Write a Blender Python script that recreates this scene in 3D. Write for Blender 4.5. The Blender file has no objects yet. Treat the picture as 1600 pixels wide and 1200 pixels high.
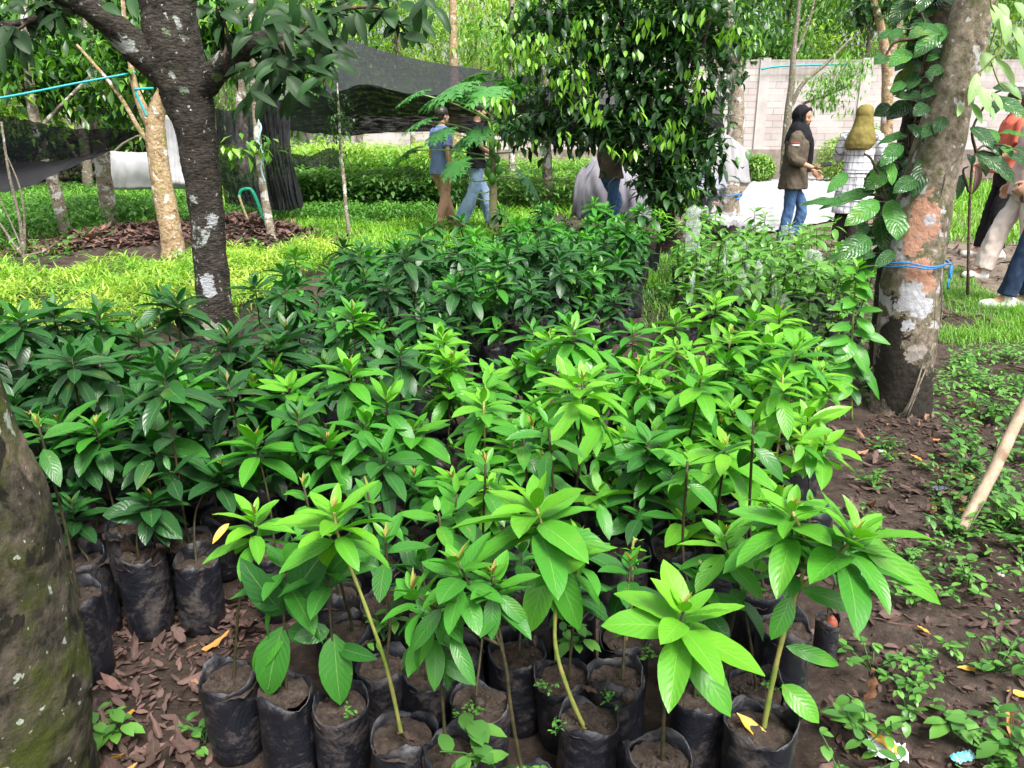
import bpy, math, random
import numpy as np
from mathutils import Vector, Matrix, noise as mnoise

# ------------------------------------------------------------------ camera, sky, sun, exposure
S = bpy.context.scene
col = S.collection
PITCH = math.radians(17.5)
CAM_H = 1.2
FPX = 1200.0
cam_d = bpy.data.cameras.new("camera")
cam_d.sensor_width = 36.0
cam_d.lens = 36.0 * FPX / 1600.0
cam_d.clip_end = 500.0
cam_d.clip_start = 0.02
cam = bpy.data.objects.new("camera", cam_d)
cam.location = (0, 0, CAM_H)
cam.rotation_euler = (math.pi / 2 - PITCH, 0, 0)
col.objects.link(cam)
S.camera = cam

SUN_EL, SUN_ROT = math.radians(58), math.radians(150)
world = bpy.data.worlds.new("World")
S.world = world
world.use_nodes = True
wn = world.node_tree.nodes
wl = world.node_tree.links
bg = wn["Background"]
sky = wn.new("ShaderNodeTexSky")
sky.sky_type = 'NISHITA'
sky.sun_disc = False
sky.sun_elevation = SUN_EL
sky.sun_rotation = SUN_ROT
sky.dust_density = 6.0
sky.air_density = 1.0
sky.ozone_density = 1.0
hs = wn.new("ShaderNodeHueSaturation")          # an overcast sky: hardly any blue left in it
hs.inputs["Saturation"].default_value = 0.25
wl.new(sky.outputs[0], hs.inputs["Color"])
wl.new(hs.outputs[0], bg.inputs["Color"])
bg.inputs["Strength"].default_value = 0.145
sun_d = bpy.data.lights.new("sun", 'SUN')
sun_d.energy = 2.3
sun_d.angle = math.radians(20)
sun_d.color = (1.0, 0.97, 0.90)
sun = bpy.data.objects.new("sun", sun_d)
# sky sun_rotation: 0 = +Y, clockwise seen from above
sdir = Vector((math.sin(SUN_ROT) * math.cos(SUN_EL), math.cos(SUN_ROT) * math.cos(SUN_EL), math.sin(SUN_EL)))
sun.rotation_euler = sdir.to_track_quat('Z', 'Y').to_euler()
col.objects.link(sun)
S.view_settings.view_transform = 'Standard'
S.view_settings.look = 'None'
S.view_settings.exposure = 1.15
S.view_settings.gamma = 1.0
S.cycles.max_bounces = 6
S.cycles.transparent_max_bounces = 12
S.cycles.use_denoising = True

RNG = np.random.default_rng(7)
random.seed(7)
PI = math.pi

# ------------------------------------------------------------------ where a place in the photo stands
CP, SP = math.cos(PITCH), math.sin(PITCH)
def ray(px, py):
    r = (px - 800) / FPX
    u = -(py - 600) / FPX
    return Vector((r, CP + u * SP, -SP + u * CP))
def at_z(px, py, z=0.0):
    d = ray(px, py)
    return Vector((0, 0, CAM_H)) + d * ((z - CAM_H) / d.z)
def at_y(px, py, Y):
    d = ray(px, py)
    return Vector((0, 0, CAM_H)) + d * (Y / d.y)
def pxm(px, py, Y):
    """metres per photo pixel at that spot"""
    return (Y / ray(px, py).y) / FPX

# ------------------------------------------------------------------ materials
def new_mat(name):
    m = bpy.data.materials.new(name)
    m.use_nodes = True
    nt = m.node_tree
    b = nt.nodes["Principled BSDF"]
    return m, nt, b
def N(nt, t, **kw):
    n = nt.nodes.new(t)
    for k, v in kw.items():
        if k.startswith("i_"):
            n.inputs[k[2:]].default_value = v
        else:
            setattr(n, k, v)
    return n
def ramp(nt, fac, stops, interp='LINEAR'):
    r = nt.nodes.new("ShaderNodeValToRGB")
    r.color_ramp.interpolation = interp
    e = r.color_ramp.elements
    while len(e) < len(stops):
        e.new(0.5)
    for el, (p, c) in zip(e, stops):
        el.position = p
        el.color = (*c, 1) if len(c) == 3 else c
    nt.links.new(fac, r.inputs[0])
    return r
def mix(nt, fac, a, b, blend='MIX'):
    m = nt.nodes.new("ShaderNodeMix")
    m.data_type = 'RGBA'
    m.blend_type = blend
    for sock, val in ((m.inputs[0], fac), (m.inputs[6], a), (m.inputs[7], b)):
        if hasattr(val, "links"):
            nt.links.new(val, sock)
        elif isinstance(val, (int, float)):
            sock.default_value = val
        else:
            sock.default_value = (*val, 1) if len(val) == 3 else val
    return m.outputs[2]
def math_n(nt, op, a, b=None, c=None):
    m = nt.nodes.new("ShaderNodeMath")
    m.operation = op
    for k, v in enumerate((a, b, c)):
        if v is None:
            continue
        if hasattr(v, "links"):
            nt.links.new(v, m.inputs[k])
        else:
            m.inputs[k].default_value = v
    return m.outputs[0]
def tex_noise(nt, coord, scale, detail=4, rough=0.55, dist=0.0):
    n = nt.nodes.new("ShaderNodeTexNoise")
    n.inputs["Scale"].default_value = scale
    n.inputs["Detail"].default_value = detail
    n.inputs["Roughness"].default_value = rough
    n.inputs["Distortion"].default_value = dist
    nt.links.new(coord, n.inputs["Vector"])
    return n.outputs["Fac"]
def coord(nt, which="Object", scale=None):
    c = nt.nodes.new("ShaderNodeTexCoord").outputs[which]
    if scale:
        mp = nt.nodes.new("ShaderNodeMapping")
        mp.inputs["Scale"].default_value = scale
        nt.links.new(c, mp.inputs["Vector"])
        c = mp.outputs[0]
    return c
def bump(nt, b, height, strength=0.5, dist=0.01):
    bp = nt.nodes.new("ShaderNodeBump")
    bp.inputs["Strength"].default_value = strength
    bp.inputs["Distance"].default_value = dist
    nt.links.new(height, bp.inputs["Height"])
    nt.links.new(bp.outputs[0], b.inputs["Normal"])

def leaf_mat(name, stops, rough=0.35, transl=0.3, veins=True, spec=0.5, vein_n=9.0, var=0.35, ribs=0.2, green=True):
    """a leaf: colour from the leaf's own age (tint), paler veins, paler underside, light passing through"""
    m, nt, b = new_mat(name)
    L = nt.links
    at = N(nt, "ShaderNodeAttribute", attribute_name="tint")
    oi = N(nt, "ShaderNodeObjectInfo")
    t = math_n(nt, 'ADD', at.outputs["Fac"], math_n(nt, 'MULTIPLY', math_n(nt, 'SUBTRACT', oi.outputs["Random"], 0.5), var))
    colr = ramp(nt, t, stops).outputs[0]
    oc = coord(nt, "Object")
    mott = tex_noise(nt, oc, 28.0, 3)
    colr = mix(nt, math_n(nt, 'MULTIPLY', mott, 0.35), colr, mix(nt, 0.5, colr, (0.02, 0.06, 0.01) if green else (0.05, 0.03, 0.02)))
    if veins:
        uv = coord(nt, "UV")
        sx = nt.nodes.new("ShaderNodeSeparateXYZ"); L.new(uv, sx.inputs[0])
        au = math_n(nt, 'ABSOLUTE', math_n(nt, 'SUBTRACT', sx.outputs[0], 0.5))
        midrib = math_n(nt, 'LESS_THAN', au, 0.016)
        irr = math_n(nt, 'MULTIPLY', math_n(nt, 'SUBTRACT', tex_noise(nt, oc, 30.0, 2), .5), 1.6)
        ph = math_n(nt, 'ADD', irr, math_n(nt, 'SUBTRACT', math_n(nt, 'MULTIPLY', sx.outputs[1], vein_n), math_n(nt, 'MULTIPLY', au, vein_n * 0.55)))
        fr = math_n(nt, 'ABSOLUTE', math_n(nt, 'SUBTRACT', math_n(nt, 'FRACT', ph), 0.5))
        side = math_n(nt, 'LESS_THAN', fr, 0.035)
        v = math_n(nt, 'ADD', math_n(nt, 'MULTIPLY', midrib, 0.5), math_n(nt, 'MULTIPLY', side, 0.12))
        v = math_n(nt, 'MINIMUM', v, 0.6)
        lt = mix(nt, 0.5, colr, (0.30, 0.45, 0.13) if green else (.3, .2, .13))
        colr = mix(nt, v, colr, lt)
        bump(nt, b, math_n(nt, 'SUBTRACT', math_n(nt, 'MULTIPLY', fr, 1.0), math_n(nt, 'MULTIPLY', midrib, 0.6)), ribs, 0.004)
    if veins and green:      # specks and brown scars of the living leaf
        sp = tex_noise(nt, oc, 75.0, 3, .6)
        colr = mix(nt, ramp(nt, sp, [(.70, (0, 0, 0)), (.73, (1, 1, 1))]).outputs[0], colr, (.16, .13, .05))
        ye = tex_noise(nt, oc, 6.5, 3, .5)
        colr = mix(nt, math_n(nt, 'MULTIPLY', ramp(nt, ye, [(.60, (0, 0, 0)), (.75, (1, 1, 1))]).outputs[0], .5), colr, mix(nt, .5, colr, (.30, .36, .03)))
    geo = N(nt, "ShaderNodeNewGeometry")
    back = mix(nt, 0.10, mix(nt, 1.0, colr, (1.35, 1.25, 1.4), 'MULTIPLY'), (0.14, 0.28, 0.08) if green else (.26, .17, .12))
    colr = mix(nt, geo.outputs["Backfacing"], colr, back)
    L.new(colr, b.inputs["Base Color"])
    nt.links.new(math_n(nt, 'ADD', math_n(nt, 'MULTIPLY', math_n(nt, 'SUBTRACT', tex_noise(nt, oc, 14.0, 4), .5), .5), rough), b.inputs["Roughness"])
    b.inputs["Specular IOR Level"].default_value = spec
    tr = N(nt, "ShaderNodeBsdfTranslucent")
    tc = mix(nt, 0.8, colr, mix(nt, 1.0, colr, (1.5, 1.7, 0.4) if green else (1.2, .9, .7), 'MULTIPLY'))
    L.new(tc, tr.inputs["Color"])
    ms = N(nt, "ShaderNodeMixShader")
    ms.inputs[0].default_value = transl
    L.new(b.outputs[0], ms.inputs[1]); L.new(tr.outputs[0], ms.inputs[2])
    L.new(ms.outputs[0], nt.nodes["Material Output"].inputs["Surface"])
    return m

def bark_mat(name, c1, c2, lichen=None, l_amt=0.6, l_scale=9.0, moss=None, m_amt=0.55, c3=None, c3_amt=0.6, rough=0.9, scale=18.0, stretch=0.35, bstr=0.8, soil=0.0, patch=None, p_amt=.62, p_scale=5.0, spots=()):
    m, nt, b = new_mat(name)
    oc = coord(nt, "Object")
    oc2 = coord(nt, "Object", (1, 1, stretch * 3))
    n1 = tex_noise(nt, oc2, scale, 6, 0.65)
    colr = ramp(nt, n1, [(0.33, c1), (0.66, c2)]).outputs[0]
    if c3:
        n3 = tex_noise(nt, oc, p_scale * 1.3, 5, 0.6, 0.4)
        colr = mix(nt, ramp(nt, n3, [(c3_amt - .05, (0, 0, 0)), (c3_amt + .05, (1, 1, 1))]).outputs[0], colr, c3)
    if moss:
        n2 = tex_noise(nt, oc, 7.0, 6, 0.7)
        colr = mix(nt, ramp(nt, n2, [(m_amt - .06, (0, 0, 0)), (m_amt + .1, (1, 1, 1))]).outputs[0], colr, moss)
    if patch:
        n4 = tex_noise(nt, oc, p_scale, 6, 0.55, 0.6)
        colr = mix(nt, ramp(nt, n4, [(p_amt - .012, (0, 0, 0)), (p_amt + .012, (1, 1, 1))]).outputs[0], colr, patch)
    if lichen:
        n5 = tex_noise(nt, oc, l_scale, 8, 0.6, 0.3)
        colr = mix(nt, ramp(nt, n5, [(l_amt - .02, (0, 0, 0)), (l_amt + .02, (1, 1, 1))]).outputs[0], colr, lichen)
        n6 = tex_noise(nt, oc, l_scale * 5, 2, 0.5)
        colr = mix(nt, ramp(nt, n6, [(.68, (0, 0, 0)), (.71, (1, 1, 1))]).outputs[0], colr, lichen)
    for (sx, sy, sz, sr, sc) in spots:          # a blotch with its own place and ragged shape
        vd = nt.nodes.new("ShaderNodeVectorMath"); vd.operation = 'DISTANCE'; nt.links.new(oc, vd.inputs[0]); vd.inputs[1].default_value = (sx, sy, sz)
        ns = tex_noise(nt, oc, 1.6 / sr, 6, 0.7, .5)
        e = math_n(nt, 'SUBTRACT', math_n(nt, 'MULTIPLY', ns, 2.2), math_n(nt, 'DIVIDE', vd.outputs['Value'], sr))
        colr = mix(nt, ramp(nt, e, [(.13, (0, 0, 0)), (.19, (1, 1, 1))]).outputs[0], colr, sc)
    nt.links.new(colr, b.inputs["Base Color"])
    b.inputs["Roughness"].default_value = rough
    b.inputs["Specular IOR Level"].default_value = 0.2
    vo = nt.nodes.new("ShaderNodeTexVoronoi"); vo.feature = 'F1'; vo.inputs["Scale"].default_value = scale * 1.6; nt.links.new(oc2, vo.inputs["Vector"])
    hn = math_n(nt, 'ADD', tex_noise(nt, oc2, scale * 2.2, 8, 0.75), math_n(nt, 'MULTIPLY', vo.outputs['Distance'], -.5))
    bump(nt, b, hn, bstr, 0.02)
    return m

def plain_mat(name, c, rough=0.7, c2=None, scale=30, spec=0.3, bstr=0.0, detail=4, metal=0.0):
    m, nt, b = new_mat(name)
    if c2:
        oc = coord(nt, "Object")
        nz = tex_noise(nt, oc, scale, detail, 0.6)
        cc = ramp(nt, nz, [(0.35, c), (0.65, c2)]).outputs[0]
        nt.links.new(cc, b.inputs["Base Color"])
        if bstr:
            bump(nt, b, nz, bstr, 0.01)
    else:
        b.inputs["Base Color"].default_value = (*c, 1)
    b.inputs["Roughness"].default_value = rough
    b.inputs["Specular IOR Level"].default_value = spec
    b.inputs["Metallic"].default_value = metal
    return m

# ------------------------------------------------------------------ mesh building
class MB:
    def __init__(self):
        self.v, self.f, self.uv, self.t, self.n = [], [], [], [], 0
    def add(self, v, f, uv=None, t=0.5):
        v = np.asarray(v, dtype=np.float32).reshape(-1, 3)
        k = len(v)
        self.v.append(v)
        f = np.asarray(f, dtype=np.int64)
        if f.ndim == 2 and f.shape[1] == 3:
            f = np.concatenate([f, np.full((len(f), 1), -1 - self.n)], 1)
        self.f.append(f + self.n)
        self.uv.append(np.zeros((k, 2), np.float32) if uv is None else np.asarray(uv, np.float32))
        self.t.append(np.full(k, t, np.float32) if np.isscalar(t) else np.asarray(t, np.float32))
        self.n += k
    def mesh(self, name, mat, smooth=True):
        me = bpy.data.meshes.new(name)
        v = np.concatenate(self.v); f = np.concatenate(self.f)
        uv = np.concatenate(self.uv); t = np.concatenate(self.t)
        tri = f[:, 3] < 0
        cnt = np.where(tri, 3, 4)
        st = np.concatenate([[0], np.cumsum(cnt)[:-1]])
        mask = np.ones(f.shape, bool); mask[tri, 3] = False
        loops = f[mask]
        me.vertices.add(len(v)); me.vertices.foreach_set("co", v.ravel())
        me.loops.add(len(loops)); me.loops.foreach_set("vertex_index", loops.astype(np.int32))
        me.polygons.add(len(f))
        me.polygons.foreach_set("loop_start", st.astype(np.int32))
        me.polygons.foreach_set("loop_total", cnt.astype(np.int32))
        me.polygons.foreach_set("use_smooth", np.full(len(f), smooth))
        me.update(calc_edges=True)
        ul = me.uv_layers.new(name="UVMap")
        ul.data.foreach_set("uv", uv[loops].ravel())
        a = me.attributes.new("tint", 'FLOAT', 'POINT')
        a.data.foreach_set("value", t)
        me.validate()
        if mat:
            me.materials.append(mat)
        return me
    def build(self, name, mat, parent=None, smooth=True, loc=None):
        o = bpy.data.objects.new(name, self.mesh(name, mat, smooth))
        col.objects.link(o)
        if parent:
            o.parent = parent
        if loc is not None:
            o.location = loc
        return o

def tag(o, label, cat, group=None):
    o["label"] = label; o["category"] = cat
    if group:
        o["group"] = group
    return o
def thing(name, loc, label, cat, group=None, rz=0.0):
    o = bpy.data.objects.new(name, None)
    o.empty_display_size = 0.1
    col.objects.link(o)
    o.location = loc
    o.rotation_euler = (0, 0, rz)
    return tag(o, label, cat, group)
def kind(o, k):
    o["kind"] = k
    return o
KIDS = {}
def copy_tree(o, parent=None):
    c = o.copy()
    col.objects.link(c)
    if parent:
        c.parent = parent
    for ch in KIDS.get(o.name) or list(o.children):
        copy_tree(ch, c)
    return c
def unit(a):
    a = np.asarray(a, float)
    return a / (np.linalg.norm(a, axis=-1, keepdims=True) + 1e-9)

def leaf_batch(mb, pos, d, up, L, W, droop=0.6, fold=0.25, tint=0.5, nx=2, ny=5, shape="oval", wave=0.0, rng=RNG):
    """many leaves at once: base points, pointing directions, face normals, lengths, widths"""
    pos = np.atleast_2d(np.asarray(pos, float)); n = len(pos)
    d = unit(np.broadcast_to(np.asarray(d, float), (n, 3)))
    up = np.broadcast_to(np.asarray(up, float), (n, 3))
    bs = unit(np.cross(up, d)); nn = unit(np.cross(d, bs))
    A = lambda x: np.broadcast_to(np.asarray(x, float), (n,))[:, None]
    L, W, droop, fold, tint = A(L), A(W), A(droop), A(fold), A(tint)
    droop = np.where(np.abs(droop) < 0.02, 0.02, droop)
    vs = np.linspace(0, 1, ny + 1); ss = np.linspace(-1, 1, nx + 1)
    V, Sg = np.meshgrid(vs, ss, indexing='ij'); V = V.ravel()[None]; Sg = Sg.ravel()[None]
    if shape == "oval":
        w = np.sin(PI * np.clip(V, 0, 1) ** 0.88) ** 0.72 * (1 - 0.08 * V) + 0.03
        w = np.where(V > 0.86, w * (1 - 2.6 * (V - .86)), w)
    elif shape == "lance":
        w = np.sin(PI * V ** 0.7) ** 1.0 * (1 - 0.3 * V) + 0.03
    elif shape == "strap":
        w = (V * 6 + .35).clip(0, 1) * (1 - V ** 2.2) + 0.02
    else:                                       # round
        w = np.sin(PI * V ** 0.75) ** 0.62 + 0.03
    kv = droop * V
    cx = np.sin(kv) / droop
    cz = -(1 - np.cos(kv)) / droop
    half = w * W / 2
    ph = rng.uniform(0, 6.28, (n, 1))
    lift = np.abs(Sg) * half * np.sin(fold) + wave * L * np.sin(V * 17 + ph + Sg * 1.3) * np.abs(Sg)
    lat = Sg * half * np.cos(fold)
    x = cx * L + lift * np.sin(kv)
    z = cz * L + lift * np.cos(kv)
    P = pos[:, None] + x[..., None] * d[:, None] + z[..., None] * nn[:, None] + lat[..., None] * bs[:, None]
    k = (nx + 1) * (ny + 1)
    i, j = np.meshgrid(np.arange(ny), np.arange(nx), indexing='ij')
    a = (i * (nx + 1) + j).ravel()
    q = np.stack([a, a + nx + 1, a + nx + 2, a + 1], 1)
    q = q[:, ::-1]
    F = (q[None] + (np.arange(n) * k)[:, None, None]).reshape(-1, 4)
    uv = np.broadcast_to(np.stack([(Sg[0] + 1) / 2, V[0]], 1)[None], (n, k, 2)).reshape(-1, 2)
    T = np.broadcast_to(tint, (n, k)).reshape(-1)
    mb.add(P.reshape(-1, 3), F, uv, T)

def tube(mb, pts, rad, sides=8, nz=0.0, nscale=6.0, cap=True, seed=0.0, squash=1.0, tint=0.5):
    """a tapering, slightly knobbly tube through the points"""
    pts = [Vector(p) for p in pts]
    n = len(pts)
    if np.isscalar(rad):
        rad = [rad] * n
    tang = []
    for i in range(n):
        a = pts[max(0, i - 1)]; b = pts[min(n - 1, i + 1)]
        tang.append((b - a).normalized())
    ref = Vector((0, 1, 0)) if abs(tang[0].y) < 0.9 else Vector((1, 0, 0))
    side = tang[0].cross(ref).normalized()
    V, UV = [], []
    for i in range(n):
        side = (side - tang[i] * side.dot(tang[i])).normalized()
        bi = tang[i].cross(side)
        for k in range(sides):
            a = 2 * PI * k / sides
            dirv = side * math.cos(a) + bi * math.sin(a) * squash
            r = rad[i]
            p = pts[i] + dirv * r
            if nz:
                q = p * nscale + Vector((seed, seed, 0))
                r *= 1 + nz * mnoise.noise(q) + (nz * .32 * mnoise.noise(q * 3.7) + nz * .22 * mnoise.noise(q * 9.1) if sides > 17 else 0)
                p = pts[i] + dirv * r
            V.append(p); UV.append((k / sides, i / max(1, n - 1)))
    F = []
    for i in range(n - 1):
        for k in range(sides):
            a = i * sides + k; b = i * sides + (k + 1) % sides
            F.append((a, b, b + sides, a + sides))
    base = len(V)
    if cap:
        V += [pts[0], pts[-1]]; UV += [(0, 0), (0, 1)]
    mb.add([tuple(p) for p in V], F, UV, tint)
    if cap:
        off = mb.n - len(V)
        T = []
        for k in range(sides):
            T.append((off + (k + 1) % sides, off + k, off + base, -1))
            T.append((off + (n - 1) * sides + k, off + (n - 1) * sides + (k + 1) % sides, off + base + 1, -1))
        mb.f.append(np.array(T))
def spline(pts, n):
    """Catmull-Rom through the points"""
    P = [np.array(p, float) for p in pts]
    P = [2 * P[0] - P[1]] + P + [2 * P[-1] - P[-2]]
    out = []
    m = len(P) - 3
    for k in range(n):
        u = k / (n - 1) * m
        i = min(int(u), m - 1); t = u - i
        a, b, c, d = P[i:i + 4]
        out.append(tuple(0.5 * ((2 * b) + (-a + c) * t + (2 * a - 5 * b + 4 * c - d) * t * t + (-a + 3 * b - 3 * c + d) * t ** 3)))
    return out
def interp(vals, n):
    return list(np.interp(np.linspace(0, 1, n), np.linspace(0, 1, len(vals)), vals))
# ------------------------------------------------------------------ the materials of the place
LEAF_STOPS = [(0.0, (0.004, 0.034, 0.014)), (0.35, (0.010, 0.085, 0.014)), (0.65, (0.036, 0.215, 0.012)), (1.0, (0.125, 0.370, 0.014))]
M = {}
M['sap_leaf'] = leaf_mat('sapling_leaf', LEAF_STOPS, 0.33, 0.28, var=0.22, spec=.4)
M['young_leaf'] = leaf_mat('young_shoot', [(0, (0.30, 0.16, 0.05)), (0.5, (0.30, 0.26, 0.06)), (1, (0.22, 0.34, 0.05))], 0.4, 0.35)
M['yellow_leaf'] = leaf_mat('yellow_leaf', [(0, (0.50, 0.22, 0.02)), (1, (0.60, 0.42, 0.04))], 0.5, 0.2, green=False)
M['bed_leaf'] = leaf_mat('bed_leaf', [(0, (0.08, 0.26, 0.02)), (0.5, (0.21, 0.42, 0.035)), (1, (0.40, 0.52, 0.08))], 0.4, 0.35, veins=False)
M['tree_leaf'] = leaf_mat('tree_leaf', [(0, (0.008, 0.026, 0.012)), (0.4, (0.016, 0.060, 0.018)), (0.7, (0.07, 0.22, 0.02)), (1, (0.20, 0.42, 0.035))], 0.33, 0.3, veins=False, var=0.05)
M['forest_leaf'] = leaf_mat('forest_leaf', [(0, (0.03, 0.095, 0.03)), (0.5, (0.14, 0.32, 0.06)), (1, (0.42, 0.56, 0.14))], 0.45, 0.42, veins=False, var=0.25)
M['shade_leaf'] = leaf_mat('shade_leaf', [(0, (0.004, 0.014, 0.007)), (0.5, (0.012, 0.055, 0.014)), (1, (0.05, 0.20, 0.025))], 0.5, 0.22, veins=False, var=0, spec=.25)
M['papaya_leaf'] = leaf_mat('papaya_leaf', [(0, (0.02, 0.10, 0.04)), (1, (0.08, 0.30, 0.05))], 0.4, 0.3, veins=False, var=0)
M['coffee_leaf'] = leaf_mat('coffee_leaf', [(0, (0.008, 0.040, 0.014)), (0.5, (0.025, 0.13, 0.02)), (1, (0.08, 0.28, 0.03))], 0.25, 0.2, vein_n=10, ribs=1.0, var=0)
M['vine_leaf'] = leaf_mat('vine_leaf', [(0, (0.08, 0.22, 0.04)), (1, (0.26, 0.42, 0.14))], 0.42, 0.35, var=0)
M['weed_leaf'] = leaf_mat('weed_leaf', [(0, (0.03, 0.12, 0.02)), (1, (0.12, 0.32, 0.04))], 0.4, 0.3, veins=False, var=0.3)
M['grass'] = leaf_mat('grass', [(0, (0.05, 0.17, 0.012)), (1, (0.20, 0.44, 0.025))], 0.45, 0.3, veins=False, var=0)
M['dead_leaf'] = leaf_mat('dead_leaf', [(0, (0.032, 0.021, 0.017)), (0.35, (0.068, 0.045, 0.037)), (0.72, (0.135, 0.085, 0.068)), (0.88, (0.30, 0.15, 0.07)), (1, (0.50, 0.24, 0.05))], 0.7, 0.1, var=0.7, spec=0.25, green=False)
M['stem_dark'] = plain_mat('stem_dark', (0.022, 0.020, 0.010), 0.6, (0.060, 0.052, 0.022), 60)
M['stem_green'] = plain_mat('stem_green', (0.12, 0.20, 0.03), 0.5, (0.30, 0.26, 0.08), 25)
M['stem_twig'] = plain_mat('twig', (0.05, 0.035, 0.025), 0.8, (0.14, 0.10, 0.07), 40)

def bag_material():
    m, nt, b = new_mat('black_plastic_bag')
    oc = coord(nt, "Object")
    oi = N(nt, "ShaderNodeObjectInfo")
    va = nt.nodes.new("ShaderNodeVectorMath"); va.operation = 'ADD'
    sc = nt.nodes.new("ShaderNodeVectorMath"); sc.operation = 'SCALE'; sc.inputs["Scale"].default_value = 9.0
    nt.links.new(oi.outputs["Random"], sc.inputs[0]); nt.links.new(oc, va.inputs[0]); nt.links.new(sc.outputs[0], va.inputs[1])
    v = va.outputs[0]
    mp = nt.nodes.new("ShaderNodeMapping"); mp.inputs["Scale"].default_value = (1, 1, 1.6); nt.links.new(v, mp.inputs["Vector"])
    dust = tex_noise(nt, v, 11, 7, 0.7, 0.5)
    fine = tex_noise(nt, mp.outputs[0], 55, 6, 0.7, 0.4)
    film = ramp(nt, math_n(nt, 'ADD', math_n(nt, 'MULTIPLY', dust, 0.7), math_n(nt, 'MULTIPLY', fine, 0.35)), [(0.52, (0, 0, 0)), (0.66, (1, 1, 1))]).outputs[0]
    c = mix(nt, math_n(nt, 'MULTIPLY', film, 0.62), (0.008, 0.009, 0.014), (0.105, 0.085, 0.075))
    nt.links.new(c, b.inputs["Base Color"])
    nt.links.new(math_n(nt, 'ADD', math_n(nt, 'MULTIPLY', film, 0.35), 0.42), b.inputs["Roughness"])
    wr = tex_noise(nt, v, 14, 8, 0.62, 1.0)
    bump(nt, b, wr, 0.6, 0.015)
    return m
M['bag'] = bag_material()

def soil_material(name, c1, c2, c3, scale=22.0):
    m, nt, b = new_mat(name)
    oc = coord(nt, "Object")
    n1 = tex_noise(nt, oc, scale, 8, 0.7)
    n2 = tex_noise(nt, oc, scale * 0.12, 4, 0.6)
    c = ramp(nt, n1, [(0.30, c1), (0.52, c2), (0.72, c3)]).outputs[0]
    c = mix(nt, ramp(nt, n2, [(0.4, (0, 0, 0)), (0.65, (1, 1, 1))]).outputs[0], c, mix(nt, 1.0, c, (0.66, 0.62, 0.60), 'MULTIPLY'))
    n3 = tex_noise(nt, oc, scale * 9, 2, 0.5)
    c = mix(nt, ramp(nt, n3, [(0.70, (0, 0, 0)), (0.74, (1, 1, 1))]).outputs[0], c, c3)
    nt.links.new(c, b.inputs["Base Color"])
    b.inputs["Roughness"].default_value = 0.92
    b.inputs["Specular IOR Level"].default_value = 0.2
    bump(nt, b, tex_noise(nt, oc, scale * 3, 9, 0.75), 1.0, 0.02)
    return m
M['soil'] = soil_material('garden_soil', (0.032, 0.024, 0.019), (0.082, 0.060, 0.048), (0.16, 0.122, 0.10), 20)
M['pot_soil'] = soil_material('pot_soil', (0.045, 0.032, 0.025), (0.115, 0.085, 0.069), (0.22, 0.17, 0.14), 60)
M['path'] = soil_material('sandy_path', (0.14, 0.115, 0.085), (0.22, 0.18, 0.14), (0.36, 0.30, 0.24), 14)
# ------------------------------------------------------------------ ground
def hgt(x, y):
    """a gently uneven ground"""
    return 0.022 * mnoise.noise(Vector((x * 1.3, y * 1.3, 0))) + 0.010 * mnoise.noise(Vector((x * 6, y * 6, 3)))
def axis(lo, hi, fine_lo, fine_hi, step):
    a = list(np.arange(fine_lo, fine_hi, step))
    x = fine_hi; s = step
    while x < hi:
        a.append(x); s *= 1.25; x += s
    a.append(hi)
    x = fine_lo - step; s = step; b = []
    while x > lo:
        b.append(x); s *= 1.25; x -= s
    b.append(lo)
    return np.array(b[::-1] + a)
def sheet(name, xs, ys, mat, zoff=0.0, amp=1.0, extra=None):
    X, Y = np.meshgrid(xs, ys)
    Z = np.array([[(hgt(x, y) if abs(x) < 12 and -1 < y < 20 else 0.0) * amp for x in xs] for y in ys])
    if extra is not None:
        Z = Z + extra(X, Y)
    nx, ny = len(xs), len(ys)
    i, j = np.meshgrid(np.arange(ny - 1), np.arange(nx - 1), indexing='ij')
    a = (i * nx + j).ravel()
    F = np.stack([a, a + 1, a + nx + 1, a + nx], 1)
    mb = MB(); mb.add(np.stack([X.ravel(), Y.ravel(), Z.ravel() + zoff], 1), F)
    return mb.build(name, mat)
def crumbs(X, Y):
    """clods of soil near the camera"""
    out = np.zeros_like(X)
    for i in range(X.shape[0]):
        for j in range(X.shape[1]):
            if 0.6 < X[i, j] < 4 and Y[i, j] < 5:
                out[i, j] = 0.010 * mnoise.fractal(Vector((X[i, j] * 14, Y[i, j] * 14, 0)), 1.0, 2.0, 3)
    return out
kind(sheet("ground", axis(-220, 220, -3.5, 4.0, 0.035), axis(-60, 260, 0.6, 6.0, 0.035), M['soil'], 0.0, 1.0, crumbs), "structure")

def poly_grid(name, poly, mat, step, zoff):
    """a patch of ground with a ragged outline, laid over the soil"""
    P = np.array(poly)
    x0, y0 = P.min(0); x1, y1 = P.max(0)
    xs = np.arange(x0, x1 + step, step); ys = np.arange(y0, y1 + step, step)
    def inside(x, y):
        c = False; n = len(P)
        for k in range(n):
            xa, ya = P[k]; xb, yb = P[(k + 1) % n]
            if (ya > y) != (yb > y) and x < (xb - xa) * (y - ya) / (yb - ya) + xa:
                c = not c
        return c
    idx = {}; V = []; F = []
    def vid(i, j):
        if (i, j) not in idx:
            x, y = xs[i], ys[j]
            idx[(i, j)] = len(V); V.append((x, y, hgt(x, y) + zoff))
        return idx[(i, j)]
    for i in range(len(xs) - 1):
        for j in range(len(ys) - 1):
            cx, cy = xs[i] + step / 2, ys[j] + step / 2
            w = 0.22 * mnoise.noise(Vector((cx * 3, cy * 3, 9)))
            if inside(cx + w, cy + w):
                F.append((vid(i, j), vid(i + 1, j), vid(i + 1, j + 1), vid(i, j + 1)))
    mb = MB(); mb.add(V, F)
    return kind(mb.build(name, mat), "structure"), inside
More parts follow.
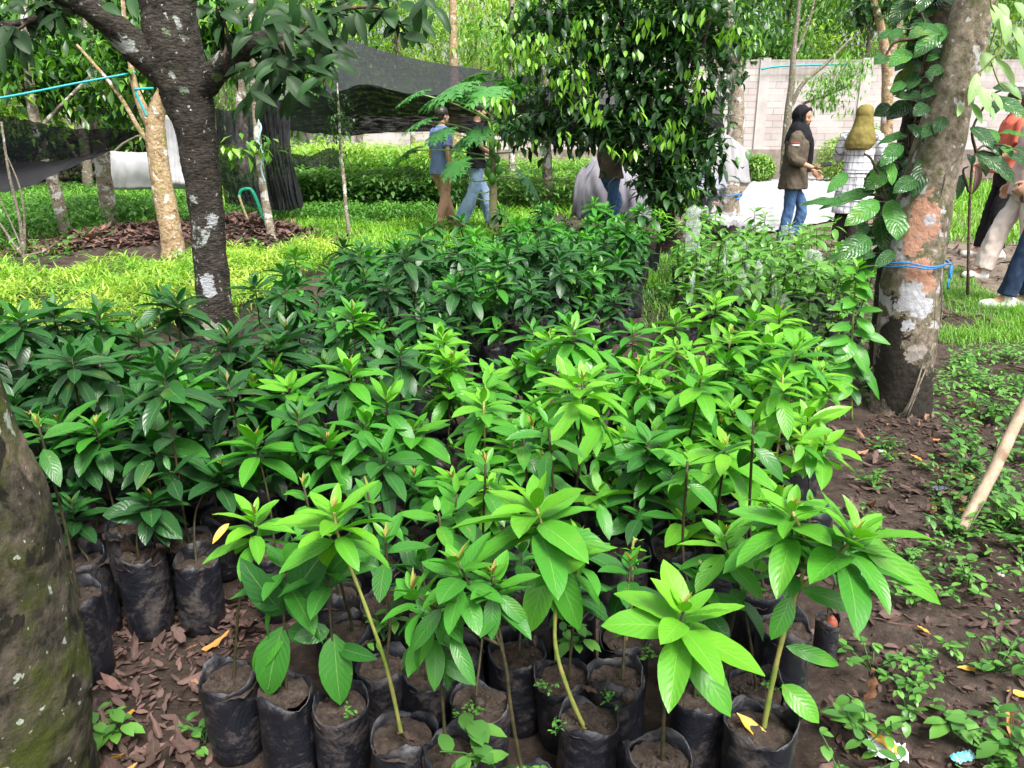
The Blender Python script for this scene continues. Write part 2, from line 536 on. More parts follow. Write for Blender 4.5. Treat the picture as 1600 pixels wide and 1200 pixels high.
def G(px, py):
    p = at_z(px, py); return (p.x, p.y)
path_poly = [G(1480, 480), G(1700, 490), (7.5, 6), (9, 12), (7.5, 17), G(1420, 285), G(1150, 290), G(1030, 340), G(1080, 372), G(1290, 392), G(1450, 395)]
path_o, in_path = poly_grid("path", path_poly, M['path'], 0.09, 0.006)

def in_poly(P, x, y):
    P = np.asarray(P); n = len(P); c = np.zeros(len(x), bool)
    for k in range(n):
        xa, ya = P[k]; xb, yb = P[(k + 1) % n]
        c ^= ((ya > y) != (yb > y)) & (x < (xb - xa) * (y - ya) / (yb - ya + 1e-12) + xa)
    return c
SHEET = [G(1138, 372), G(1210, 378), G(1345, 346), G(1345, 290), G(1320, 272), G(1165, 275), G(1085, 320), G(1075, 360)]
def scatter(poly, n, rng, dens=None):
    P = np.asarray(poly); x0, y0 = P.min(0); x1, y1 = P.max(0)
    out = np.zeros((0, 2))
    while len(out) < n:
        q = rng.uniform((x0, y0), (x1, y1), (n * 2, 2))
        q = q[in_poly(P, q[:, 0], q[:, 1])]
        q = q[~in_poly(SHEET, q[:, 0], q[:, 1])]
        if dens is not None:
            q = q[rng.uniform(size=len(q)) < np.array([dens(a, b) for a, b in q])]
        out = np.concatenate([out, q])
        if len(q) == 0:
            break
    return out[:n]
def dirs_from(az, el):
    return np.stack([np.cos(az) * np.cos(el), np.sin(az) * np.cos(el), np.sin(el)], 1)

def grass(name, poly, n, hmin, hmax, tint, seed, width=0.006, patchy=0.0, mat='grass'):
    rng = np.random.default_rng(seed)
    dens = (lambda a, b: np.clip(0.5 + patchy * 2.2 * mnoise.noise(Vector((a * 1.5, b * 1.5, seed))), 0.02, 1)) if patchy else None
    q = scatter(poly, n, rng, dens)
    n = len(q)
    z = np.array([hgt(a, b) if abs(a) < 12 and b < 20 else 0 for a, b in q])
    az = rng.uniform(0, 2 * PI, n); el = rng.uniform(0.7, 1.5, n)
    d = dirs_from(az, el)
    up = dirs_from(az, el + PI / 2)
    L = rng.uniform(hmin, hmax, n)
    # tufts: neighbouring blades share height and colour
    tuft = np.array([mnoise.noise(Vector((a * 2.2, b * 2.2, seed))) for a, b in q])
    L = L * (1 + 0.8 * tuft)
    mb = MB()
    leaf_batch(mb, np.column_stack([q, z]), d, up, L, width * rng.uniform(.6, 1.4, n), rng.uniform(0.2, 1.6, n), 0.15,
               np.clip(tint + 0.5 * tuft + rng.uniform(-.2, .2, n), 0, 1), 1, 3, "strap", rng=rng)
    return kind(mb.build(name, M[mat]), "stuff")
g1 = [G(330, 398), G(420, 420), G(700, 400), G(860, 352), G(820, 335), G(700, 336), (-3.5, 14.5), G(420, 318), G(330, 345)]
tag(grass("grass", g1, 46000, 0.05, 0.14, 0.85, 1, 0.010, 0.35), "short bright green grass between the seedling beds and the curtain net", "grass")
g1b = [G(-200, 450), G(60, 420), G(230, 380), G(320, 330), G(300, 300), (-14, 22), (-22, 16), (-13, 9)]
tag(grass("grass", g1b, 30000, 0.06, 0.20, 0.45, 2, 0.014, 0.5), "weedy green grass around the pale tree trunks behind the yellow-green bed", "grass")
g2 = [G(1466, 535), G(1470, 430), G(1500, 425), G(1560, 470), G(1640, 500), G(1680, 530), G(1600, 548), G(1500, 548)]
tag(grass("grass", g2, 8000, 0.03, 0.10, 0.4, 3, 0.005, 0.7), "fine green grass beside the lichen-patched leaning trunk and the path", "grass")
g3 = [G(1480, 378), G(1560, 385), (7.5, 9), (14, 11), (14, 27), (6, 27), G(1390, 290)]
tag(grass("grass", g3, 26000, 0.08, 0.26, 0.5, 4, 0.018, 0.3), "taller bright grass beyond the path behind the walkers", "grass")
g4 = [G(1010, 520), G(1110, 520), G(1110, 430), G(1040, 400), G(990, 430)]
tag(grass("grass", g4, 3500, 0.04, 0.12, 0.1, 5, 0.008, 0.2), "dark weedy grass tuft between the two seedling beds", "grass")
g5 = [G(1290, 375), G(1330, 330), G(1260, 262), G(1130, 270), G(1150, 290), G(1250, 300)]
tag(grass("grass", g5, 5000, 0.05, 0.15, 0.7, 6, 0.014, 0.5), "thin grass around the white ground sheet", "grass")
g6 = [(-9, 13.5), (3, 12.5), (12, 17), (14, 27.5), (-12, 27.5)]
tag(grass("grass", g6, 26000, 0.10, 0.30, 0.45, 8, 0.03, 0.2), "rough grass stretching to the foot of the block wall", "grass")

# the bright bed of strap-leaved seedlings
def strap_bed(name, poly, n, seed):
    rng = np.random.default_rng(seed)
    q = scatter(poly, n, rng, lambda a, b: np.clip(.75 + 1.3 * mnoise.noise(Vector((a * 2.6, b * 2.6, 2))), .04, 1))
    n = len(q); hh = np.array([1 + .8 * mnoise.noise(Vector((a * 1.7, b * 1.7, 8))) for a, b in q])
    mb = MB()
    for sub in range(9):
        az = rng.uniform(0, 2 * PI, n); el = rng.uniform(0.15, 1.2, n)
        z = (0.09 + 0.10 * rng.uniform(size=n)) * hh
        off = 0.02 * np.column_stack([np.cos(az), np.sin(az)])
        cl = np.array([mnoise.noise(Vector((a * 2, b * 2, 4))) for a, b in q])
        leaf_batch(mb, np.column_stack([q + off, z + 0.05 * cl]), dirs_from(az, el), dirs_from(az, el + PI / 2), rng.uniform(.05, .135, n) * hh, rng.uniform(.009, .020, n),
                   rng.uniform(.6, 2.0, n), 0.3, np.clip(0.6 + cl * .9 + rng.uniform(-.45, .4, n), 0, 1), 2, 3, "lance", rng=rng)
    for a, b in q[::3]:
        tube(mb, [(a, b, 0), (a + .005, b, .13)], 0.003, 4, cap=False, tint=.2)
    return kind(mb.build(name, M['bed_leaf']), "stuff")
yb = [G(-260, 540), G(-250, 470), G(0, 452), G(170, 438), G(300, 416), G(470, 402), G(560, 415), G(470, 440), G(420, 490), G(300, 520), G(100, 560)]
tag(strap_bed("seedling_bed", yb, 1900, 11), "dense bed of yellow-green strap-leaved seedlings behind the dark trunk", "seedling bed")

# leafy seedling masses further off, in rows under the net
def leafy_mass(name, label, boxes, n, mat, tlo, thi, leaf, seed, cat="seedling bed"):
    rng = np.random.default_rng(seed)
    mb = MB()
    for (x0, x1, y0, y1, z0, z1) in boxes:
        m = int(n * abs((x1 - x0) * (y1 - y0)) / sum(abs((b[1] - b[0]) * (b[3] - b[2])) for b in boxes))
        x = rng.uniform(x0, x1, m); y = rng.uniform(y0, y1, m)
        cl = np.array([mnoise.noise(Vector((a * 2.3, b * 2.3, seed))) for a, b in zip(x, y)])
        top = z1 * (1 + 0.35 * cl)
        z = z0 + (top - z0) * rng.uniform(0, 1, m) ** 0.55
        az = rng.uniform(0, 2 * PI, m); el = rng.uniform(-.5, .9, m)
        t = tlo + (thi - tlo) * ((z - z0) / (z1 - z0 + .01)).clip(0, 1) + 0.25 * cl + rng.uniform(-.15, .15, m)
        leaf_batch(mb, np.column_stack([x, y, z]), dirs_from(az, el), dirs_from(az, el + PI / 2), leaf * rng.uniform(.6, 1.2, m), leaf * .42 * rng.uniform(.6, 1.2, m), rng.uniform(.3, 1.2, m), .3,
                   t.clip(0, 1), 2, 2, "oval", rng=rng)
        for k in range(int(abs((x1 - x0) * (y1 - y0)) * 6)):
            a = rng.uniform(x0, x1); b = rng.uniform(y0, y1)
            tube(mb, [(a, b, 0), (a, b, z1 * .7)], 0.006, 4, cap=False, tint=0)
    return tag(kind(mb.build(name, M[mat]), "stuff"), label, cat)
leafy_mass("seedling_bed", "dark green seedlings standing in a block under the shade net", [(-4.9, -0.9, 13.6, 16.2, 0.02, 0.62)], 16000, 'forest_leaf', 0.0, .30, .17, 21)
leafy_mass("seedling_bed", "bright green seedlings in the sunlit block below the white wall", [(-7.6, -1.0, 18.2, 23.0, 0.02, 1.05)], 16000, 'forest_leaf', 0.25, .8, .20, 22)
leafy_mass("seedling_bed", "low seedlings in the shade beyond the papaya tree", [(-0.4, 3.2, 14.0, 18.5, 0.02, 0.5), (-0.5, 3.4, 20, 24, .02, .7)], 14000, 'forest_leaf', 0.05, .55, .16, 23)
leafy_mass("weeds", "broad-leaved weeds along the foot of the dark curtain net", [(-6.5, -1.2, 12.0, 13.3, 0.0, 0.24)], 7000, 'weed_leaf', 0.1, .6, .09, 24, "weeds")
leafy_mass("weeds", "tangle of weeds under the drooping net beside the pale trunks", [(-9.5, -5.5, 9.5, 14, 0.0, 0.35)], 9000, 'weed_leaf', 0.0, .5, .11, 25, "weeds")
for lab, px, py, w, h, seed, tlo in (("bright yellow-green bush at the foot of the block wall between the two headscarved women", 1312, 272, 1.45, 1.40, 31, .85),
                              ("small bright bush left of the black-headscarved woman, at the foot of the wall", 1185, 262, .8, .85, 32, .6),
                              ("pale feathery bush by the wall behind the olive headscarf", 1350, 250, 1.3, 1.7, 33, .45)):
    p = at_y(px, 284, 24.0)
    rng = np.random.default_rng(seed)
    mb = MB(); n = 2600
    d = unit(rng.normal(size=(n, 3))); r = rng.uniform(.45, 1, n)[:, None] ** .5
    q = d * r * np.array([w / 2, w / 2, h / 2]) * (1 + .25 * np.array([mnoise.noise(Vector(v * 2.5)) for v in d])[:, None]) + (0, 0, h / 2)
    az = np.arctan2(d[:, 1], d[:, 0]) + rng.normal(0, .6, n); el = rng.uniform(-.8, .8, n)
    leaf_batch(mb, q, dirs_from(az, el), dirs_from(az, el + PI / 2), .13, .065, .8, .2, (tlo + rng.uniform(-.25, .3, n)).clip(0, 1), 2, 2, rng=rng)
    t = thing("bush", (p.x, p.y, 0), lab, "bush", "bushes along the block wall")
    mb.build("foliage", M['forest_leaf'], t)
    sb = MB()
    for k in range(7):
        a = rng.uniform(0, 6.28)
        tube(sb, [(0, 0, 0), (.2 * w * math.cos(a), .2 * w * math.sin(a), h * .5)], [.02, .008], 5)
    sb.build("stem", M['stem_twig'], t)

# ------------------------------------------------------------------ the block wall
def wall_material():
    m, nt, b = new_mat("block_wall")
    oc = coord(nt, "Object")
    sx = nt.nodes.new("ShaderNodeSeparateXYZ"); nt.links.new(oc, sx.inputs[0])
    cb = nt.nodes.new("ShaderNodeCombineXYZ"); nt.links.new(sx.outputs[0], cb.inputs[0]); nt.links.new(sx.outputs[2], cb.inputs[1])
    br = nt.nodes.new("ShaderNodeTexBrick"); nt.links.new(cb.outputs[0], br.inputs["Vector"])
    br.inputs["Scale"].default_value = 1.0
    br.inputs["Brick Width"].default_value = 0.62
    br.inputs["Row Height"].default_value = 0.21
    br.inputs["Mortar Size"].default_value = 0.014
    br.inputs["Mortar Smooth"].default_value = 0.3
    br.inputs["Color1"].default_value = (0.39, 0.33, 0.32, 1)
    br.inputs["Color2"].default_value = (0.50, 0.45, 0.44, 1)
    br.inputs["Mortar"].default_value = (0.27, 0.23, 0.22, 1)
    n1 = tex_noise(nt, oc, 1.3, 6, 0.65)
    c = mix(nt, ramp(nt, n1, [(0.45, (0, 0, 0)), (0.62, (1, 1, 1))]).outputs[0], br.outputs[0], mix(nt, 0.75, br.outputs[0], (0.50, 0.46, 0.46)))
    # dirt creeping down from the coping and up from the footing
    z = sx.outputs[2]
    top = math_n(nt, 'MULTIPLY', math_n(nt, 'SUBTRACT', z, 3.2), 1.2)
    dn = math_n(nt, 'ADD', top, math_n(nt, 'MULTIPLY', math_n(nt, 'SUBTRACT', tex_noise(nt, coord(nt, "Object", (3, 3, .35)), 1.6, 6, .7), .5), 2.6))
    c = mix(nt, math_n(nt, 'MULTIPLY', ramp(nt, dn, [(0.1, (0, 0, 0)), (0.9, (1, 1, 1))]).outputs[0], .65), c, (0.21, 0.19, 0.17))
    nt.links.new(c, b.inputs["Base Color"])
    b.inputs["Roughness"].default_value = 0.95
    bump(nt, b, br.outputs["Fac"], -0.4, 0.01)
    return m
WY = 28.0
def box(mb, x0, x1, y0, y1, z0, z1, t=.5):
    v = [(x0, y0, z0), (x1, y0, z0), (x1, y1, z0), (x0, y1, z0), (x0, y0, z1), (x1, y0, z1), (x1, y1, z1), (x0, y1, z1)]
    f = [(0, 3, 2, 1), (4, 5, 6, 7), (0, 1, 5, 4), (1, 2, 6, 5), (2, 3, 7, 6), (3, 0, 4, 7)]
    mb.add(v, f, None, t)
wt = thing("block_wall", (0, WY, 0), "long pale concrete-block wall with pilasters closing off the nursery", "wall")
mb = MB(); box(mb, 2.9, 40, 0, .15, 0.95, 3.85); box(mb, -9.0, 2.9, .004, .146, .95, 2.05); mb.build("blockwork", wall_material(), wt, False)
mb = MB(); box(mb, -9.06, 40.06, -.12, .2, -.05, .95); mb.build("footing", plain_mat("wall_footing", (.16, .13, .11), .95, (.30, .25, .21), 3.0, bstr=.6), wt, False)
pm = plain_mat("pilaster_render", (.40, .36, .35), .9, (.52, .48, .47), 2.0)
for k in range(15):
    px_ = -8.8 + k * 3.45 + .11
    mb = MB(); box(mb, px_ - .17, px_ + .17, -.055, .205, .952, 3.90 if px_ > 2 else 2.1); mb.build("pilaster", pm, wt, False)

# ------------------------------------------------------------------ trees
def crown(mb, centres, n_clump, per, spread, leaf, tlo, thi, rng, droop=(.3, 1.1), shape="oval", wr=.42, down=.5, nx=2, ny=2):
    """twigs with leaves spread through ellipsoids; each twig has its own tint"""
    C, R = np.array([c[:3] for c in centres], float), np.array([c[3:6] for c in centres], float)
    wts = R.prod(1) ** (1 / 1.5); wts /= wts.sum()
    pick = rng.choice(len(C), n_clump, p=wts)
    d = unit(rng.normal(size=(n_clump, 3)))
    r = rng.uniform(.15, 1, n_clump)[:, None] ** .6
    tw = C[pick] + d * r * R[pick]
    tt = rng.uniform(tlo, thi, n_clump)
    base = np.repeat(tw, per, 0); m = len(base)
    p = base + rng.normal(0, spread, (m, 3)) * (1, 1, .6)
    az = rng.uniform(0, 2 * PI, m); el = rng.uniform(-1.1, .6, m) - down * .3
    t = (np.repeat(tt, per) + rng.uniform(-.12, .12, m)).clip(0, 1)
    leaf_batch(mb, p, dirs_from(az, el), dirs_from(az, el + PI / 2), leaf * rng.uniform(.6, 1.15, m), leaf * wr * rng.uniform(.7, 1.15, m),
               rng.uniform(*droop, m), .3, t, nx, ny, shape, rng=rng)

BK = {}
WL = (.46, .48, .50)
def spot(px, py, base, r_px, colr, rad):
    b = at_z(*base); q = at_y(px, py, b.y - rad)
    return (q.x - b.x, q.y - b.y, q.z, r_px * pxm(px, py, b.y), colr)
bs = [spot(x, y, (342, 562), r, cc, .10) for x, y, r, cc in [(333, 345, 15, WL), (352, 347, 13, WL), (345, 360, 8, WL), (322, 440, 12, WL), (326, 455, 11, WL), (345, 452, 10, WL), (350, 449, 8, WL), (327, 515, 15, (.34, .38, .27)), (322, 520, 9, (.42, .46, .36)), (330, 168, 10, (.30, .30, .28)), (288, 140, 8, (.20, .26, .18)), (300, 310, 5, WL), (262, 50, 12, (.20, .26, .16)), (340, 120, 9, (.14, .20, .08)), (370, 85, 14, (.14, .20, .08)), (405, 60, 12, (.16, .20, .09)), (140, 15, 12, (.16, .18, .09)), (355, 480, 6, WL)]]
BK['black'] = bark_mat('black_bark', (.014, .012, .010), (.090, .078, .064), lichen=(.40, .43, .40), l_amt=.62, l_scale=7, scale=26, stretch=.7, bstr=1.0, moss=(.07, .08, .03), m_amt=.62, spots=bs)
ms_ = [(.60, .0, 0, 0, 0)] and []
for (x, y, r, cc) in [(100, 912, 9, (.62, .62, .64)), (112, 935, 9, (.62, .62, .64)), (15, 860, 10, (.30, .40, .32)), (10, 712, 14, (.26, .34, .20)), (135, 1042, 5, (.62, .62, .62)), (60, 902, 7, (.22, .30, .16)), (25, 990, 6, (.20, .32, .12)), (108, 888, 6, (.45, .40, .38))]:
    q = at_y(x, y, .97); ms_.append((q.x + 1.0, q.y - 1.08, q.z, r * pxm(x, y, .97), cc))
BK['moss'] = bark_mat('mossy_bark', (.013, .012, .009), (.125, .105, .078), spots=ms_, lichen=(.36, .40, .33), l_amt=.68, l_scale=11, moss=(.055, .070, .012), m_amt=.49, c3=(.22, .165, .13), c3_amt=.62, patch=(.020, .018, .012), p_amt=.58, scale=30, stretch=.3, p_scale=9)
SAL = (.46, .25, .17); WH = (.50, .50, .53); DKB = (.030, .026, .020)
ps = [spot(x, y, (1410, 640), r, cc, .13) for x, y, r, cc in [(1395, 600, 55, DKB), (1440, 620, 45, DKB), (1385, 530, 42, DKB), (1390, 480, 30, DKB), (1445, 560, 18, (.10, .085, .06)), (1440, 330, 24, SAL), (1430, 365, 26, SAL), (1455, 355, 20, SAL), (1422, 388, 20, SAL), (1462, 330, 14, SAL), (1440, 425, 22, SAL), (1450, 445, 16, SAL), (1458, 300, 12, SAL),
      (1456, 345, 11, WH), (1437, 370, 9, WH), (1425, 462, 22, WH), (1405, 455, 16, WH), (1440, 480, 20, WH), (1412, 485, 14, WH), (1418, 510, 12, WH), (1386, 440, 12, WH), (1430, 555, 14, (.33, .29, .26)), (1445, 548, 10, (.33, .29, .26)), (1503, 35, 14, (.36, .37, .42)), (1490, 60, 8, (.36, .37, .42)), (1500, 215, 11, (.40, .38, .38)), (1480, 128, 6, WH), (1450, 310, 8, WH), (1478, 330, 8, WH), (1505, 250, 12, (.28, .36, .28)), (1475, 270, 12, (.14, .15, .06)), (1455, 280, 14, (.13, .14, .05)), (1470, 240, 10, (.15, .16, .07)), (1440, 310, 12, (.14, .14, .06))]]
BK['patch'] = bark_mat('patchy_bark', (.10, .080, .055), (.36, .30, .23), lichen=(.46, .45, .44), l_amt=.585, l_scale=8, moss=(.10, .105, .045), m_amt=.53, c3=(.055, .042, .03), c3_amt=.60, p_scale=6, scale=26, stretch=.25, rough=.8, spots=ps)
BK['pale'] = bark_mat('pale_bark', (.17, .13, .09), (.38, .33, .27), lichen=(.60, .58, .54), l_amt=.55, l_scale=6.0, moss=(.22, .20, .08), m_amt=.60, c3=(.12, .07, .045), c3_amt=.60, scale=20, p_scale=7)
BK['orange'] = bark_mat('orange_bark', (.26, .17, .09), (.48, .36, .22), lichen=(.62, .60, .55), l_amt=.60, l_scale=8, moss=(.20, .22, .05), m_amt=.60, c3=(.15, .085, .045), c3_amt=.62, scale=18, p_scale=9)
BK['grey'] = bark_mat('grey_bark', (.12, .10, .075), (.26, .23, .18), lichen=(.50, .50, .46), l_amt=.62, l_scale=7, scale=18)
BK['dark'] = bark_mat('dark_bark', (.016, .013, .010), (.06, .045, .032), moss=(.05, .06, .02), m_amt=.6, lichen=(.30, .30, .26), l_amt=.7, l_scale=9, scale=22)

def trunk_px(mb, pts, Y, sides=20, n=40, nz=.10, nscale=7.0, dY=None, seed=0, origin=None):
    """a trunk through (px, py, width in photo px), standing at distance Y (dY: extra distance per point)"""
    P, R = [], []
    for k, (x, y, w) in enumerate(pts):
        yy = Y + (dY[k] if dY else 0)
        P.append(at_y(x, y, yy)); R.append(w / 2 * pxm(x, y, yy) / (1 + (max(-760, min(760, x - 800)) / 1200) ** 2) ** .5)
    P = spline(P, n); R = interp(R, n) if len(set(np.round(np.diff([p[1] for p in pts]), 3))) == 1 else list(np.interp(np.linspace(0, 1, n), np.linspace(0, 1, len(R)), R))
    if origin is not None:
        P = [Vector(p) - Vector(origin) for p in P]
    tube(mb, P, R, sides, nz, nscale, seed=seed)
    return P, R

def base_of(px, py):
    p = at_z(px, py); return p

# the dark, blotched trunk left of the middle
b = base_of(342, 562); O = Vector((b.x, b.y, 0)); Y = b.y
t = thing("fork_tree", O, "black-barked tree with white lichen blotches forking above the saplings", "tree")
mb = MB(); trunk_px(mb, [(344, 585, 74), (342, 545, 64), (336, 480, 57), (328, 390, 54), (319, 290, 56), (304, 200, 68), (290, 140, 84), (272, 70, 92), (262, 0, 88), (258, -60, 80), (262, -220, 72), (272, -420, 64)], Y, 60, 200, .12, 9, origin=O)
mb.build("trunk", BK['black'], t)
mb = MB(); trunk_px(mb, [(285, 130, 60), (240, 95, 62), (190, 52, 52), (140, 12, 44), (90, -12, 36), (30, -30, 28)], Y, 30, 90, .14, 9, dY=[0, -.03, -.1, -.2, -.3, -.4], origin=O, seed=2)
mb.build("branch", BK['black'], t)
mb = MB(); trunk_px(mb, [(120, 6, 30), (85, 22, 17), (45, 33, 13), (0, 38, 11), (-60, 30, 9)], Y, 12, 24, .10, 12, dY=[-.22, -.3, -.35, -.4, -.5], origin=O, seed=3)
mb.build("branch", BK['black'], t)
mb = MB(); trunk_px(mb, [(312, 140, 46), (335, 115, 40), (365, 90, 36), (400, 68, 36), (432, 63, 34), (446, 66, 28)], Y, 30, 80, .16, 9, dY=[0, -.05, -.12, -.2, -.25, -.27], origin=O, seed=4)
mb.build("branch", BK['black'], t)
def leaf_px(mb, bx, by, tx, ty, Yb, Yt, w, tint, droop=.6, fold=.25, nx=4, ny=8, origin=(0, 0, 0), shape="oval", flip=1, wave=.006, lift=0):
    """one leaf whose stalk and tip show at two places of the photo"""
    a = at_y(bx, by, Yb); c = at_y(tx, ty, Yt)
    d = np.array(c - a); L = np.linalg.norm(d); d /= L
    side = np.cross(d, (0, -.75, .65))
    if np.linalg.norm(side) < .1:
        side = np.array((1., 0, 0))
    up = np.cross(side, d)
    if up[2] < 0 and abs(up[2]) > abs(up[1]):
        up = -up
    up = unit(up) + np.array((lift, 0, 0))
    # tip lands where it should: aim a little above so that the droop brings it back
    k = droop
    q = d + unit(up) * (k / 2)
    q = q / np.linalg.norm(q)
    chord = 2 * math.sin(k / 2) / k
    leaf_batch(mb, np.array(a) - np.array(origin), q, unit(np.cross(np.cross(q, up), q)), L / chord, w * pxm(bx, by, Yb), k, fold, tint, nx, ny, shape, wave)
    return a
lm = MB(); tw = MB()
Yn = Y - .25
top_leaves = [(421, 35, 463, 63, .1, 22), (449, 119, 484, 168, .15, 26), (407, 126, 400, 160, .05, 22), (489, 110, 530, 126, .1, 18), (519, 73, 561, 93, .12, 16), (554, 21, 551, 58, .1, 24),
              (533, 21, 494, 38, .45, 18), (575, 21, 577, 38, .4, 20), (606, 14, 617, 45, .55, 24), (624, 7, 655, 21, .5, 20), (627, 35, 666, 38, .05, 18), (631, 56, 668, 67, .02, 22), (620, 40, 600, 60, .08, 18),
              (494, 10, 526, 21, .5, 20), (526, 0, 540, 17, .4, 16), (452, 84, 421, 105, .2, 22), (470, 60, 440, 72, .25, 20), (480, 45, 510, 70, .3, 20), (430, 90, 460, 110, .1, 22), (440, 130, 425, 158, .15, 22),
              (455, 140, 470, 120, .2, 20), (500, 60, 545, 75, .2, 18), (412, 100, 400, 128, .12, 22), (520, 30, 500, 60, .2, 20), (540, 10, 570, -8, .4, 20), (600, 5, 580, -10, .3, 18), (660, -5, 680, 15, .3, 18),
              (20, 40, 5, 72, .05, 26), (28, 50, 48, 85, .08, 26), (60, 20, 52, 60, .1, 24), (10, 10, 40, 22, .12, 22), (75, 5, 100, 30, .15, 20), (0, 60, 20, 95, .05, 22), (40, 0, 15, 15, .1, 20), (160, 8, 190, 25, .4, 18), (205, -5, 215, 30, .45, 18), (345, 20, 380, 40, .15, 22), (365, 55, 345, 80, .12, 20), (330, 10, 310, 30, .1, 22), (350, 0, 385, 5, .2, 20)]
for k, (bx, by, tx, ty, ti, w) in enumerate(top_leaves):
    y0 = Yn - .25 + .25 * random.random()
    leaf_px(lm, bx, by, tx, ty, y0, y0 - .08 + .12 * random.random(), w * 1.05, ti * .75, random.uniform(.3, .9), .3, origin=O)
rng = np.random.default_rng(51)
for tx_pts in ([(446, 66), (470, 50), (510, 20), (545, 5)], [(440, 66), (452, 100), (440, 130)], [(520, 15), (590, 12), (625, 40)], [(500, 28), (500, 75), (489, 110)], [(45, 33), (30, 45), (15, 45)], [(85, 20), (60, 5)], [(350, 95), (355, 50), (340, 10)]):
    P = spline([np.array(at_y(x, y, Yn - .12) - O) for x, y in tx_pts], 10)
    tw = MB(); tube(tw, P, list(np.linspace(.010, .004, 10)), 6); tw.build('twig', M['stem_twig'], t)
    m = 14
    for k in range(m):
        q = np.array(P[rng.integers(3, 10)]) + rng.normal(0, .02, 3)
        az = rng.uniform(0, 6.28); el = rng.uniform(-1.2, .3)
        leaf_batch(lm, q, dirs_from(np.array([az]), np.array([el])), dirs_from(np.array([az]), np.array([el + PI / 2])), rng.uniform(.08, .15), rng.uniform(.035, .055), rng.uniform(.3, 1), .3, rng.uniform(0, .22), 2, 4, rng=rng)
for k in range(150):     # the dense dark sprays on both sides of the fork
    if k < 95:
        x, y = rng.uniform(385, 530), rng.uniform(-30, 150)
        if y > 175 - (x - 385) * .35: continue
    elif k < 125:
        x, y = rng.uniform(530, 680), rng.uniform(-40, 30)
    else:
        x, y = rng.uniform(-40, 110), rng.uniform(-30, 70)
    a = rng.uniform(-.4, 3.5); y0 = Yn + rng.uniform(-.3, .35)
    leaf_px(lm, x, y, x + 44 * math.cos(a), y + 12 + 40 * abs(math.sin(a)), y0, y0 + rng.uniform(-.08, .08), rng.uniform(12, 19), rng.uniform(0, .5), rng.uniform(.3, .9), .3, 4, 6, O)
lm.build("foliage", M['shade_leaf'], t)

# the mossy trunk at the very edge, close to the camera
b = at_z(0, 1300)
O = Vector((-1.0, 1.08, 0))
t = thing("mossy_tree", O, "thick mossy trunk with pale lichen spots close beside the nearest black bags", "tree")
mb = MB()
edge = [(178, 1290), (146, 1180), (140, 1060), (122, 930), (92, 815), (48, 700), (2, 592), (-60, 470), (-120, 360)]
P = []; R = []
for k, (x, y) in enumerate(edge):
    p = at_y(x, y, O.y); r = .185 - .004 * k + (.05 if k == 0 else 0)
    P.append(p - Vector((r + .026 + .004 * k, 0, 0)) - O); R.append(r)
tube(mb, spline(P, 260), interp(R, 260), 90, .075, 5.0, seed=5)
mb.build("trunk", BK['moss'], t)
mb = MB(); P2 = spline([P[-1] - Vector((0, 0, .05)), P[-1] + Vector((-.12, .05, .7)), P[-1] + Vector((-.4, .1, 1.6))], 16)
tube(mb, P2, list(np.linspace(.15, .09, 16)), 20, .12, 6); mb.build("branch", BK['moss'], t)

# the big lichen-patched trunk on the other side
b = base_of(1410, 640); O = Vector((b.x, b.y, 0)); Y = b.y
t = thing("lichen_tree", O, "big leaning trunk with white and salmon lichen patches and a blue rope", "tree")
mb = MB(); trunk_px(mb, [(1405, 662, 118), (1408, 630, 98), (1412, 560, 94), (1420, 480, 96), (1427, 405, 99), (1443, 320, 92), (1463, 240, 84), (1484, 160, 76), (1505, 80, 72), (1524, 0, 70), (1540, -60, 68), (1572, -220, 62), (1605, -420, 56)], Y, 64, 200, .07, 6, origin=O, seed=9)
mb.build("trunk", BK['patch'], t)
mb = MB(); rng = np.random.default_rng(9)
for k in range(8):      # thin roots of the climber running down the bark
    y0 = rng.uniform(250, 420)
    pts = [(np.interp(y, [250, 400, 548, 600, 655], [1492, 1476, 1464, 1446, 1420]) + rng.normal(0, 2.5) - 3 * (k % 3), y) for y in np.linspace(y0, 655, 9)]
    P = spline([np.array(at_y(x - 3 * (k % 4), y, Y - (.055 + .018 * (k % 4)) * (1 + .6 * (y > 590))) - O) for x, y in pts], 24)
    tube(mb, P, .0035, 5)
mb.build("aerial_root", BK['grey'], t)
# the rope round it
def ring(mb, c, rx, ry, tilt, r, n=40):
    P = [Vector((c[0] + rx * math.cos(a), c[1] + ry * math.sin(a), c[2] + tilt * math.cos(a) + .006 * math.sin(5 * a))) for a in np.linspace(0, 2 * PI, n)]
    tube(mb, P, r, 6)
blue_rope = plain_mat('blue_rope', (.02, .16, .42), .6, (.03, .24, .55), 60)
teal_hose = plain_mat('teal_hose', (.01, .26, .30), .4, (.02, .36, .38), 30)
c = at_y(1427, 410, Y); rr = 50 * pxm(1427, 410, Y)
ro = thing("rope", (c.x, c.y, c.z), "blue plastic rope tied round the lichen-patched trunk, with a hanging end", "rope")
mb = MB(); ring(mb, (0, 0, 0), rr * 1.03, rr * 1.03, .008, .0035); ring(mb, (0, 0, .008), rr * 1.035, rr * 1.035, -.004, .003)
tube(mb, spline([(rr * .85, -rr * .62, 0), (rr * .9, -rr * .62, -.04), (rr * .78, -rr * .72, -.07), (rr * .84, -rr * .68, -.10)], 12), .004, 6)
tube(mb, spline([(rr * .85, -rr * .62, 0), (rr * .8, -rr * .7, -.03), (rr * .86, -rr * .66, -.06)], 8), .006, 6)
mb.build("loop", blue_rope, ro)

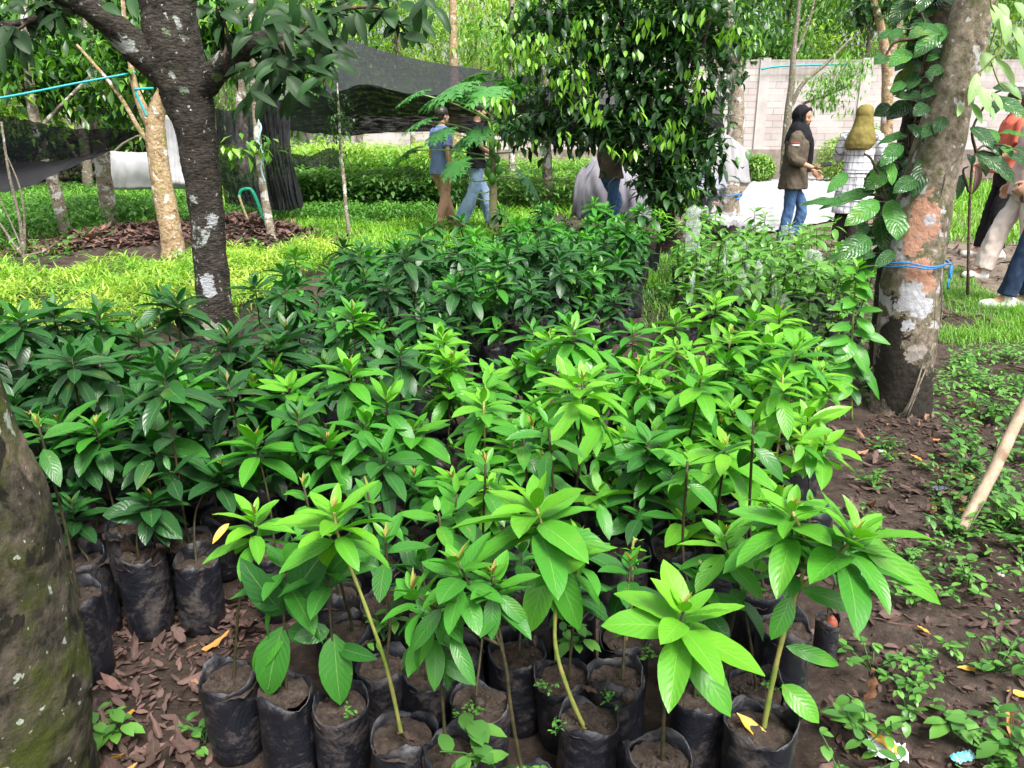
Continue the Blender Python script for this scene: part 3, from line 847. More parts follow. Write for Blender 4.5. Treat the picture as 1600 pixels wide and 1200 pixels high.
# the second, darker trunk behind it, wrapped in a climber with big ribbed leaves
O = Vector((at_z(1388, 622).x, at_z(1388, 622).y + .15, 0)); Y2 = O.y
t = thing("vine_clad_tree", O, "dark trunk hidden by big ribbed leaves behind the lichen-patched trunk", "tree")
mb = MB(); trunk_px(mb, [(1382, 640, 70), (1384, 560, 56), (1392, 470, 56), (1402, 380, 58), (1418, 280, 56), (1436, 180, 54), (1452, 90, 60), (1470, 0, 62), (1482, -60, 60), (1500, -220, 52), (1512, -420, 46)], Y2, 22, 50, .14, 7, origin=O, seed=12)
mb.build("trunk", BK['dark'], t)
CO = (0, 0, 0)
lt = thing("climbing_plant", O, "big-leaved dark green climbing shrub with deeply ribbed leaves hugging the dark trunk", "shrub")
lm = MB(); tw = MB()
def cx(x): return 1250 + x / 2.857
def cy(y): return y / 2.857
big = [(650, 110, 505, 260, 95, .55), (490, 230, 395, 300, 80, .6), (600, 130, 480, 170, 70, .35), (655, 225, 560, 275, 60, .45), (600, 460, 420, 430, 75, .15), (390, 250, 330, 290, 60, .2),
       (560, 650, 525, 815, 100, .15), (385, 775, 290, 850, 80, .75), (212, 775, 120, 862, 60, .6), (335, 850, 85, 935, 60, .3), (200, 900, 0, 915, 42, .35), (352, 900, 198, 1010, 95, .7), (405, 893, 435, 1076, 130, .65),
       (315, 1062, 163, 1160, 110, .35), (350, 965, 372, 1125, 100, .1), (450, 640, 358, 745, 75, .35), (480, 605, 345, 645, 45, .2), (520, 800, 415, 862, 80, .2), (560, 700, 500, 885, 85, .12), (470, 370, 400, 415, 50, .5),
       (530, 320, 480, 405, 60, .25), (640, 300, 560, 345, 60, .1), (570, 470, 505, 520, 70, .05), (620, 380, 540, 440, 70, .05), (430, 150, 345, 175, 50, .25), (640, 160, 520, 110, 50, .3), (455, 130, 395, 185, 50, .3),
       (480, 560, 560, 640, 60, .08), (400, 720, 410, 830, 50, .9), (330, 1130, 260, 1160, 50, .1), (420, 1120, 330, 1200, 60, .08), (250, 1130, 100, 1165, 35, .1), (300, 1000, 245, 1075, 55, .1), (600, 560, 540, 620, 60, .1), (640, 520, 600, 600, 60, .05)]
for k, (a, b_, c_, d_, w, ti) in enumerate(big):
    y0 = Y2 - .22 - .18 * random.random()
    leaf_px(lm, cx(a), cy(b_), cx(c_), cy(d_), y0, y0 - .10 + .08 * random.random(), w / 2.857, ti, random.uniform(.35, .8), .22, 6, 12, O, wave=.018)
    st = np.array(at_y(cx(a), cy(b_), y0) - O)
    tr = np.array(at_y(1395 + (300 - cy(b_)) * .11 + 12, cy(b_) + 18, Y2 - .09) - O)
    tube(tw, spline([tr, (tr + st) / 2 + (0, 0, .02), st], 8), list(np.linspace(.006, .0025, 8)), 5)
rng = np.random.default_rng(77)
for k in range(130):     # the shaded leaves behind the named ones
    y = rng.uniform(-40, 400); x = 1420 + (300 - y) * .13 + (rng.normal(0, 17) if k < 95 else rng.uniform(-45, 10))
    if k >= 95: y = rng.uniform(240, 400)
    a = rng.uniform(0, 6.28)
    y0 = Y2 + rng.uniform(-.2, .15)
    leaf_px(lm, x, y, x + 38 * math.cos(a), y + 24 + 25 * math.sin(a), y0, y0 - .05, 30, rng.uniform(0, .25), .6, .25, 4, 6, O, wave=.012)
for P in ([(1395, 420), (1388, 330), (1378, 290), (1362, 250), (1350, 240)], [(1384, 420), (1380, 345), (1412, 300), (1430, 190), (1438, 120)], [(1400, 330), (1370, 305), (1320, 310)], [(1376, 420), (1376, 360), (1372, 330)], [(1440, 120), (1450, 60), (1440, 20)], [(1440, 60), (1400, 65), (1385, 85)]):
    tube(tw, spline([np.array(at_y(x, y, Y2 - .25) - O) for x, y in P], 20), list(np.linspace(.010, .004, 20)), 6)
lm.build("foliage", M['coffee_leaf'], lt); tw.build("stem", M['stem_twig'], lt)

# pale hanging leaves and the dark ones on the far side of the lichen-patched trunk
O = Vector((at_z(1450, 640).x, at_z(1450, 640).y + .1, 0))
vt = thing("hanging_vine", (O.x, O.y, 0), "pale green pointed leaves hanging from a thin vine beside the lichen-patched trunk", "vine")
lm = MB(); tw = MB()
for (a, b_, c_, d_, w, ti) in [(855, 20, 892, 150, 55, .8), (900, 60, 920, 205, 55, .7), (935, 105, 1000, 225, 50, .8), (825, 232, 832, 332, 75, .8), (872, 262, 960, 395, 50, .9), (792, 325, 752, 470, 48, .75), (803, 388, 838, 500, 62, .8),
                             (855, 410, 905, 500, 35, .7), (765, 460, 812, 555, 40, .2), (880, 175, 965, 265, 50, .3), (718, 465, 703, 522, 30, .5), (900, 370, 990, 445, 50, .15), (885, 15, 930, 90, 45, .5), (960, 10, 1010, 90, 50, .4), (845, 470, 862, 540, 25, .3), (980, 180, 1010, 330, 60, .2)]:
    y0 = O.y - .35 + .06 * random.random()
    leaf_px(lm, cx(a), cy(b_), cx(c_), cy(d_), y0, y0 - .04, w / 2.857, ti, random.uniform(.2, .6), .25, 4, 9, O)
for P in ([(1552, -40), (1548, 5), (1560, 30), (1566, 70), (1548, 95), (1528, 118), (1512, 140), (1503, 160)], [(1560, 30), (1590, 60), (1612, 80)], [(1560, 30), (1545, 80)], [(1548, 95), (1560, 128), (1570, 140)]):
    tube(tw, spline([np.array(at_y(x, y, O.y - .33) - O) for x, y in P], 20), .003, 5)
lm.build("foliage", M['vine_leaf'], vt); tw.build("stem", M['stem_green'], vt)
vt = thing("coffee_shrub", (O.x, O.y, 0), "dark leaves and one withered brown leaf beside the lichen-patched trunk, facing the walkers", "shrub")
lm = MB(); tw = MB()
for (a, b_, c_, d_, w, ti) in [(875, 440, 1005, 530, 90, .3), (780, 680, 960, 822, 95, .08), (840, 575, 885, 640, 45, .7), (880, 600, 960, 595, 45, .75), (930, 592, 1010, 615, 40, .75), (890, 645, 945, 700, 55, .7), (760, 570, 862, 665, 80, .08),
                             (755, 690, 765, 740, 40, .05), (720, 780, 700, 890, 40, .08), (860, 480, 780, 400, 60, .1), (860, 390, 985, 415, 70, .12), (790, 600, 900, 700, 80, .05), (930, 690, 1010, 740, 60, .08), (800, 690, 830, 790, 50, .1), (900, 430, 850, 520, 50, .1), (950, 660, 1010, 690, 50, .1)]:
    y0 = O.y + .05 + .2 * random.random()
    leaf_px(lm, cx(a), cy(b_), cx(c_), cy(d_), y0, y0 - .08, w / 2.857, ti, random.uniform(.3, .8), .22, 6, 10, O, wave=.015)
for P in ([(1512, 460), (1516, 300), (1525, 238), (1555, 225), (1590, 235)], [(1525, 238), (1520, 200), (1550, 150), (1570, 140)], [(1514, 300), (1505, 268), (1513, 260)]):
    tube(tw, spline([np.array(at_y(x, y, O.y + .12) - O) for x, y in P], 16), list(np.linspace(.008, .003, 16)), 6)
lm.build("foliage", M['coffee_leaf'], vt); tw.build("stem", M['stem_twig'], vt)
lm = MB(); leaf_px(lm, cx(785), cy(738), cx(768), cy(868), O.y + .1, O.y + .06, 19, .15, .9, .9, 4, 8, O); lm.build("withered_leaf", M['dead_leaf'], vt)

# middle-distance trunks --------------------------------------------------
def small_tree(name, label, pts, bark, group=None, crowns=None, branches=(), leafmat='tree_leaf', ncl=120, per=8, spread=.10, leaf=.15, tl=(.2, .8), seed=0, nz=.1, cut=True, wr=.42, sides=14, root=None):
    b = at_z(pts[0][0], pts[0][1]) if root is None else at_z(*root)
    O = Vector((b.x, b.y, 0)); Y = b.y
    t = thing(name, O, label, "tree", group)
    mb = MB(); trunk_px(mb, [(pts[0][0], pts[0][1] + 6, pts[0][2] * 1.25)] + list(pts[0:]), Y, sides, 40, nz, 6, origin=O, seed=seed)
    mb.build("trunk", BK[bark], t)
    for br in branches:
        mb = MB(); trunk_px(mb, br, Y, 8, 20, .08, 8, origin=O, seed=seed + 1)
        mb.build("branch", BK[bark], t)
    if crowns:
        rng = np.random.default_rng(seed + 100)
        mb = MB(); cs = []
        for (x, y, rx, ry, dy) in crowns:
            c = at_y(x, y, Y + dy); s = pxm(x, y, Y + dy)
            cs.append((c.x - O.x, c.y - O.y, c.z, rx * s, (rx + ry) * .5 * s, ry * s))
        crown(mb, cs, ncl, per, spread, leaf, tl[0], tl[1], rng, wr=wr)
        mb.build("crown", M[leafmat], t)
    return t, O, Y
MG = "trunks standing among the nursery beds"
small_tree("young_tree", "orange-brown forked trunk flaking in patches between the brown leaf heap and the dark trunk", [(272, 400, 38), (263, 340, 36), (250, 270, 34), (243, 210, 34), (245, 170, 27), (258, 138, 20), (272, 95, 15), (285, 40, 12), (290, -30, 10)], 'orange', MG,
           [(215, 120, 60, 45, .4), (330, 40, 90, 50, .8), (200, 60, 60, 40, .6)], [[(242, 205, 24), (228, 180, 20), (212, 140, 13), (205, 105, 10), (195, 40, 8), (190, -30, 7)], [(240, 225, 14), (220, 205, 9), (180, 140, 7), (120, 70, 5)]], ncl=230, per=8, leaf=.19, seed=1, tl=(.1, .95), spread=.13)
small_tree("young_tree", "leaning brown-and-white trunk under the drooping net, at the edge of the leaf heap", [(106, 376, 21), (97, 340, 21), (85, 290, 21), (72, 245, 21), (60, 205, 20), (50, 160, 18), (40, 60, 14), (36, -30, 12)], 'pale', MG,
           [(60, 120, 80, 50, .3), (30, 60, 70, 60, .5), (130, 100, 70, 55, .8), (175, 160, 50, 40, .5), (75, 213, 32, 14, -.2)], [[(62, 200, 9), (90, 170, 6), (140, 120, 5)], [(56, 180, 8), (30, 130, 5)]], ncl=330, per=8, leaf=.19, seed=2, tl=(.1, .98), spread=.13)
small_tree("young_tree", "straight mottled trunk standing before the white sheet, behind the leaning pale one", [(171, 358, 26), (168, 320, 26), (163, 280, 26), (158, 240, 24), (150, 190, 22), (140, 80, 18), (135, -20, 15)], 'pale', MG,
           [(140, 120, 90, 60, .2), (200, 70, 70, 50, .4), (150, 20, 90, 40, .4)], ncl=260, per=8, leaf=.21, seed=3, tl=(.0, .7), spread=.14)
small_tree("young_tree", "thin grey trunk wrapped with pale rope, next to the green bent hose", [(428, 388, 14), (420, 345, 14), (412, 300, 13), (406, 255, 12), (402, 210, 12), (398, 150, 11), (395, 60, 14), (394, -40, 14)], 'pale', MG,
           [(440, 60, 70, 50, .4), (370, 60, 60, 60, .5), (480, 100, 40, 40, .3), (405, 230, 18, 18, -.2), (360, 235, 14, 14, -.2)], ncl=170, per=7, leaf=.16, seed=4, tl=(.3, 1))
small_tree("young_tree", "mottled trunk inside the dark curtain net behind the black-barked tree", [(388, 330, 22), (384, 290, 22), (380, 230, 20), (376, 150, 18), (372, 60, 16), (370, -30, 14)], 'pale', MG,
           [(380, 90, 70, 50, .2)], ncl=80, per=7, leaf=.16, seed=5, tl=(.2, .9), root=(388, 318))
small_tree("young_tree", "dark post-like trunk carrying the net above the far seedling block", [(563, 300, 13), (562, 260, 12), (562, 205, 11)], 'grey', MG, seed=6, root=(563, 296))
small_tree("young_tree", "slim pale stem with a thin leafy top standing alone on the grass", [(546, 368, 7), (541, 330, 6), (538, 290, 6), (533, 240, 5), (530, 190, 4), (527, 130, 2)], 'pale', MG,
           [(530, 190, 22, 30, 0), (533, 235, 22, 12, 0), (528, 155, 12, 16, 0)], ncl=60, per=5, leaf=.085, seed=7, tl=(.1, .5), spread=.06, wr=.35, sides=8)
small_tree("young_tree", "pale speckled trunk with a blue cord, between the bushy dark tree and the standing woman", [(1140, 345, 36), (1140, 300, 30), (1146, 240, 27), (1150, 180, 27), (1148, 120, 25), (1145, 90, 22), (1140, 40, 18), (1135, -40, 15)], 'pale', MG,
           [(1120, 40, 60, 45, .2), (1150, 60, 40, 40, .1)], [[(1146, 150, 10), (1128, 130, 8), (1118, 60, 7), (1120, -20, 6)]], ncl=110, per=8, leaf=.17, seed=8, tl=(.0, .9))
small_tree("young_tree", "whitish-brown trunk standing in the shade just beyond the papaya", [(857, 326, 17), (856, 290, 16), (854, 240, 15), (852, 190, 15), (850, 100, 13), (848, 0, 12), (848, -50, 12)], 'pale', MG,
           [(845, 60, 70, 50, .3), (830, 110, 60, 40, .3), (870, 20, 70, 40, .4)], ncl=150, per=9, leaf=.17, seed=9, tl=(.35, 1))
small_tree("young_tree", "brown flaking trunk behind the plaid shirt", [(1372, 372, 24), (1378, 320, 22), (1382, 250, 21), (1386, 180, 20), (1386, 110, 18), (1378, 50, 14), (1366, 0, 12), (1362, -40, 10)], 'orange', MG,
           [(1380, 10, 60, 30, .2)], [[(1386, 120, 12), (1400, 60, 9), (1412, 0, 8)]], ncl=50, per=8, leaf=.16, seed=10, tl=(.1, .7))
small_tree("young_tree", "bent grey tree with sparse olive twigs in front of the block wall", [(1226, 262, 15), (1228, 220, 14), (1232, 170, 12), (1237, 130, 11), (1240, 80, 9), (1246, 30, 7), (1250, -20, 6)], 'grey', MG,
           [(1300, 125, 45, 14, -.3), (1290, 150, 30, 14, -.3), (1330, 100, 22, 16, -.3), (1310, 165, 20, 8, -.3)], [[(1236, 165, 8), (1255, 130, 7), (1290, 100, 6), (1330, 60, 4)], [(1232, 190, 6), (1250, 165, 5), (1290, 150, 4), (1325, 135, 3)], [(1240, 90, 5), (1262, 40, 4), (1275, -10, 3)]],
           ncl=150, per=6, leaf=.26, seed=11, tl=(.45, .75), wr=.25, spread=.22, leafmat='forest_leaf', sides=10, root=(1226, 285))
small_tree("young_tree", "slender brown trunk rising through the shade net behind the walking pair", [(712, 300, 20), (712, 240, 19), (711, 180, 17), (709, 110, 15), (708, 50, 13), (707, -30, 12)], 'orange', MG,
           [(690, 30, 60, 40, .5), (740, 60, 60, 40, .5)], ncl=90, per=8, leaf=.2, seed=12, tl=(.5, 1), leafmat='forest_leaf', root=(712, 300))
small_tree("young_tree", "short mottled post under the far end of the shade net", [(644, 300, 9), (645, 250, 8), (645, 203, 8)], 'pale', MG, seed=13, root=(644, 290))
small_tree("young_tree", "weathered trunk in deep shade beside the papaya stem", [(801, 316, 12), (801, 270, 12), (800, 215, 11), (800, 120, 10), (800, -20, 9)], 'pale', MG, [(800, 60, 60, 60, .3)], ncl=90, per=8, leaf=.18, seed=14, tl=(.4, 1), root=(801, 305))
t, O, Y = small_tree("bare_shrub", "leafless brown shrub with thin splayed stems beside the yellow-green bed", [(38, 402, 9), (30, 340, 6), (14, 270, 5), (2, 190, 4)], 'grey', None, None,
           [[(38, 400, 8), (20, 380, 6), (0, 350, 4), (-25, 330, 3)], [(38, 398, 7), (38, 340, 4), (30, 290, 3), (5, 230, 2)], [(40, 400, 6), (70, 392, 4), (90, 378, 2)], [(38, 396, 5), (18, 350, 3), (-5, 300, 2)]], seed=15, sides=8)
t["category"] = "shrub"

# the dense, dark-leaved tree in the middle
b = base_of(1041, 392); O = Vector((b.x, b.y, 0)); Y = b.y
t = thing("bushy_tree", O, "bushy dark-leaved tree with lime-green new shoots rising behind the saplings", "tree")
mb = MB(); trunk_px(mb, [(1040, 398, 36), (1042, 370, 30), (1040, 330, 28), (1045, 280, 24), (1055, 200, 22), (1066, 110, 20), (1076, 20, 18), (1080, -60, 16)], Y, 16, 40, .15, 7, origin=O); mb.build("trunk", BK['dark'], t)
for k, br in enumerate([[(1042, 330, 18), (1010, 280, 12), (960, 230, 8), (900, 190, 5)], [(1045, 300, 15), (1080, 240, 10), (1110, 190, 6)], [(1050, 230, 14), (1000, 150, 10), (930, 90, 6)], [(1060, 150, 14), (1090, 90, 10), (1110, 20, 7)], [(1055, 200, 12), (980, 60, 8), (960, -20, 6)], [(1043, 270, 12), (960, 225, 7), (880, 200, 4)]]):
    mb = MB(); trunk_px(mb, br, Y, 8, 20, .08, 8, origin=O, dY=[0, -.1, -.25, -.4][:len(br)] if k % 2 else None); mb.build("branch", BK['dark'], t)
rng = np.random.default_rng(5)
def blobs(lst, Y, O):
    cs = []
    for (x, y, rx, ry, dy) in lst:
        c = at_y(x, y, Y + dy); s = pxm(x, y, Y + dy)
        cs.append((c.x - O.x, c.y - O.y, c.z, rx * s, (rx + ry) * .45 * s, ry * s))
    return cs
mb = MB()
crown(mb, blobs([(1040, 60, 60, 60, 0), (960, 40, 65, 50, 0), (935, 110, 75, 40, -.1), (1010, 130, 60, 45, -.1), (1060, 180, 55, 45, -.1), (980, 190, 60, 36, -.15), (910, 185, 45, 30, -.2), (1040, 235, 60, 38, -.2), (1085, 215, 30, 40, -.1), (1045, 282, 42, 26, -.3), (1085, 275, 28, 25, -.2), (955, 212, 45, 18, -.2), (895, 205, 40, 18, 0), (1060, 0, 60, 50, 0), (930, -20, 70, 40, 0), (865, 150, 45, 30, 0), (850, 205, 40, 22, 0), (815, 190, 30, 20, 0), (850, 30, 50, 40, .1), (1120, 130, 28, 26, 0), (1115, 60, 35, 50, .2), (1065, 302, 45, 20, -.3), (1020, 262, 32, 18, -.3), (1100, 250, 35, 35, -.3)], Y, O),
      640, 9, .13, .175, 0, .50, rng, droop=(.2, .9), wr=.40, nx=2, ny=3)
mb.build("crown", M['tree_leaf'], t)
mb = MB()       # pale drooping shoots
rng = np.random.default_rng(6)
for (x, y, n, dy) in [(905, 160, 8, -.6), (930, 175, 7, -.6), (947, 185, 6, -.6), (955, 230, 7, -.6), (885, 145, 5, -.5), (1035, 215, 9, -.7), (1048, 190, 6, -.6), (1062, 200, 5, -.6), (1080, 110, 5, -.5), (1135, 55, 6, -.4), (1150, 40, 5, -.4), (1165, 60, 5, -.4), (1020, 50, 5, -.5), (990, 80, 3, -.5), (1085, 130, 4, -.5), (830, 60, 8, -.5), (820, 85, 7, -.5), (835, 95, 6, -.5), (870, 120, 6, -.4), (895, 125, 5, -.4), (930, 85, 4, -.5), (880, 210, 4, -.5), (1025, 330, 4, -.8), (990, 175, 4, -.6), (1005, 30, 5, -.5), (1060, 40, 4, -.5), (770, 160, 8, -1.0), (785, 150, 6, -1.0), (810, 75, 6, -.5), (845, 50, 6, -.4)] + [(rng.uniform(770, 930), rng.uniform(20, 220), 7, rng.uniform(-.6, .2)) for _ in range(26)] + [(rng.uniform(930, 1120), rng.uniform(0, 300), 5, -.6) for _ in range(5)]:
    c = np.array(at_y(x, y, Y + dy) - O)
    n += 3
    for k in range(n):
        az = rng.uniform(0, 6.28); el = rng.uniform(-1.5, -.5)
        leaf_batch(mb, c + rng.normal(0, .05, 3) * (1.6, .8, .6), dirs_from(np.array([az]), np.array([el])), dirs_from(np.array([az]), np.array([el + PI / 2])), rng.uniform(.09, .14), rng.uniform(.035, .05), rng.uniform(.1, .5), .3, rng.uniform(.75, 1), 2, 3, rng=rng)
mb.build("young_foliage", M['tree_leaf'], t)

# the papaya ---------------------------------------------------------------
b = at_z(771, 366); O = Vector((b.x, b.y, 0)); Y = b.y
t = thing("papaya_tree", O, "papaya tree with deeply lobed leaves and small green fruit beside the walking pair", "tree")
mb = MB(); trunk_px(mb, [(772, 370, 16), (771, 320, 13), (770, 280, 11), (769, 240, 10), (768, 200, 8), (767, 170, 6)], Y, 12, 30, .05, 20, origin=O)
mb.build("trunk", plain_mat('papaya_bark', (.22, .20, .10), .7, (.34, .32, .18), 16, bstr=.4), t)
def papaya_leaf(mb, c, az, tiltel, size, tint):
    """a palm of seven lobes, each cut again along its sides"""
    d0 = dirs_from(np.array([az]), np.array([tiltel]))[0]; up = dirs_from(np.array([az]), np.array([tiltel + PI / 2]))[0]
    s = np.cross(up, d0)
    for k, a in enumerate(np.radians([-140, -95, -55, -20, 20, 55, 95, 140])):
        dd = d0 * math.cos(a) + s * math.sin(a)
        L = size * (1 - .28 * abs(a) / 2.4)
        leaf_batch(mb, c, dd, up, L, L * .30, .5, .12, tint, 2, 6, "lance", rng=RNG)
        for f in (.35, .55, .75):
            for sg in (-1, 1):
                a2 = a + sg * .62
                d2 = d0 * math.cos(a2) + s * math.sin(a2)
                leaf_batch(mb, c + dd * L * f * .97 - up * L * .22 * f * f, d2, up, L * .42 * (1.15 - f * .5), L * .16, .5, .1, tint, 2, 4, "lance", rng=RNG)
pm_ = MB(); st = MB()
top = at_y(768, 205, Y) - O
for (x, y, dy, size, tilt, ti, y0) in [(712, 135, -.3, 68, -.15, .8, 185), (650, 145, -.2, 50, -.1, .7, 190), (660, 188, -.2, 52, -.1, .75, 215), (690, 205, -.5, 46, -.2, .4, 235), (712, 256, -.5, 44, -.45, .7, 250), (640, 235, .1, 45, -.2, .4, 245),
                                  (760, 140, -.3, 66, -.1, .9, 180), (790, 190, -.2, 44, .0, .3, 200), (825, 280, -.1, 50, -.6, .1, 262), (730, 215, -.2, 50, -.3, .6, 225), (800, 130, .2, 56, -.1, .5, 180), (690, 150, .2, 55, -.1, .75, 190), (740, 120, .1, 55, -.1, .6, 180), (748, 205, -.4, 40, -.3, .55, 222)]:
    c = np.array(at_y(x, y, Y + dy) - O); s = pxm(x, y, Y + dy)
    o = np.array(at_y(770, y0, Y) - O)
    az = math.atan2(c[1] - o[1], c[0] - o[0])
    papaya_leaf(pm_, c, az, tilt - .32, size * s * .86, ti * .8)
    tube(st, spline([o, (o + c) / 2 + (0, 0, .04), c], 12), list(np.linspace(.012, .007, 12)), 6)
for (x, y) in [(850, 245), (840, 262), (860, 225), (720, 280), (735, 298), (745, 310), (830, 205), (815, 180)]:
    c = np.array(at_y(x, y, Y - .1) - O); o = np.array(at_y(771, y + (15 if y < 270 else 0), Y) - O)
    tube(st, spline([o, (o + c) / 2 + (0, 0, -.03), c], 10), list(np.linspace(.011, .006, 10)), 6)
pm_.build("foliage", M['papaya_leaf'], t); st.build("leaf_stalk", plain_mat('papaya_stalk', (.20, .34, .10), .5, (.30, .44, .16), 14), t)
fm = plain_mat('papaya_skin', (.05, .20, .03), .4, (.09, .26, .05), 20)
for (x, y, r) in [(769, 278, 7), (762, 268, 6), (779, 265, 6), (764, 255, 5), (777, 248, 5), (770, 240, 4)]:
    mb = MB(); c = at_y(x, y, Y - .07) - O; s = pxm(x, y, Y)
    tube(mb, [c + Vector((0, 0, z * r * s)) for z in (-1.5, -1.2, -.7, 0, .7, 1.2, 1.45)], [r * s * q for q in (.12, .5, .85, 1, .8, .4, .1)], 10)
    mb.build("fruit", fm, t)

# ------------------------------------------------------------------ the wood beyond
rngF = np.random.default_rng(40)
def forest_proto(name, h, rad, leaf, tlo, thi, seed, n=520, wr=.35):
    rng = np.random.default_rng(seed)
    t = thing(name, (0, 0, 0), "", "tree")
    mb = MB()
    P = spline([(0, 0, -.1), (.1, .05, h * .3), (-.1, 0, h * .6), (.05, 0, h * .85)], 24)
    tube(mb, P, list(np.linspace(.16, .05, 24)), 10, .1, 4); mb.build("trunk", BK['grey'], t)
    mb = MB(); cs = []
    for k in range(16):
        a = rng.uniform(0, 6.28); r = rad * rng.uniform(.2, .85)
        z = h * rng.uniform(.16, .95)
        s = rad * rng.uniform(.25, .45)
        cs.append((r * math.cos(a), r * math.sin(a), z, s, s, s * .75))
    crown(mb, cs, n, 9, leaf * 1.1, leaf, tlo, thi, rng, wr=wr)
    mb.build("crown", M['forest_leaf'], t)
    mb = MB()
    for c in cs:
        tube(mb, spline([(0, 0, max(.2, c[2] - rad * .5)), (c[0] * .5, c[1] * .5, c[2] - .2), c[:3]], 8), list(np.linspace(.06, .015, 8)), 5)
    mb.build("branch", BK['grey'], t)
    return t
protos = [forest_proto("broadleaf_tree", 9, 3.6, .34, .15, .75, 61), forest_proto("broadleaf_tree", 8, 3.2, .30, .35, 1.0, 62), forest_proto("feathery_tree", 9, 3.4, .26, .45, 1.0, 63, 700, .20),
          forest_proto("broadleaf_tree", 7.5, 3.4, .40, .05, .55, 64), forest_proto("feathery_tree", 8, 3.0, .28, .3, .85, 65, 700, .22)]
spots = [(-14.5, 17, 1, "pale green tree left of the nets, nearest the edge of the wood"), (-11.5, 21.5, 0, "mid-green tree behind the drooping net"), (-9.6, 26, 3, "dark tree behind the forked orange-brown trunk"), (-17.5, 23, 3, "dark spreading tree far behind the bare shrub"), (-20, 28, 1, None),
         (-7.2, 30.5, 1, "light green tree above the black-barked fork"), (-4.3, 31, 4, "feathery tree above the peak of the shade net"), (-1.4, 31.5, 2, "yellow-green feathery tree above the slope of the net"), (1.6, 31, 2, "bright feathery tree above the papaya"), (4.6, 32, 1, "light green tree behind the bushy dark tree's top"),
         (7.6, 31.5, 3, "dark green tree above the wall, next to the pale speckled trunk"), (10.4, 32, 0, "round green tree above the wall, over the black headscarf"), (13.4, 31.5, 4, "feathery tree above the wall, over the olive headscarf"), (16.6, 32, 1, "light tree above the wall, right behind the dark climber"), (20, 32, 0, None), (23.5, 31, 3, None),
         (-12, 34, 4, None), (-8, 36, 3, None), (-3.2, 37, 0, None), (0.8, 37, 3, None), (5.6, 37.5, 4, None), (9, 38, 3, None), (12.3, 38, 2, None), (16, 38, 3, None), (20.5, 38, 4, None), (25, 37, 0, None), (-16.5, 33, 0, None), (-22, 36, 3, None), (-26, 28, 4, None), (-14.5, 28.5, 2, None), (-22, 20, 0, None), (29, 34, 1, None)]
used = set()
for k, (x, y, p, lab) in enumerate(spots):
    src = protos[p]
    if p in used:
        o = copy_tree(src)
    else:
        o = src; used.add(p)
    o.location = (x, y, 0); o.rotation_euler = (0, 0, rngF.uniform(0, 6.28)); s = rngF.uniform(.9, 1.15) * (1.15 if y > 34 else 1); o.scale = (s, s, s)
    o["label"] = lab or "tree in the second rank of the wood, mostly hidden by the trees before it"
    o["group"] = "trees of the wood beyond the nursery"
leafy_mass("undergrowth", "shrubby undergrowth along the far side of the wall and the edge of the wood", [(-24, -9.5, 24, 27, 0, 2.6), (-9, 28, 34, 35, .5, 5.2), (-30, -12, 38, 40, 0, 6)], 26000, 'forest_leaf', .1, .8, .42, 71, "undergrowth")

# ------------------------------------------------------------------ shade nets
def net_mat(name, c, alpha, scale=900):
    m, nt, b = new_mat(name)
    oc = coord(nt, "Object")
    wv = tex_noise(nt, coord(nt, "UV"), 6, 5, .6)
    b.inputs["Base Color"].default_value = (*c, 1)
    b.inputs["Roughness"].default_value = .75
    tr = N(nt, "ShaderNodeBsdfTransparent")
    tl = N(nt, "ShaderNodeBsdfTranslucent"); tl.inputs["Color"].default_value = (*[min(1, v * 1.6) for v in c], 1)
    a = N(nt, "ShaderNodeMixShader"); a.inputs[0].default_value = .2
    nt.links.new(b.outputs[0], a.inputs[1]); nt.links.new(tl.outputs[0], a.inputs[2])
    ms = N(nt, "ShaderNodeMixShader")
    nt.links.new(math_n(nt, 'ADD', math_n(nt, 'MULTIPLY', math_n(nt, 'SUBTRACT', wv, .5), .5), alpha), ms.inputs[0])
    nt.links.new(tr.outputs[0], ms.inputs[1]); nt.links.new(a.outputs[0], ms.inputs[2])
    nt.links.new(ms.outputs[0], nt.nodes["Material Output"].inputs["Surface"])
    bump(nt, b, tex_noise(nt, oc, 5, 6, .6), .6, .05)
    return m
NET_D = net_mat('net_double', (.010, .010, .014), .97)
NET_S = net_mat('net_single', (.010, .010, .018), .86)
def drape(rows, nu=40, nv=14, ripple=.05, seed=0, fu=.55):
    """cloth through rows of points: each row a list of (px, py, Y)"""
    R = [spline([np.array(at_y(x, y, Y)) for x, y, Y in r], nu) for r in rows]
    colm = []
    for i in range(nu):
        colm.append(spline([R[k][i] for k in range(len(R))], nv))
    V = []
    for j in range(nv):
        for i in range(nu):
            p = np.array(colm[i][j])
            w = ripple * mnoise.noise(Vector((i * fu, j * fu * .4, seed))) + ripple * .4 * mnoise.noise(Vector((i * fu * 2.7, j * fu, seed + 5)))
            V.append(p + (0, w, w * .4))
    F = [(j * nu + i, j * nu + i + 1, (j + 1) * nu + i + 1, (j + 1) * nu + i) for j in range(nv - 1) for i in range(nu - 1)]
    return V, F
def net(name, label, parts):
    t = thing(name, (0, 0, 0), label, "shade net", "black shade nets over the nursery")
    for pn, mat, rows, rip in parts:
        V, F = drape(rows, seed=len(rows) + rip * 10, ripple=rip)
        mb = MB(); uv = [((k % 40) / 10, (k // 40) / 4) for k in range(len(V))]
        mb.add(V, F, uv); mb.build(pn, mat, t)
    return t
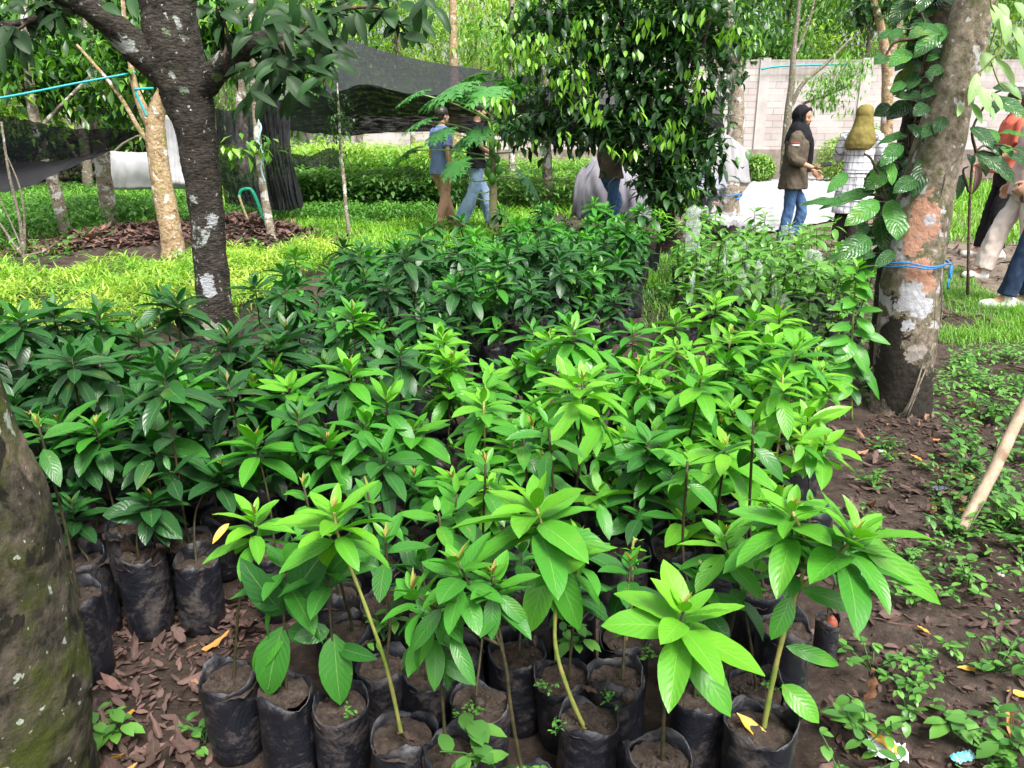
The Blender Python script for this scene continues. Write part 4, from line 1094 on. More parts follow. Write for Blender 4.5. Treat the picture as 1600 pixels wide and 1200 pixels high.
net("shade_net", "large black shade net sagging like a tent over the far seedling blocks", [
    ("canopy", NET_D, [[(402, 162, 11.6), (470, 152, 12.2), (530, 143, 12.6), (572, 132, 13), (650, 148, 13), (720, 148, 13), (900, 160, 13.4), (1130, 178, 13.4)],
                       [(405, 185, 12.2), (470, 185, 12.8), (530, 180, 13.2), (572, 176, 13.6), (640, 182, 14), (720, 185, 14), (900, 192, 14.4), (1130, 205, 14.4)],
                       [(408, 200, 13), (452, 204, 13.5), (510, 210, 14), (557, 211, 14.4), (622, 207, 15), (700, 206, 15), (900, 220, 15.4), (1130, 232, 15.4)]], .05),
    ("slope", NET_S, [[(517, 50, 17), (575, 72, 16.8), (640, 90, 16.6), (700, 101, 16.4), (790, 114, 16.2), (900, 124, 16), (1130, 150, 16)],
                      [(512, 100, 15.5), (575, 108, 15.2), (640, 122, 15), (700, 128, 14.8), (790, 135, 14.6), (900, 142, 14.5), (1130, 165, 14.5)],
                      [(508, 150, 12.7), (572, 134, 13), (640, 148, 13), (700, 150, 13), (790, 153, 13.2), (900, 161, 13.4), (1130, 179, 13.4)]], .03),
    ("side_curtain", NET_D, [[(400, 162, 11.6), (425, 160, 11.7), (452, 158, 12)], [(412, 240, 11.8), (432, 240, 11.8), (456, 240, 11.9)], [(425, 328, 12.1), (448, 329, 11.9), (474, 324, 12)]], .10),
    ("end_panel", NET_S, [[(336, 170, 12.2), (365, 172, 11.9), (402, 164, 11.7)], [(340, 240, 12.4), (368, 245, 11.9), (414, 240, 11.8)], [(352, 318, 12.6), (385, 322, 12), (428, 327, 12)]], .10),
])
net("shade_net", "torn black shade net drooping between the pale trunks over a bare patch", [
    ("canopy", NET_S, [[(-60, 170, 8.6), (0, 178, 8.7), (50, 190, 8.9), (110, 200, 9.2), (160, 202, 9.4), (222, 203, 9.6)], [(-60, 230, 8.9), (0, 232, 9), (50, 232, 9.2), (110, 228, 9.4), (160, 220, 9.5), (222, 205, 9.7)], [(-60, 258, 9.2), (0, 259, 9.3), (50, 252, 9.4), (110, 248, 9.6), (160, 235, 9.7), (222, 208, 9.7)]], .06),
    ("hem", NET_D, [[(-60, 256, 9.1), (0, 258, 9.2), (50, 252, 9.3), (110, 248, 9.4), (170, 232, 9.5)], [(-60, 302, 8.7), (0, 300, 8.7), (45, 292, 8.8), (95, 268, 9.2), (170, 236, 9.5)]], .05),
])
net("shade_net", "low black net screen at the foot of the wall, seen past the slim sapling", [
    ("canopy", NET_S, [[(455, 240, 17.2), (485, 243, 17.2), (510, 232, 17.2), (530, 235, 17)], [(460, 276, 17.4), (485, 278, 17.2), (510, 272, 17.2), (530, 268, 17)]], .08)])

# ------------------------------------------------------------------ sheets, cords, hoses
def fabric(name, c, rough=.85, transl=.15, c2=None, scale=3):
    m = plain_mat(name, c, rough, c2, scale, bstr=.3) if c2 else plain_mat(name, c, rough)
    nt = m.node_tree; b = nt.nodes["Principled BSDF"]
    tl = N(nt, "ShaderNodeBsdfTranslucent"); tl.inputs["Color"].default_value = (*c, 1)
    ms = N(nt, "ShaderNodeMixShader"); ms.inputs[0].default_value = transl
    nt.links.new(b.outputs[0], ms.inputs[1]); nt.links.new(tl.outputs[0], ms.inputs[2]); nt.links.new(ms.outputs[0], nt.nodes["Material Output"].inputs["Surface"])
    return m
WHITE = fabric('white_sheet', (.44, .44, .46), .9, .1, (.30, .29, .30), 2.2)
GREY = fabric('grey_sheet', (.34, .33, .37), .9, .25, (.24, .23, .27), 3)
def lay(name, label, pts, mat, amp=.04, cat="sheet", th=.0, grp=None, seed=0):
    rows = pts
    R = [spline([np.array(at_z(x, y, z)) for x, y, z in r], 40) for r in rows]
    V = []
    nv = 24
    for j in range(nv):
        for i in range(40):
            pass
    cols = [spline([R[k][i] for k in range(len(R))], nv) for i in range(40)]
    V = [np.array(cols[i][j]) + (0, 0, amp * abs(mnoise.noise(Vector((i * .35, j * .5, seed)))) + .5 * amp * mnoise.noise(Vector((i * .9, j * 1.1, seed)))) for j in range(nv) for i in range(40)]
    F = [(j * 40 + i, j * 40 + i + 1, (j + 1) * 40 + i + 1, (j + 1) * 40 + i) for j in range(nv - 1) for i in range(39)]
    mb = MB(); mb.add(V, F); o = mb.build(name, mat)
    md = o.modifiers.new("thick", 'SOLIDIFY'); md.thickness = .004
    return tag(o, label, cat, grp)
lay("ground_sheet", "large white woven sheet spread on the ground behind the standing woman", [[(1145, 352, .03), (1200, 362, .03), (1262, 352, .03), (1325, 340, .04)], [(1150, 318, .05), (1200, 315, .05), (1270, 312, .05), (1330, 305, .05)], [(1172, 284, .05), (1220, 278, .08), (1270, 275, .08), (1320, 280, .05)]], WHITE, .05, seed=1)
lay("ground_sheet", "crumpled grey-white sheet bunched at the near edge of the spread one", [[(1085, 345, .03), (1130, 368, .05), (1200, 362, .04)], [(1085, 335, .15), (1130, 348, .22), (1200, 350, .10)], [(1095, 322, .03), (1130, 330, .05), (1200, 345, .03)]], WHITE, .10, seed=2)
def hang(name, label, rows, mat, rip=.12, cat="sheet"):
    V, F = drape(rows, 40, 16, rip, 3, .22)
    mb = MB(); mb.add(V, F); o = mb.build(name, mat)
    md = o.modifiers.new("thick", 'SOLIDIFY'); md.thickness = .004
    return tag(o, label, cat)
hang("plastic_sheet", "pale translucent plastic sheet draped behind the person in jeans", [[(925, 250, 10.8), (940, 243, 10.8), (975, 262, 10.9), (1005, 270, 10.9)], [(900, 285, 10.6), (930, 290, 10.5), (975, 290, 10.6), (1010, 300, 10.7)], [(893, 338, 10.6), (930, 344, 10.4), (975, 340, 10.5), (1025, 342, 10.6)]], GREY, .22)
hang("white_screen", "white sheet hanging behind the bushy dark tree and the speckled trunk", [[(1100, 215, 11.5), (1130, 208, 11.5), (1168, 235, 11.6)], [(1085, 250, 11.4), (1130, 250, 11.4), (1170, 262, 11.5)], [(1075, 285, 11.3), (1130, 285, 11.3), (1172, 285, 11.5)]], WHITE, .06)
hang("net_roll", "rolled grey shade net lying behind the bushy tree's trunk", [[(1075, 285, 10.4), (1105, 278, 10.4), (1138, 272, 10.4)], [(1078, 305, 10.1), (1105, 300, 10.1), (1136, 292, 10.1)], [(1090, 325, 10.3), (1110, 318, 10.3), (1132, 305, 10.3)]], fabric('grey_net', (.20, .20, .26), .8, .1, (.33, .33, .40), 20), .10)
hang("white_screen", "white sheet standing behind the pale trunks at the edge of the wood", [[(172, 236, 15), (215, 238, 15), (300, 236, 15.2)], [(172, 264, 14.9), (215, 262, 14.9), (300, 262, 15.1)], [(172, 296, 15), (215, 296, 15), (300, 294, 15.2)]], WHITE, .03)
hang("white_screen", "narrow white sheet between the orange-brown trunk and the black-barked tree", [[(256, 180, 15), (268, 185, 15), (290, 235, 15)], [(256, 230, 15), (270, 240, 15), (292, 260, 15)], [(258, 285, 14.8), (272, 287, 14.8), (296, 288, 14.8)]], WHITE, .02)
def cord(name, label, pts, r, mat, cat="cord"):
    mb = MB(); tube(mb, spline([np.array(at_y(*p)) for p in pts], 40), r, 8)
    return tag(mb.build(name, mat), label, cat)
cord("rope", "turquoise rope stretched from beyond the frame to the forked orange-brown trunk", [(-120, 172, 7.4), (0, 153, 7.8), (60, 142, 8), (120, 130, 8.2), (212, 113, 8.5)], .011, teal_hose, "rope")
cord("hose", "bent green-blue hose hanging in the fork of the orange-brown trunk", [(240, 138, 8.4), (215, 139, 8.3), (212, 143, 8.3), (220, 162, 8.3), (230, 182, 8.3)], .012, teal_hose, "hose")
gh = plain_mat('green_hose', (.01, .25, .14), .4, (.02, .34, .2), 30)
cord("hose", "green hose arching to the ground beside the thin rope-wrapped trunk", [(374, 310, 9.4), (376, 299, 9.4), (385, 295, 9.4), (394, 298, 9.4), (402, 315, 9.3), (410, 335, 9.2), (417, 350, 9.2)], .020, gh, "hose")
cord("pipe", "short tan pipe leaning under the green hose", [(373, 305, 9.38), (380, 325, 9.38), (392, 355, 9.38)], .014, plain_mat('tan_pipe', (.45, .36, .20), .6), "pipe")
cord("rope", "pale blue rope wound along the thin grey trunk", [(402, 185, 9.0), (408, 200, 8.98), (404, 220, 8.98), (412, 245, 8.98), (408, 262, 8.98), (414, 285, 9.0)], .010, plain_mat('pale_rope', (.35, .55, .62), .7), "rope")
cord("rope", "blue cord tied low round the pale speckled trunk", [(1128, 303, at_z(1140, 345).y - .16), (1140, 306, at_z(1140, 345).y - .2), (1156, 303, at_z(1140, 345).y - .14), (1158, 306, at_z(1140, 345).y - .1), (1150, 312, at_z(1140, 345).y - .18)], .012, blue_rope, "rope")
cord("rope", "turquoise cord along the top of the block wall", [(1190, 108, 27.8), (1215, 104, 27.8), (1260, 102, 27.8), (1330, 100, 27.8)], .03, teal_hose, "rope")
# stick leaning in at the edge of the weeds
a = at_z(1500, 832, .01); b2 = at_y(1640, 560, a.y + .30)
mb = MB(); tube(mb, spline([np.array(a), np.array(a.lerp(b2, .3)) + (.006, 0, 0), np.array(a.lerp(b2, .62)), np.array(b2)], 30), [.017, .0165, .016, .0175, .016, .0165, .018, .0165, .0165, .017], 14, .05, 30) if False else tube(mb, spline([np.array(a), np.array(a.lerp(b2, .3)) + (.006, 0, 0), np.array(a.lerp(b2, .62)), np.array(b2)], 30), [.0195 * (1 + .10 * (k % 10 == 6)) * (1 - .004 * k) for k in range(30)], 14, .04, 30)
tag(mb.build("bamboo_pole", bark_mat('bamboo', (.30, .22, .15), (.44, .34, .25), scale=30, stretch=.1, bstr=.3, c3=(.22, .15, .10), c3_amt=.62, rough=.6)), "weathered brown bamboo pole slanting up from the weeds beside the path", "pole")
# ------------------------------------------------------------------ black bags with saplings
POT_R, POT_H, SOIL_Z = 0.0525, 0.200, 0.188
def bag_meshes(seed, R=POT_R, H=POT_H):
    rng = np.random.default_rng(seed)
    mb = MB(); sides = 40
    prof = [(0, .0), (.86, .0), (.98, .012), (1.03, .04), (1.05, .08), (1.04, .12), (1.03, .16), (1.03, .185), (1.05, 1.0), (1.00, 1.0), (.99, .175)]
    ph = rng.uniform(0, 6.28, 4); V = []; UV = []
    lx, ly = rng.normal(0, .006, 2)
    for i, (r, z) in enumerate(prof):
        for k in range(sides):
            a = 2 * PI * k / sides
            wr = 1 + .05 * math.sin(2 * a + ph[0]) + .03 * math.sin(5 * a + ph[1] + z * 20) + .055 * mnoise.noise(Vector((math.cos(a) * 2.2, math.sin(a) * 2.2, z * 25 + seed)))
            zz = z * H / .2 if z < .9 else H + .008 * math.sin(2 * a + ph[2]) + .010 * math.sin(3 * a + ph[3]) + .008 * mnoise.noise(Vector((math.cos(a) * 4, math.sin(a) * 4, seed)))
            if z > .9:
                wr *= 1 + .09 * mnoise.noise(Vector((math.cos(a) * 3, math.sin(a) * 3, seed + 3.)))
            V.append((R * r * wr * math.cos(a) + lx * z * 5 * (z < .9) + lx * (z > .9), R * r * wr * math.sin(a), zz))
            UV.append((k / sides, z))
    F = []
    for i in range(len(prof) - 1):
        for k in range(sides):
            a = i * sides + k; b = i * sides + (k + 1) % sides
            F.append((a, b, b + sides, a + sides))
    mb.add(V, F, UV)
    me = mb.mesh("plastic_bag", M['bag'])
    sb = MB(); V = []; F = []; rings = 9; z0 = SOIL_Z * H / .2 - rng.uniform(0, .012)
    dip = rng.uniform(-.004, .008)
    for i in range(rings + 1):
        r = R * 1.0 * i / rings
        for k in range(sides):
            a = 2 * PI * k / sides
            x, y = r * math.cos(a), r * math.sin(a)
            z = z0 + .011 * mnoise.fractal(Vector((x * 38, y * 38, seed)), 1.0, 2.0, 4) + dip * (1 - (i / rings) ** 2) + (.004 if i == 0 else 0)
            V.append((x, y, z))
    for i in range(rings):
        for k in range(sides):
            a = i * sides + k; b = i * sides + (k + 1) % sides
            F.append((a, a + sides, b + sides, b))
    sb.add(V, F)
    # crumbs lying on the soil
    for k in range(30):
        a = rng.uniform(0, 6.28); r = R * rng.uniform(.15, .85); s = rng.uniform(.0015, .005)
        tube(sb, [(r * math.cos(a), r * math.sin(a), z0 - s + h * s) for h in (.2, .9, 1.6, 2.1)], [s * .8, s, s * .8, s * .2], 6, .3, 200, seed=k)
    return me, sb.mesh("soil", M['pot_soil'])
BAGS = [bag_meshes(200 + k) for k in range(16)]
def add_bag(t, rng, k=None, rz=None, scale=1.0, plain=False):
    me, so = BAGS[int(rng.integers(0, len(BAGS))) if k is None else k]
    o = bpy.data.objects.new("plastic_bag", me); col.objects.link(o); o.parent = t
    o.rotation_euler = (rng.normal(0, .04), rng.normal(0, .04), rng.uniform(0, 6.28) if rz is None else rz)
    o.scale = (scale * rng.uniform(.94, 1.06), scale * rng.uniform(.94, 1.06), scale * rng.uniform(.92, 1.04))
    s = bpy.data.objects.new("soil", so); col.objects.link(s); s.parent = o
    return o

def head_leaves(mb, c, L, n, tint, rng, nx=2, ny=5, wr=.41, spread=1.0, axis_=(0, 0, 1), el0=1.0, el1=-.40, nb=None, tspan=.3, step=.045, droop=1.0):
    """a rosette: young upright leaves in the middle, older drooping ones below"""
    ax = unit(np.array(axis_, float)); c = np.array(c, float)
    tx = unit(np.cross(ax, (0.3, 1, 0.1))); ty = np.cross(ax, tx)
    a0 = rng.uniform(0, 6.28)
    for i in range(n):
        f = i / max(1, n - 1)
        az = a0 + i * 2.4 + rng.normal(0, .2)
        el = el0 + (el1 - el0) * f ** .8 + rng.normal(0, .16)
        d = (tx * math.cos(az) + ty * math.sin(az)) * math.cos(el) + ax * math.sin(el)
        up = -(tx * math.cos(az) + ty * math.sin(az)) * math.sin(el) + ax * math.cos(el)
        up = up + rng.normal(0, .18, 3)
        Li = L * (.40 + .6 * min(1, f * 2.2)) * rng.uniform(.85, 1.15)
        b = c - ax * step * f * 1.3 + d * .004
        leaf_batch(mb, b, d, up, Li, Li * wr * rng.uniform(.85, 1.12), (.15 + .65 * f) * rng.uniform(.5, 1.3) * droop, rng.uniform(.1, .42),
                   float(np.clip(tint + tspan * (.5 - f) + rng.normal(0, .05), 0, 1)), nx, ny, "oval", .008, rng)
def shoot(mb, c, L, rng, n=4, axis_=(0, 0, 1), tint=.5):
    for i in range(n):
        az = rng.uniform(0, 6.28); el = rng.uniform(1.1, 1.45)
        leaf_batch(mb, np.array(c) + (0, 0, .002), dirs_from(np.array([az]), np.array([el])), dirs_from(np.array([az]), np.array([el + PI / 2])), L * rng.uniform(.6, 1.1), L * .28, .3, .6, tint + rng.uniform(-.4, .4), 2, 4, "lance", rng=rng)

def in_front_of(px, py):
    return at_z(px, py, SOIL_Z)

FRONT_GROUP = "saplings in black bags, nearest rows"
explicit = [tuple(at_z(1295, 972, .11))[:2]]
def sapling(label, pot, heads, tint, L=.145, stem='stem_dark', n=13, mid=None, lower=(), seed=0, srad=.0042, bud=True, wr=.41, bagk=None, scale=1.0, group=None, nx=4, ny=8, yellow=None, el1=-.35, tspan=.3):
    """pot: where the stem leaves the soil in the photo; heads: [(px, py, dy, n, L)]; mid: bends of the stem (px, py)"""
    rng = np.random.default_rng(900 + seed)
    p = in_front_of(*pot)
    explicit.append((p.x, p.y))
    t = thing("potted_sapling", (p.x, p.y, 0), label, "sapling", group)
    add_bag(t, rng, bagk, scale=scale)
    O = np.array((p.x, p.y, 0))
    sm = MB(); fm = MB(); ym = MB(); bm = MB()
    hp = [np.array(at_y(h[0], h[1], p.y + h[2])) - O for h in heads]
    s0 = np.array((0, 0, SOIL_Z - .03))
    mids = [np.array(at_y(q[0], q[1], p.y + (heads[0][2]) * (pot[1] - q[1]) / max(1, pot[1] - heads[0][1]))) - O for q in (mid or [])]
    pts = [s0] + mids + [hp[0]] if mids else [s0, np.array((0, 0, SOIL_Z + .02)), (s0 + hp[0]) / 2 + rng.normal(0, .006, 3), hp[0]]
    P = spline(pts, 28)
    tube(sm, P, [srad * .64 * (1.25 - .55 * k / 27) * (1 + .10 * math.sin(k * 1.9)) for k in range(28)], 8)
    for k, h in enumerate(hp):
        nn, LL = heads[k][3], heads[k][4]
        if k:
            j = 15 + 2 * k
            a = np.array(P[min(j, 25)])
            tube(sm, spline([a, (a + h) / 2 + (0, 0, -.01), h], 10), list(np.linspace(srad * .7, srad * .5, 10)), 6)
            ax = unit((h - a)) * .6 + (0, 0, .6)
        else:
            ax = unit(h - np.array(P[20])) * .4 + np.array((0, 0, .8))
        head_leaves(fm, h, LL * .88, nn + 5, tint, rng, nx, ny, wr, axis_=ax, el1=el1, tspan=tspan)
        if bud:
            shoot(bm, h, .035, rng, 4)
    for (x0, y0, x1, y1, w, dt) in lower:
        a = np.array(at_y(x0, y0, p.y)); j = int(np.argmin([abs(q[2] + O[2] - a[2]) for q in P]))
        leaf_px(fm, x0, y0, x1, y1, p.y + P[j][1], p.y + P[j][1] + rng.uniform(-.05, .0), w, float(np.clip(tint + dt, 0, 1)), rng.uniform(.3, .9), .2, nx, ny, O)
    sm.build("stem", M[stem], t)
    if fm.n: fm.build("foliage", M['sap_leaf'], t)
    if bm.n: bm.build("young_foliage", M['young_leaf'], t)
    if yellow:
        x0, y0, x1, y1, w = yellow
        leaf_px(ym, x0, y0, x1, y1, p.y, p.y - .03, w, .8, .5, .5, 4, 8, O)
        ym.build("yellow_leaf", M['yellow_leaf'], t)
    return t

sapling("slender lime-leaved sapling with one yellow leaf, nearest the leaf-strewn ground", (362, 1050), [(398, 805, .04, 13, .105)], .78, mid=[(372, 960), (384, 880)], seed=1, yellow=(358, 818, 332, 850, 13), bagk=0, wr=.39)
sapling("low sapling with huge drooping dark green leaves hanging over the nearest bags", (446, 1078), [(444, 880, .03, 5, .13)], .50, mid=[(444, 980)], seed=2, srad=.0045, bud=False, bagk=1, tspan=-.2, el1=-.8,
        lower=[(442, 978, 418, 1088, 56, -.02), (448, 940, 380, 905, 56, -.20), (444, 960, 375, 872, 46, -.22), (446, 985, 395, 1050, 34, .12), (455, 935, 520, 845, 60, -.25), (450, 930, 478, 975, 24, .05), (450, 985, 510, 995, 36, -.1), (444, 875, 470, 850, 30, .1)])
sapling("sapling with a yellow-green bare stem arching up to a lime rosette", (630, 1145), [(522, 800, .05, 14, .115)], .82, stem='stem_green', mid=[(606, 1050), (572, 950), (545, 880), (528, 835)], seed=3, srad=.005, bagk=2)
sapling("sapling letting one broad grey-green leaf hang down over its own bag", (530, 1090), [(510, 880, .05, 6, .10)], .45, mid=[(518, 990)], seed=4, bud=False, bagk=3, lower=[(522, 990, 532, 1102, 54, 0), (528, 1012, 590, 1030, 26, -.1), (515, 985, 458, 998, 32, -.1), (512, 900, 560, 850, 40, -.1)])
sapling("tall sapling crowned by the broadest bright rosette, on a green-and-grey stem", (918, 1125), [(838, 792, .05, 15, .165), (905, 850, .06, 8, .11)], .74, mid=[(890, 1085), (868, 1010), (868, 930), (858, 860)], stem='stem_green', seed=5, srad=.0058, bagk=4, wr=.41,
        lower=[(856, 880, 826, 990, 46, -.05), (862, 870, 905, 985, 46, -.12), (860, 900, 880, 970, 30, -.1)])
sapling("bushy mid-green sapling with many small leaves and a bent dark stem", (826, 1240), [(716, 880, .03, 14, .092), (770, 900, .05, 10, .085), (645, 925, .05, 10, .085)], .60, mid=[(800, 1120), (790, 1040), (776, 995)], seed=6, srad=.0045, bagk=5, wr=.42,
        lower=[(700, 930, 720, 1000, 26, -.1), (690, 950, 640, 1020, 28, -.12), (705, 990, 742, 1072, 26, -.1), (770, 930, 768, 1000, 28, -.12), (780, 930, 826, 978, 26, -.1)])
sapling("dark-stemmed sapling with leaves tucked under its bushier neighbour, one yellow stalk at its foot", (698, 1176), [(676, 960, .03, 10, .095)], .52, mid=[(690, 1080), (684, 1030)], seed=7, bagk=6, el1=-.9, lower=[(684, 1030, 745, 1070, 24, -.1), (684, 1000, 628, 1030, 28, -.1)])
sapling("sapling with a wide flat lime rosette and a copper bud, above the nearest bags", (1036, 1178), [(1068, 955, -.01, 14, .142)], .76, mid=[(1038, 1100), (1046, 1030)], seed=8, srad=.0050, bagk=7, wr=.44, tspan=.2, el1=-.25)
sapling("branching sapling on a thick knotty yellow-green stem in the nearest corner bag", (1190, 1150), [(1238, 800, .04, 13, .13), (1340, 835, .02, 13, .155), (1218, 780, .10, 7, .10)], .84, stem='stem_green', mid=[(1204, 1080), (1222, 1000), (1243, 930), (1262, 860)], seed=9, srad=.0068, bagk=8, wr=.42, scale=1.1,
        lower=[(1250, 920, 1345, 955, 30, -.15), (1236, 930, 1205, 1000, 34, -.15), (1228, 1010, 1312, 1040, 26, -.1), (1222, 1070, 1280, 1130, 38, .05), (1345, 850, 1470, 945, 40, .05), (1238, 895, 1226, 935, 34, -.3)])
sapling("thin few-leaved lime sapling right beside the knotty-stemmed corner one", (1186, 1075), [(1132, 838, .05, 9, .12)], .84, mid=[(1172, 1000), (1158, 930)], seed=10, bagk=0, wr=.41)
sapling("stumpy cut green stem with one tiny tuft of new leaves, between two rosettes", (975, 1000), [(996, 842, .05, 5, .03)], .75, stem='stem_green', mid=[(985, 960), (988, 900), (989, 850)], seed=11, srad=.0052, bud=False, bagk=1)
sapling("sapling with a single round dark leaf low over the soil of its bag", (1085, 1100), [(1098, 900, .08, 7, .10)], .55, mid=[(1090, 1040), (1100, 980)], seed=12, bagk=2, lower=[(1103, 1042, 1100, 1092, 40, -.25), (1104, 960, 1140, 1000, 30, -.1)])
sapling("sapling in a bag with a dark cracked seed beside its stem", (972, 1068), [(985, 880, .12, 7, .11)], .45, mid=[(976, 1000), (980, 950)], seed=13, bagk=3)
sapling("thin dark-stemmed sapling growing up behind the broadest rosette", (888, 1045), [(900, 900, .02, 8, .10)], .50, mid=[(896, 970)], seed=14, bagk=None, group=None)
sapling("shaded sapling in the bag with torn plastic behind the nearest row", (745, 1090), [(760, 900, .14, 9, .10)], .40, seed=15, bagk=4)
sapling("shaded sapling in a full bag between the green-stemmed and bent-stemmed saplings", (812, 1018), [(815, 860, .10, 9, .11)], .42, seed=16, bagk=5)
sapling("sapling with pale underleaves in the second bag row behind the arching stem", (666, 1052), [(660, 880, .10, 8, .11)], .45, seed=17, bagk=6, lower=[(660, 960, 700, 1010, 26, 0)])
sapling("dark glossy sapling in the wide low bag beside the mossy trunk", (222, 884), [(236, 778, .02, 15, .115)], .26, mid=[(214, 840)], seed=18, bagk=7, scale=1.12, wr=.44, lower=[(232, 800, 160, 805, 38, 0), (238, 800, 285, 842, 36, .05)])
sapling("dark sapling standing in the tall wrinkled bag on the leaf litter", (305, 880), [(345, 735, .10, 13, .13)], .24, mid=[(306, 800)], seed=19, bagk=8, scale=1.03)
sapling("dark sapling leaning from the bag half hidden by the mossy trunk", (140, 885), [(112, 790, .05, 13, .11)], .24, seed=20, bagk=0, scale=1.05)
sapling("tall dark sapling with paler upper leaves rising next to the mossy trunk", (190, 835), [(150, 668, .05, 12, .135), (90, 660, .05, 6, .14)], .42, seed=21, bagk=1, mid=[(165, 740)])
sapling("wide glossy sapling with long spreading leaves behind the tall wrinkled bag", (262, 838), [(242, 680, .05, 15, .165)], .34, seed=22, bagk=2, wr=.38)
sapling("glossy sapling with a shining lime leaf hanging at its front", (430, 860), [(398, 688, .05, 11, .15)], .72, seed=23, bagk=3, mid=[(420, 780)], wr=.42)
sapling("sapling with a bronze unfolding shoot above glossy leaves", (560, 850), [(512, 690, .05, 14, .135), (575, 655, .08, 8, .11)], .62, seed=24, bagk=4, mid=[(540, 770)])
sapling("sapling with bright upright shoots right behind the arching yellow-green stem", (640, 845), [(648, 745, .04, 12, .11)], .62, seed=25, bagk=5, mid=[(655, 800)])
sapling("lime sapling with long shiny leaves in front of the blotched trunk", (420, 760), [(395, 600, .05, 9, .16), (330, 595, .1, 8, .14)], .66, seed=26, bagk=6)
sapling("dark sapling lifting two broad upright leaves beside the blotched trunk", (520, 720), [(508, 570, .05, 15, .165)], .22, seed=27, bagk=7, mid=[(500, 640)], el1=-.2)
sapling("lime sapling standing out against the dark bed behind it", (700, 720), [(706, 562, .05, 10, .13), (700, 600, .03, 8, .12)], .95, seed=28, bagk=8)
sapling("sapling with a wide rosette over a copper bud amid the lime-leaved block", (1050, 860), [(1028, 708, .05, 14, .14)], .72, seed=29, bagk=0)
sapling("sapling with a pointed pale bud above its leaves amid the lime-leaved block", (1165, 850), [(1166, 722, .04, 12, .14)], .80, seed=30, bagk=1)
sapling("tall sapling with yellow-lime leaves at the edge of the lime-leaved block", (1265, 800), [(1262, 652, .05, 10, .15), (1290, 690, .0, 7, .15)], .95, seed=31, bagk=2)
sapling("sapling with a pink-tipped bud in the centre of the bed", (845, 700), [(838, 560, .05, 13, .145)], .60, seed=32, bagk=3)
sapling("dome-shaped sapling behind the broadest rosette", (800, 830), [(800, 690, .05, 14, .14)], .62, seed=33, bagk=4)
# bags whose plants are lost among the others
extra_pots = [(598, 1039), (937, 987), (1011, 1008), (1228, 997), (1110, 1032), (1197, 940), (601, 955), (552, 990), (531, 937), (836, 958), (836, 910), (650, 846), (587, 885), (972, 864), (125, 945), (1207, 1070), (305, 850), (1085, 960), (900, 960), (765, 960), (690, 960), (1140, 975), (720, 1010)]

def crowd_proto(seed, tint, h, L, nh, nlow, wr=.41, el1=-.45, stem='stem_dark'):
    rng = np.random.default_rng(seed)
    t = thing("potted_sapling", (0, 0, 0), "", "sapling")
    add_bag(t, rng)
    sm = MB(); fm = MB(); bm = MB()
    top = np.array((rng.normal(0, .03), rng.normal(0, .03), h))
    P = spline([(0, 0, SOIL_Z - .02), (0, 0, SOIL_Z + .03), top * (.6, .6, .55) + (.012, 0, .03), top], 16)
    tube(sm, P, list(np.linspace(.0042, .0028, 16)), 6)
    head_leaves(fm, top, L, nh, tint, rng, 2, 6, wr, el1=el1)
    for k in range(nlow):           # side shoots and leaves lower down
        j = int(rng.integers(8, 14)); q = np.array(P[j])
        az = rng.uniform(0, 6.28); el = rng.uniform(-.5, .5)
        if rng.uniform() < .35:
            e = q + np.array((math.cos(az), math.sin(az), .5)) * rng.uniform(.04, .09)
            tube(sm, [q, e], [.003, .002], 5)
            head_leaves(fm, e, L * .75, 6, tint - .05, rng, 2, 5, wr, step=.02)
        else:
            leaf_batch(fm, q, dirs_from(np.array([az]), np.array([el])), dirs_from(np.array([az]), np.array([el + PI / 2])) + rng.normal(0, .2, 3), L * rng.uniform(.6, 1.05), L * wr * .95, rng.uniform(.4, 1.1), .25, max(0, tint - .12 + rng.normal(0, .06)), 2, 6, rng=rng)
    if rng.uniform() < .6:
        shoot(bm, top, .035, rng, 3)
    sm.build("stem", M[stem], t); fm.build("foliage", M['sap_leaf'], t)
    if bm.n:
        bm.build("young_foliage", M['young_leaf'], t)
    return t
PR = {'dark': [], 'mid': [], 'lime': [], 'low': []}
for k in range(14):
    PR['dark'].append(crowd_proto(300 + k, .10 + .05 * (k % 5), .46 + .035 * (k % 5), .115 + .012 * (k % 3), 18, 9))
    PR['mid'].append(crowd_proto(330 + k, .46 + .06 * (k % 4), .45 + .035 * (k % 5), .108 + .012 * (k % 3), 17, 8))
    PR['lime'].append(crowd_proto(360 + k, .66 + .07 * (k % 5), .44 + .035 * (k % 5), .102 + .014 * (k % 3), 16, 8, stem='stem_green' if k % 3 == 0 else 'stem_dark'))
for k in range(6):
    PR['low'].append(crowd_proto(390 + k, .55, .42 + .03 * k, .085, 8, 0))
used_p = set()
def plant(kind_, x, y, z, label, group, rng, s=1.0):
    i = int(rng.integers(0, len(PR[kind_]))); src = PR[kind_][i]
    if (kind_, i) in used_p:
        o = copy_tree(src)
    else:
        used_p.add((kind_, i)); o = src
    o.location = (x, y, z); o.rotation_euler = (rng.normal(0, .035), rng.normal(0, .035), rng.uniform(0, 6.28)); o.scale = (s, s, s * rng.uniform(.82, 1.16))
    o["label"] = label; o["group"] = group
    return o
rng = np.random.default_rng(12)
placed = list(explicit)
def free(x, y, r):
    return all((x - a) ** 2 + (y - b) ** 2 > r * r for a, b in placed)
for k, (x, y) in enumerate(extra_pots):
    p = in_front_of(x, y)
    if not free(p.x, p.y, .085):
        continue
    placed.append((p.x, p.y))
    kd = 'low' if y > 900 else ('mid' if x > 500 else 'dark')
    plant(kd, p.x, p.y, 0, "low shaded sapling in a black bag under the nearest rosettes" if kd == 'low' else "sapling half hidden behind the nearest row of rosettes", "low saplings under the nearest rosettes" if kd == 'low' else "saplings behind the nearest row", rng)
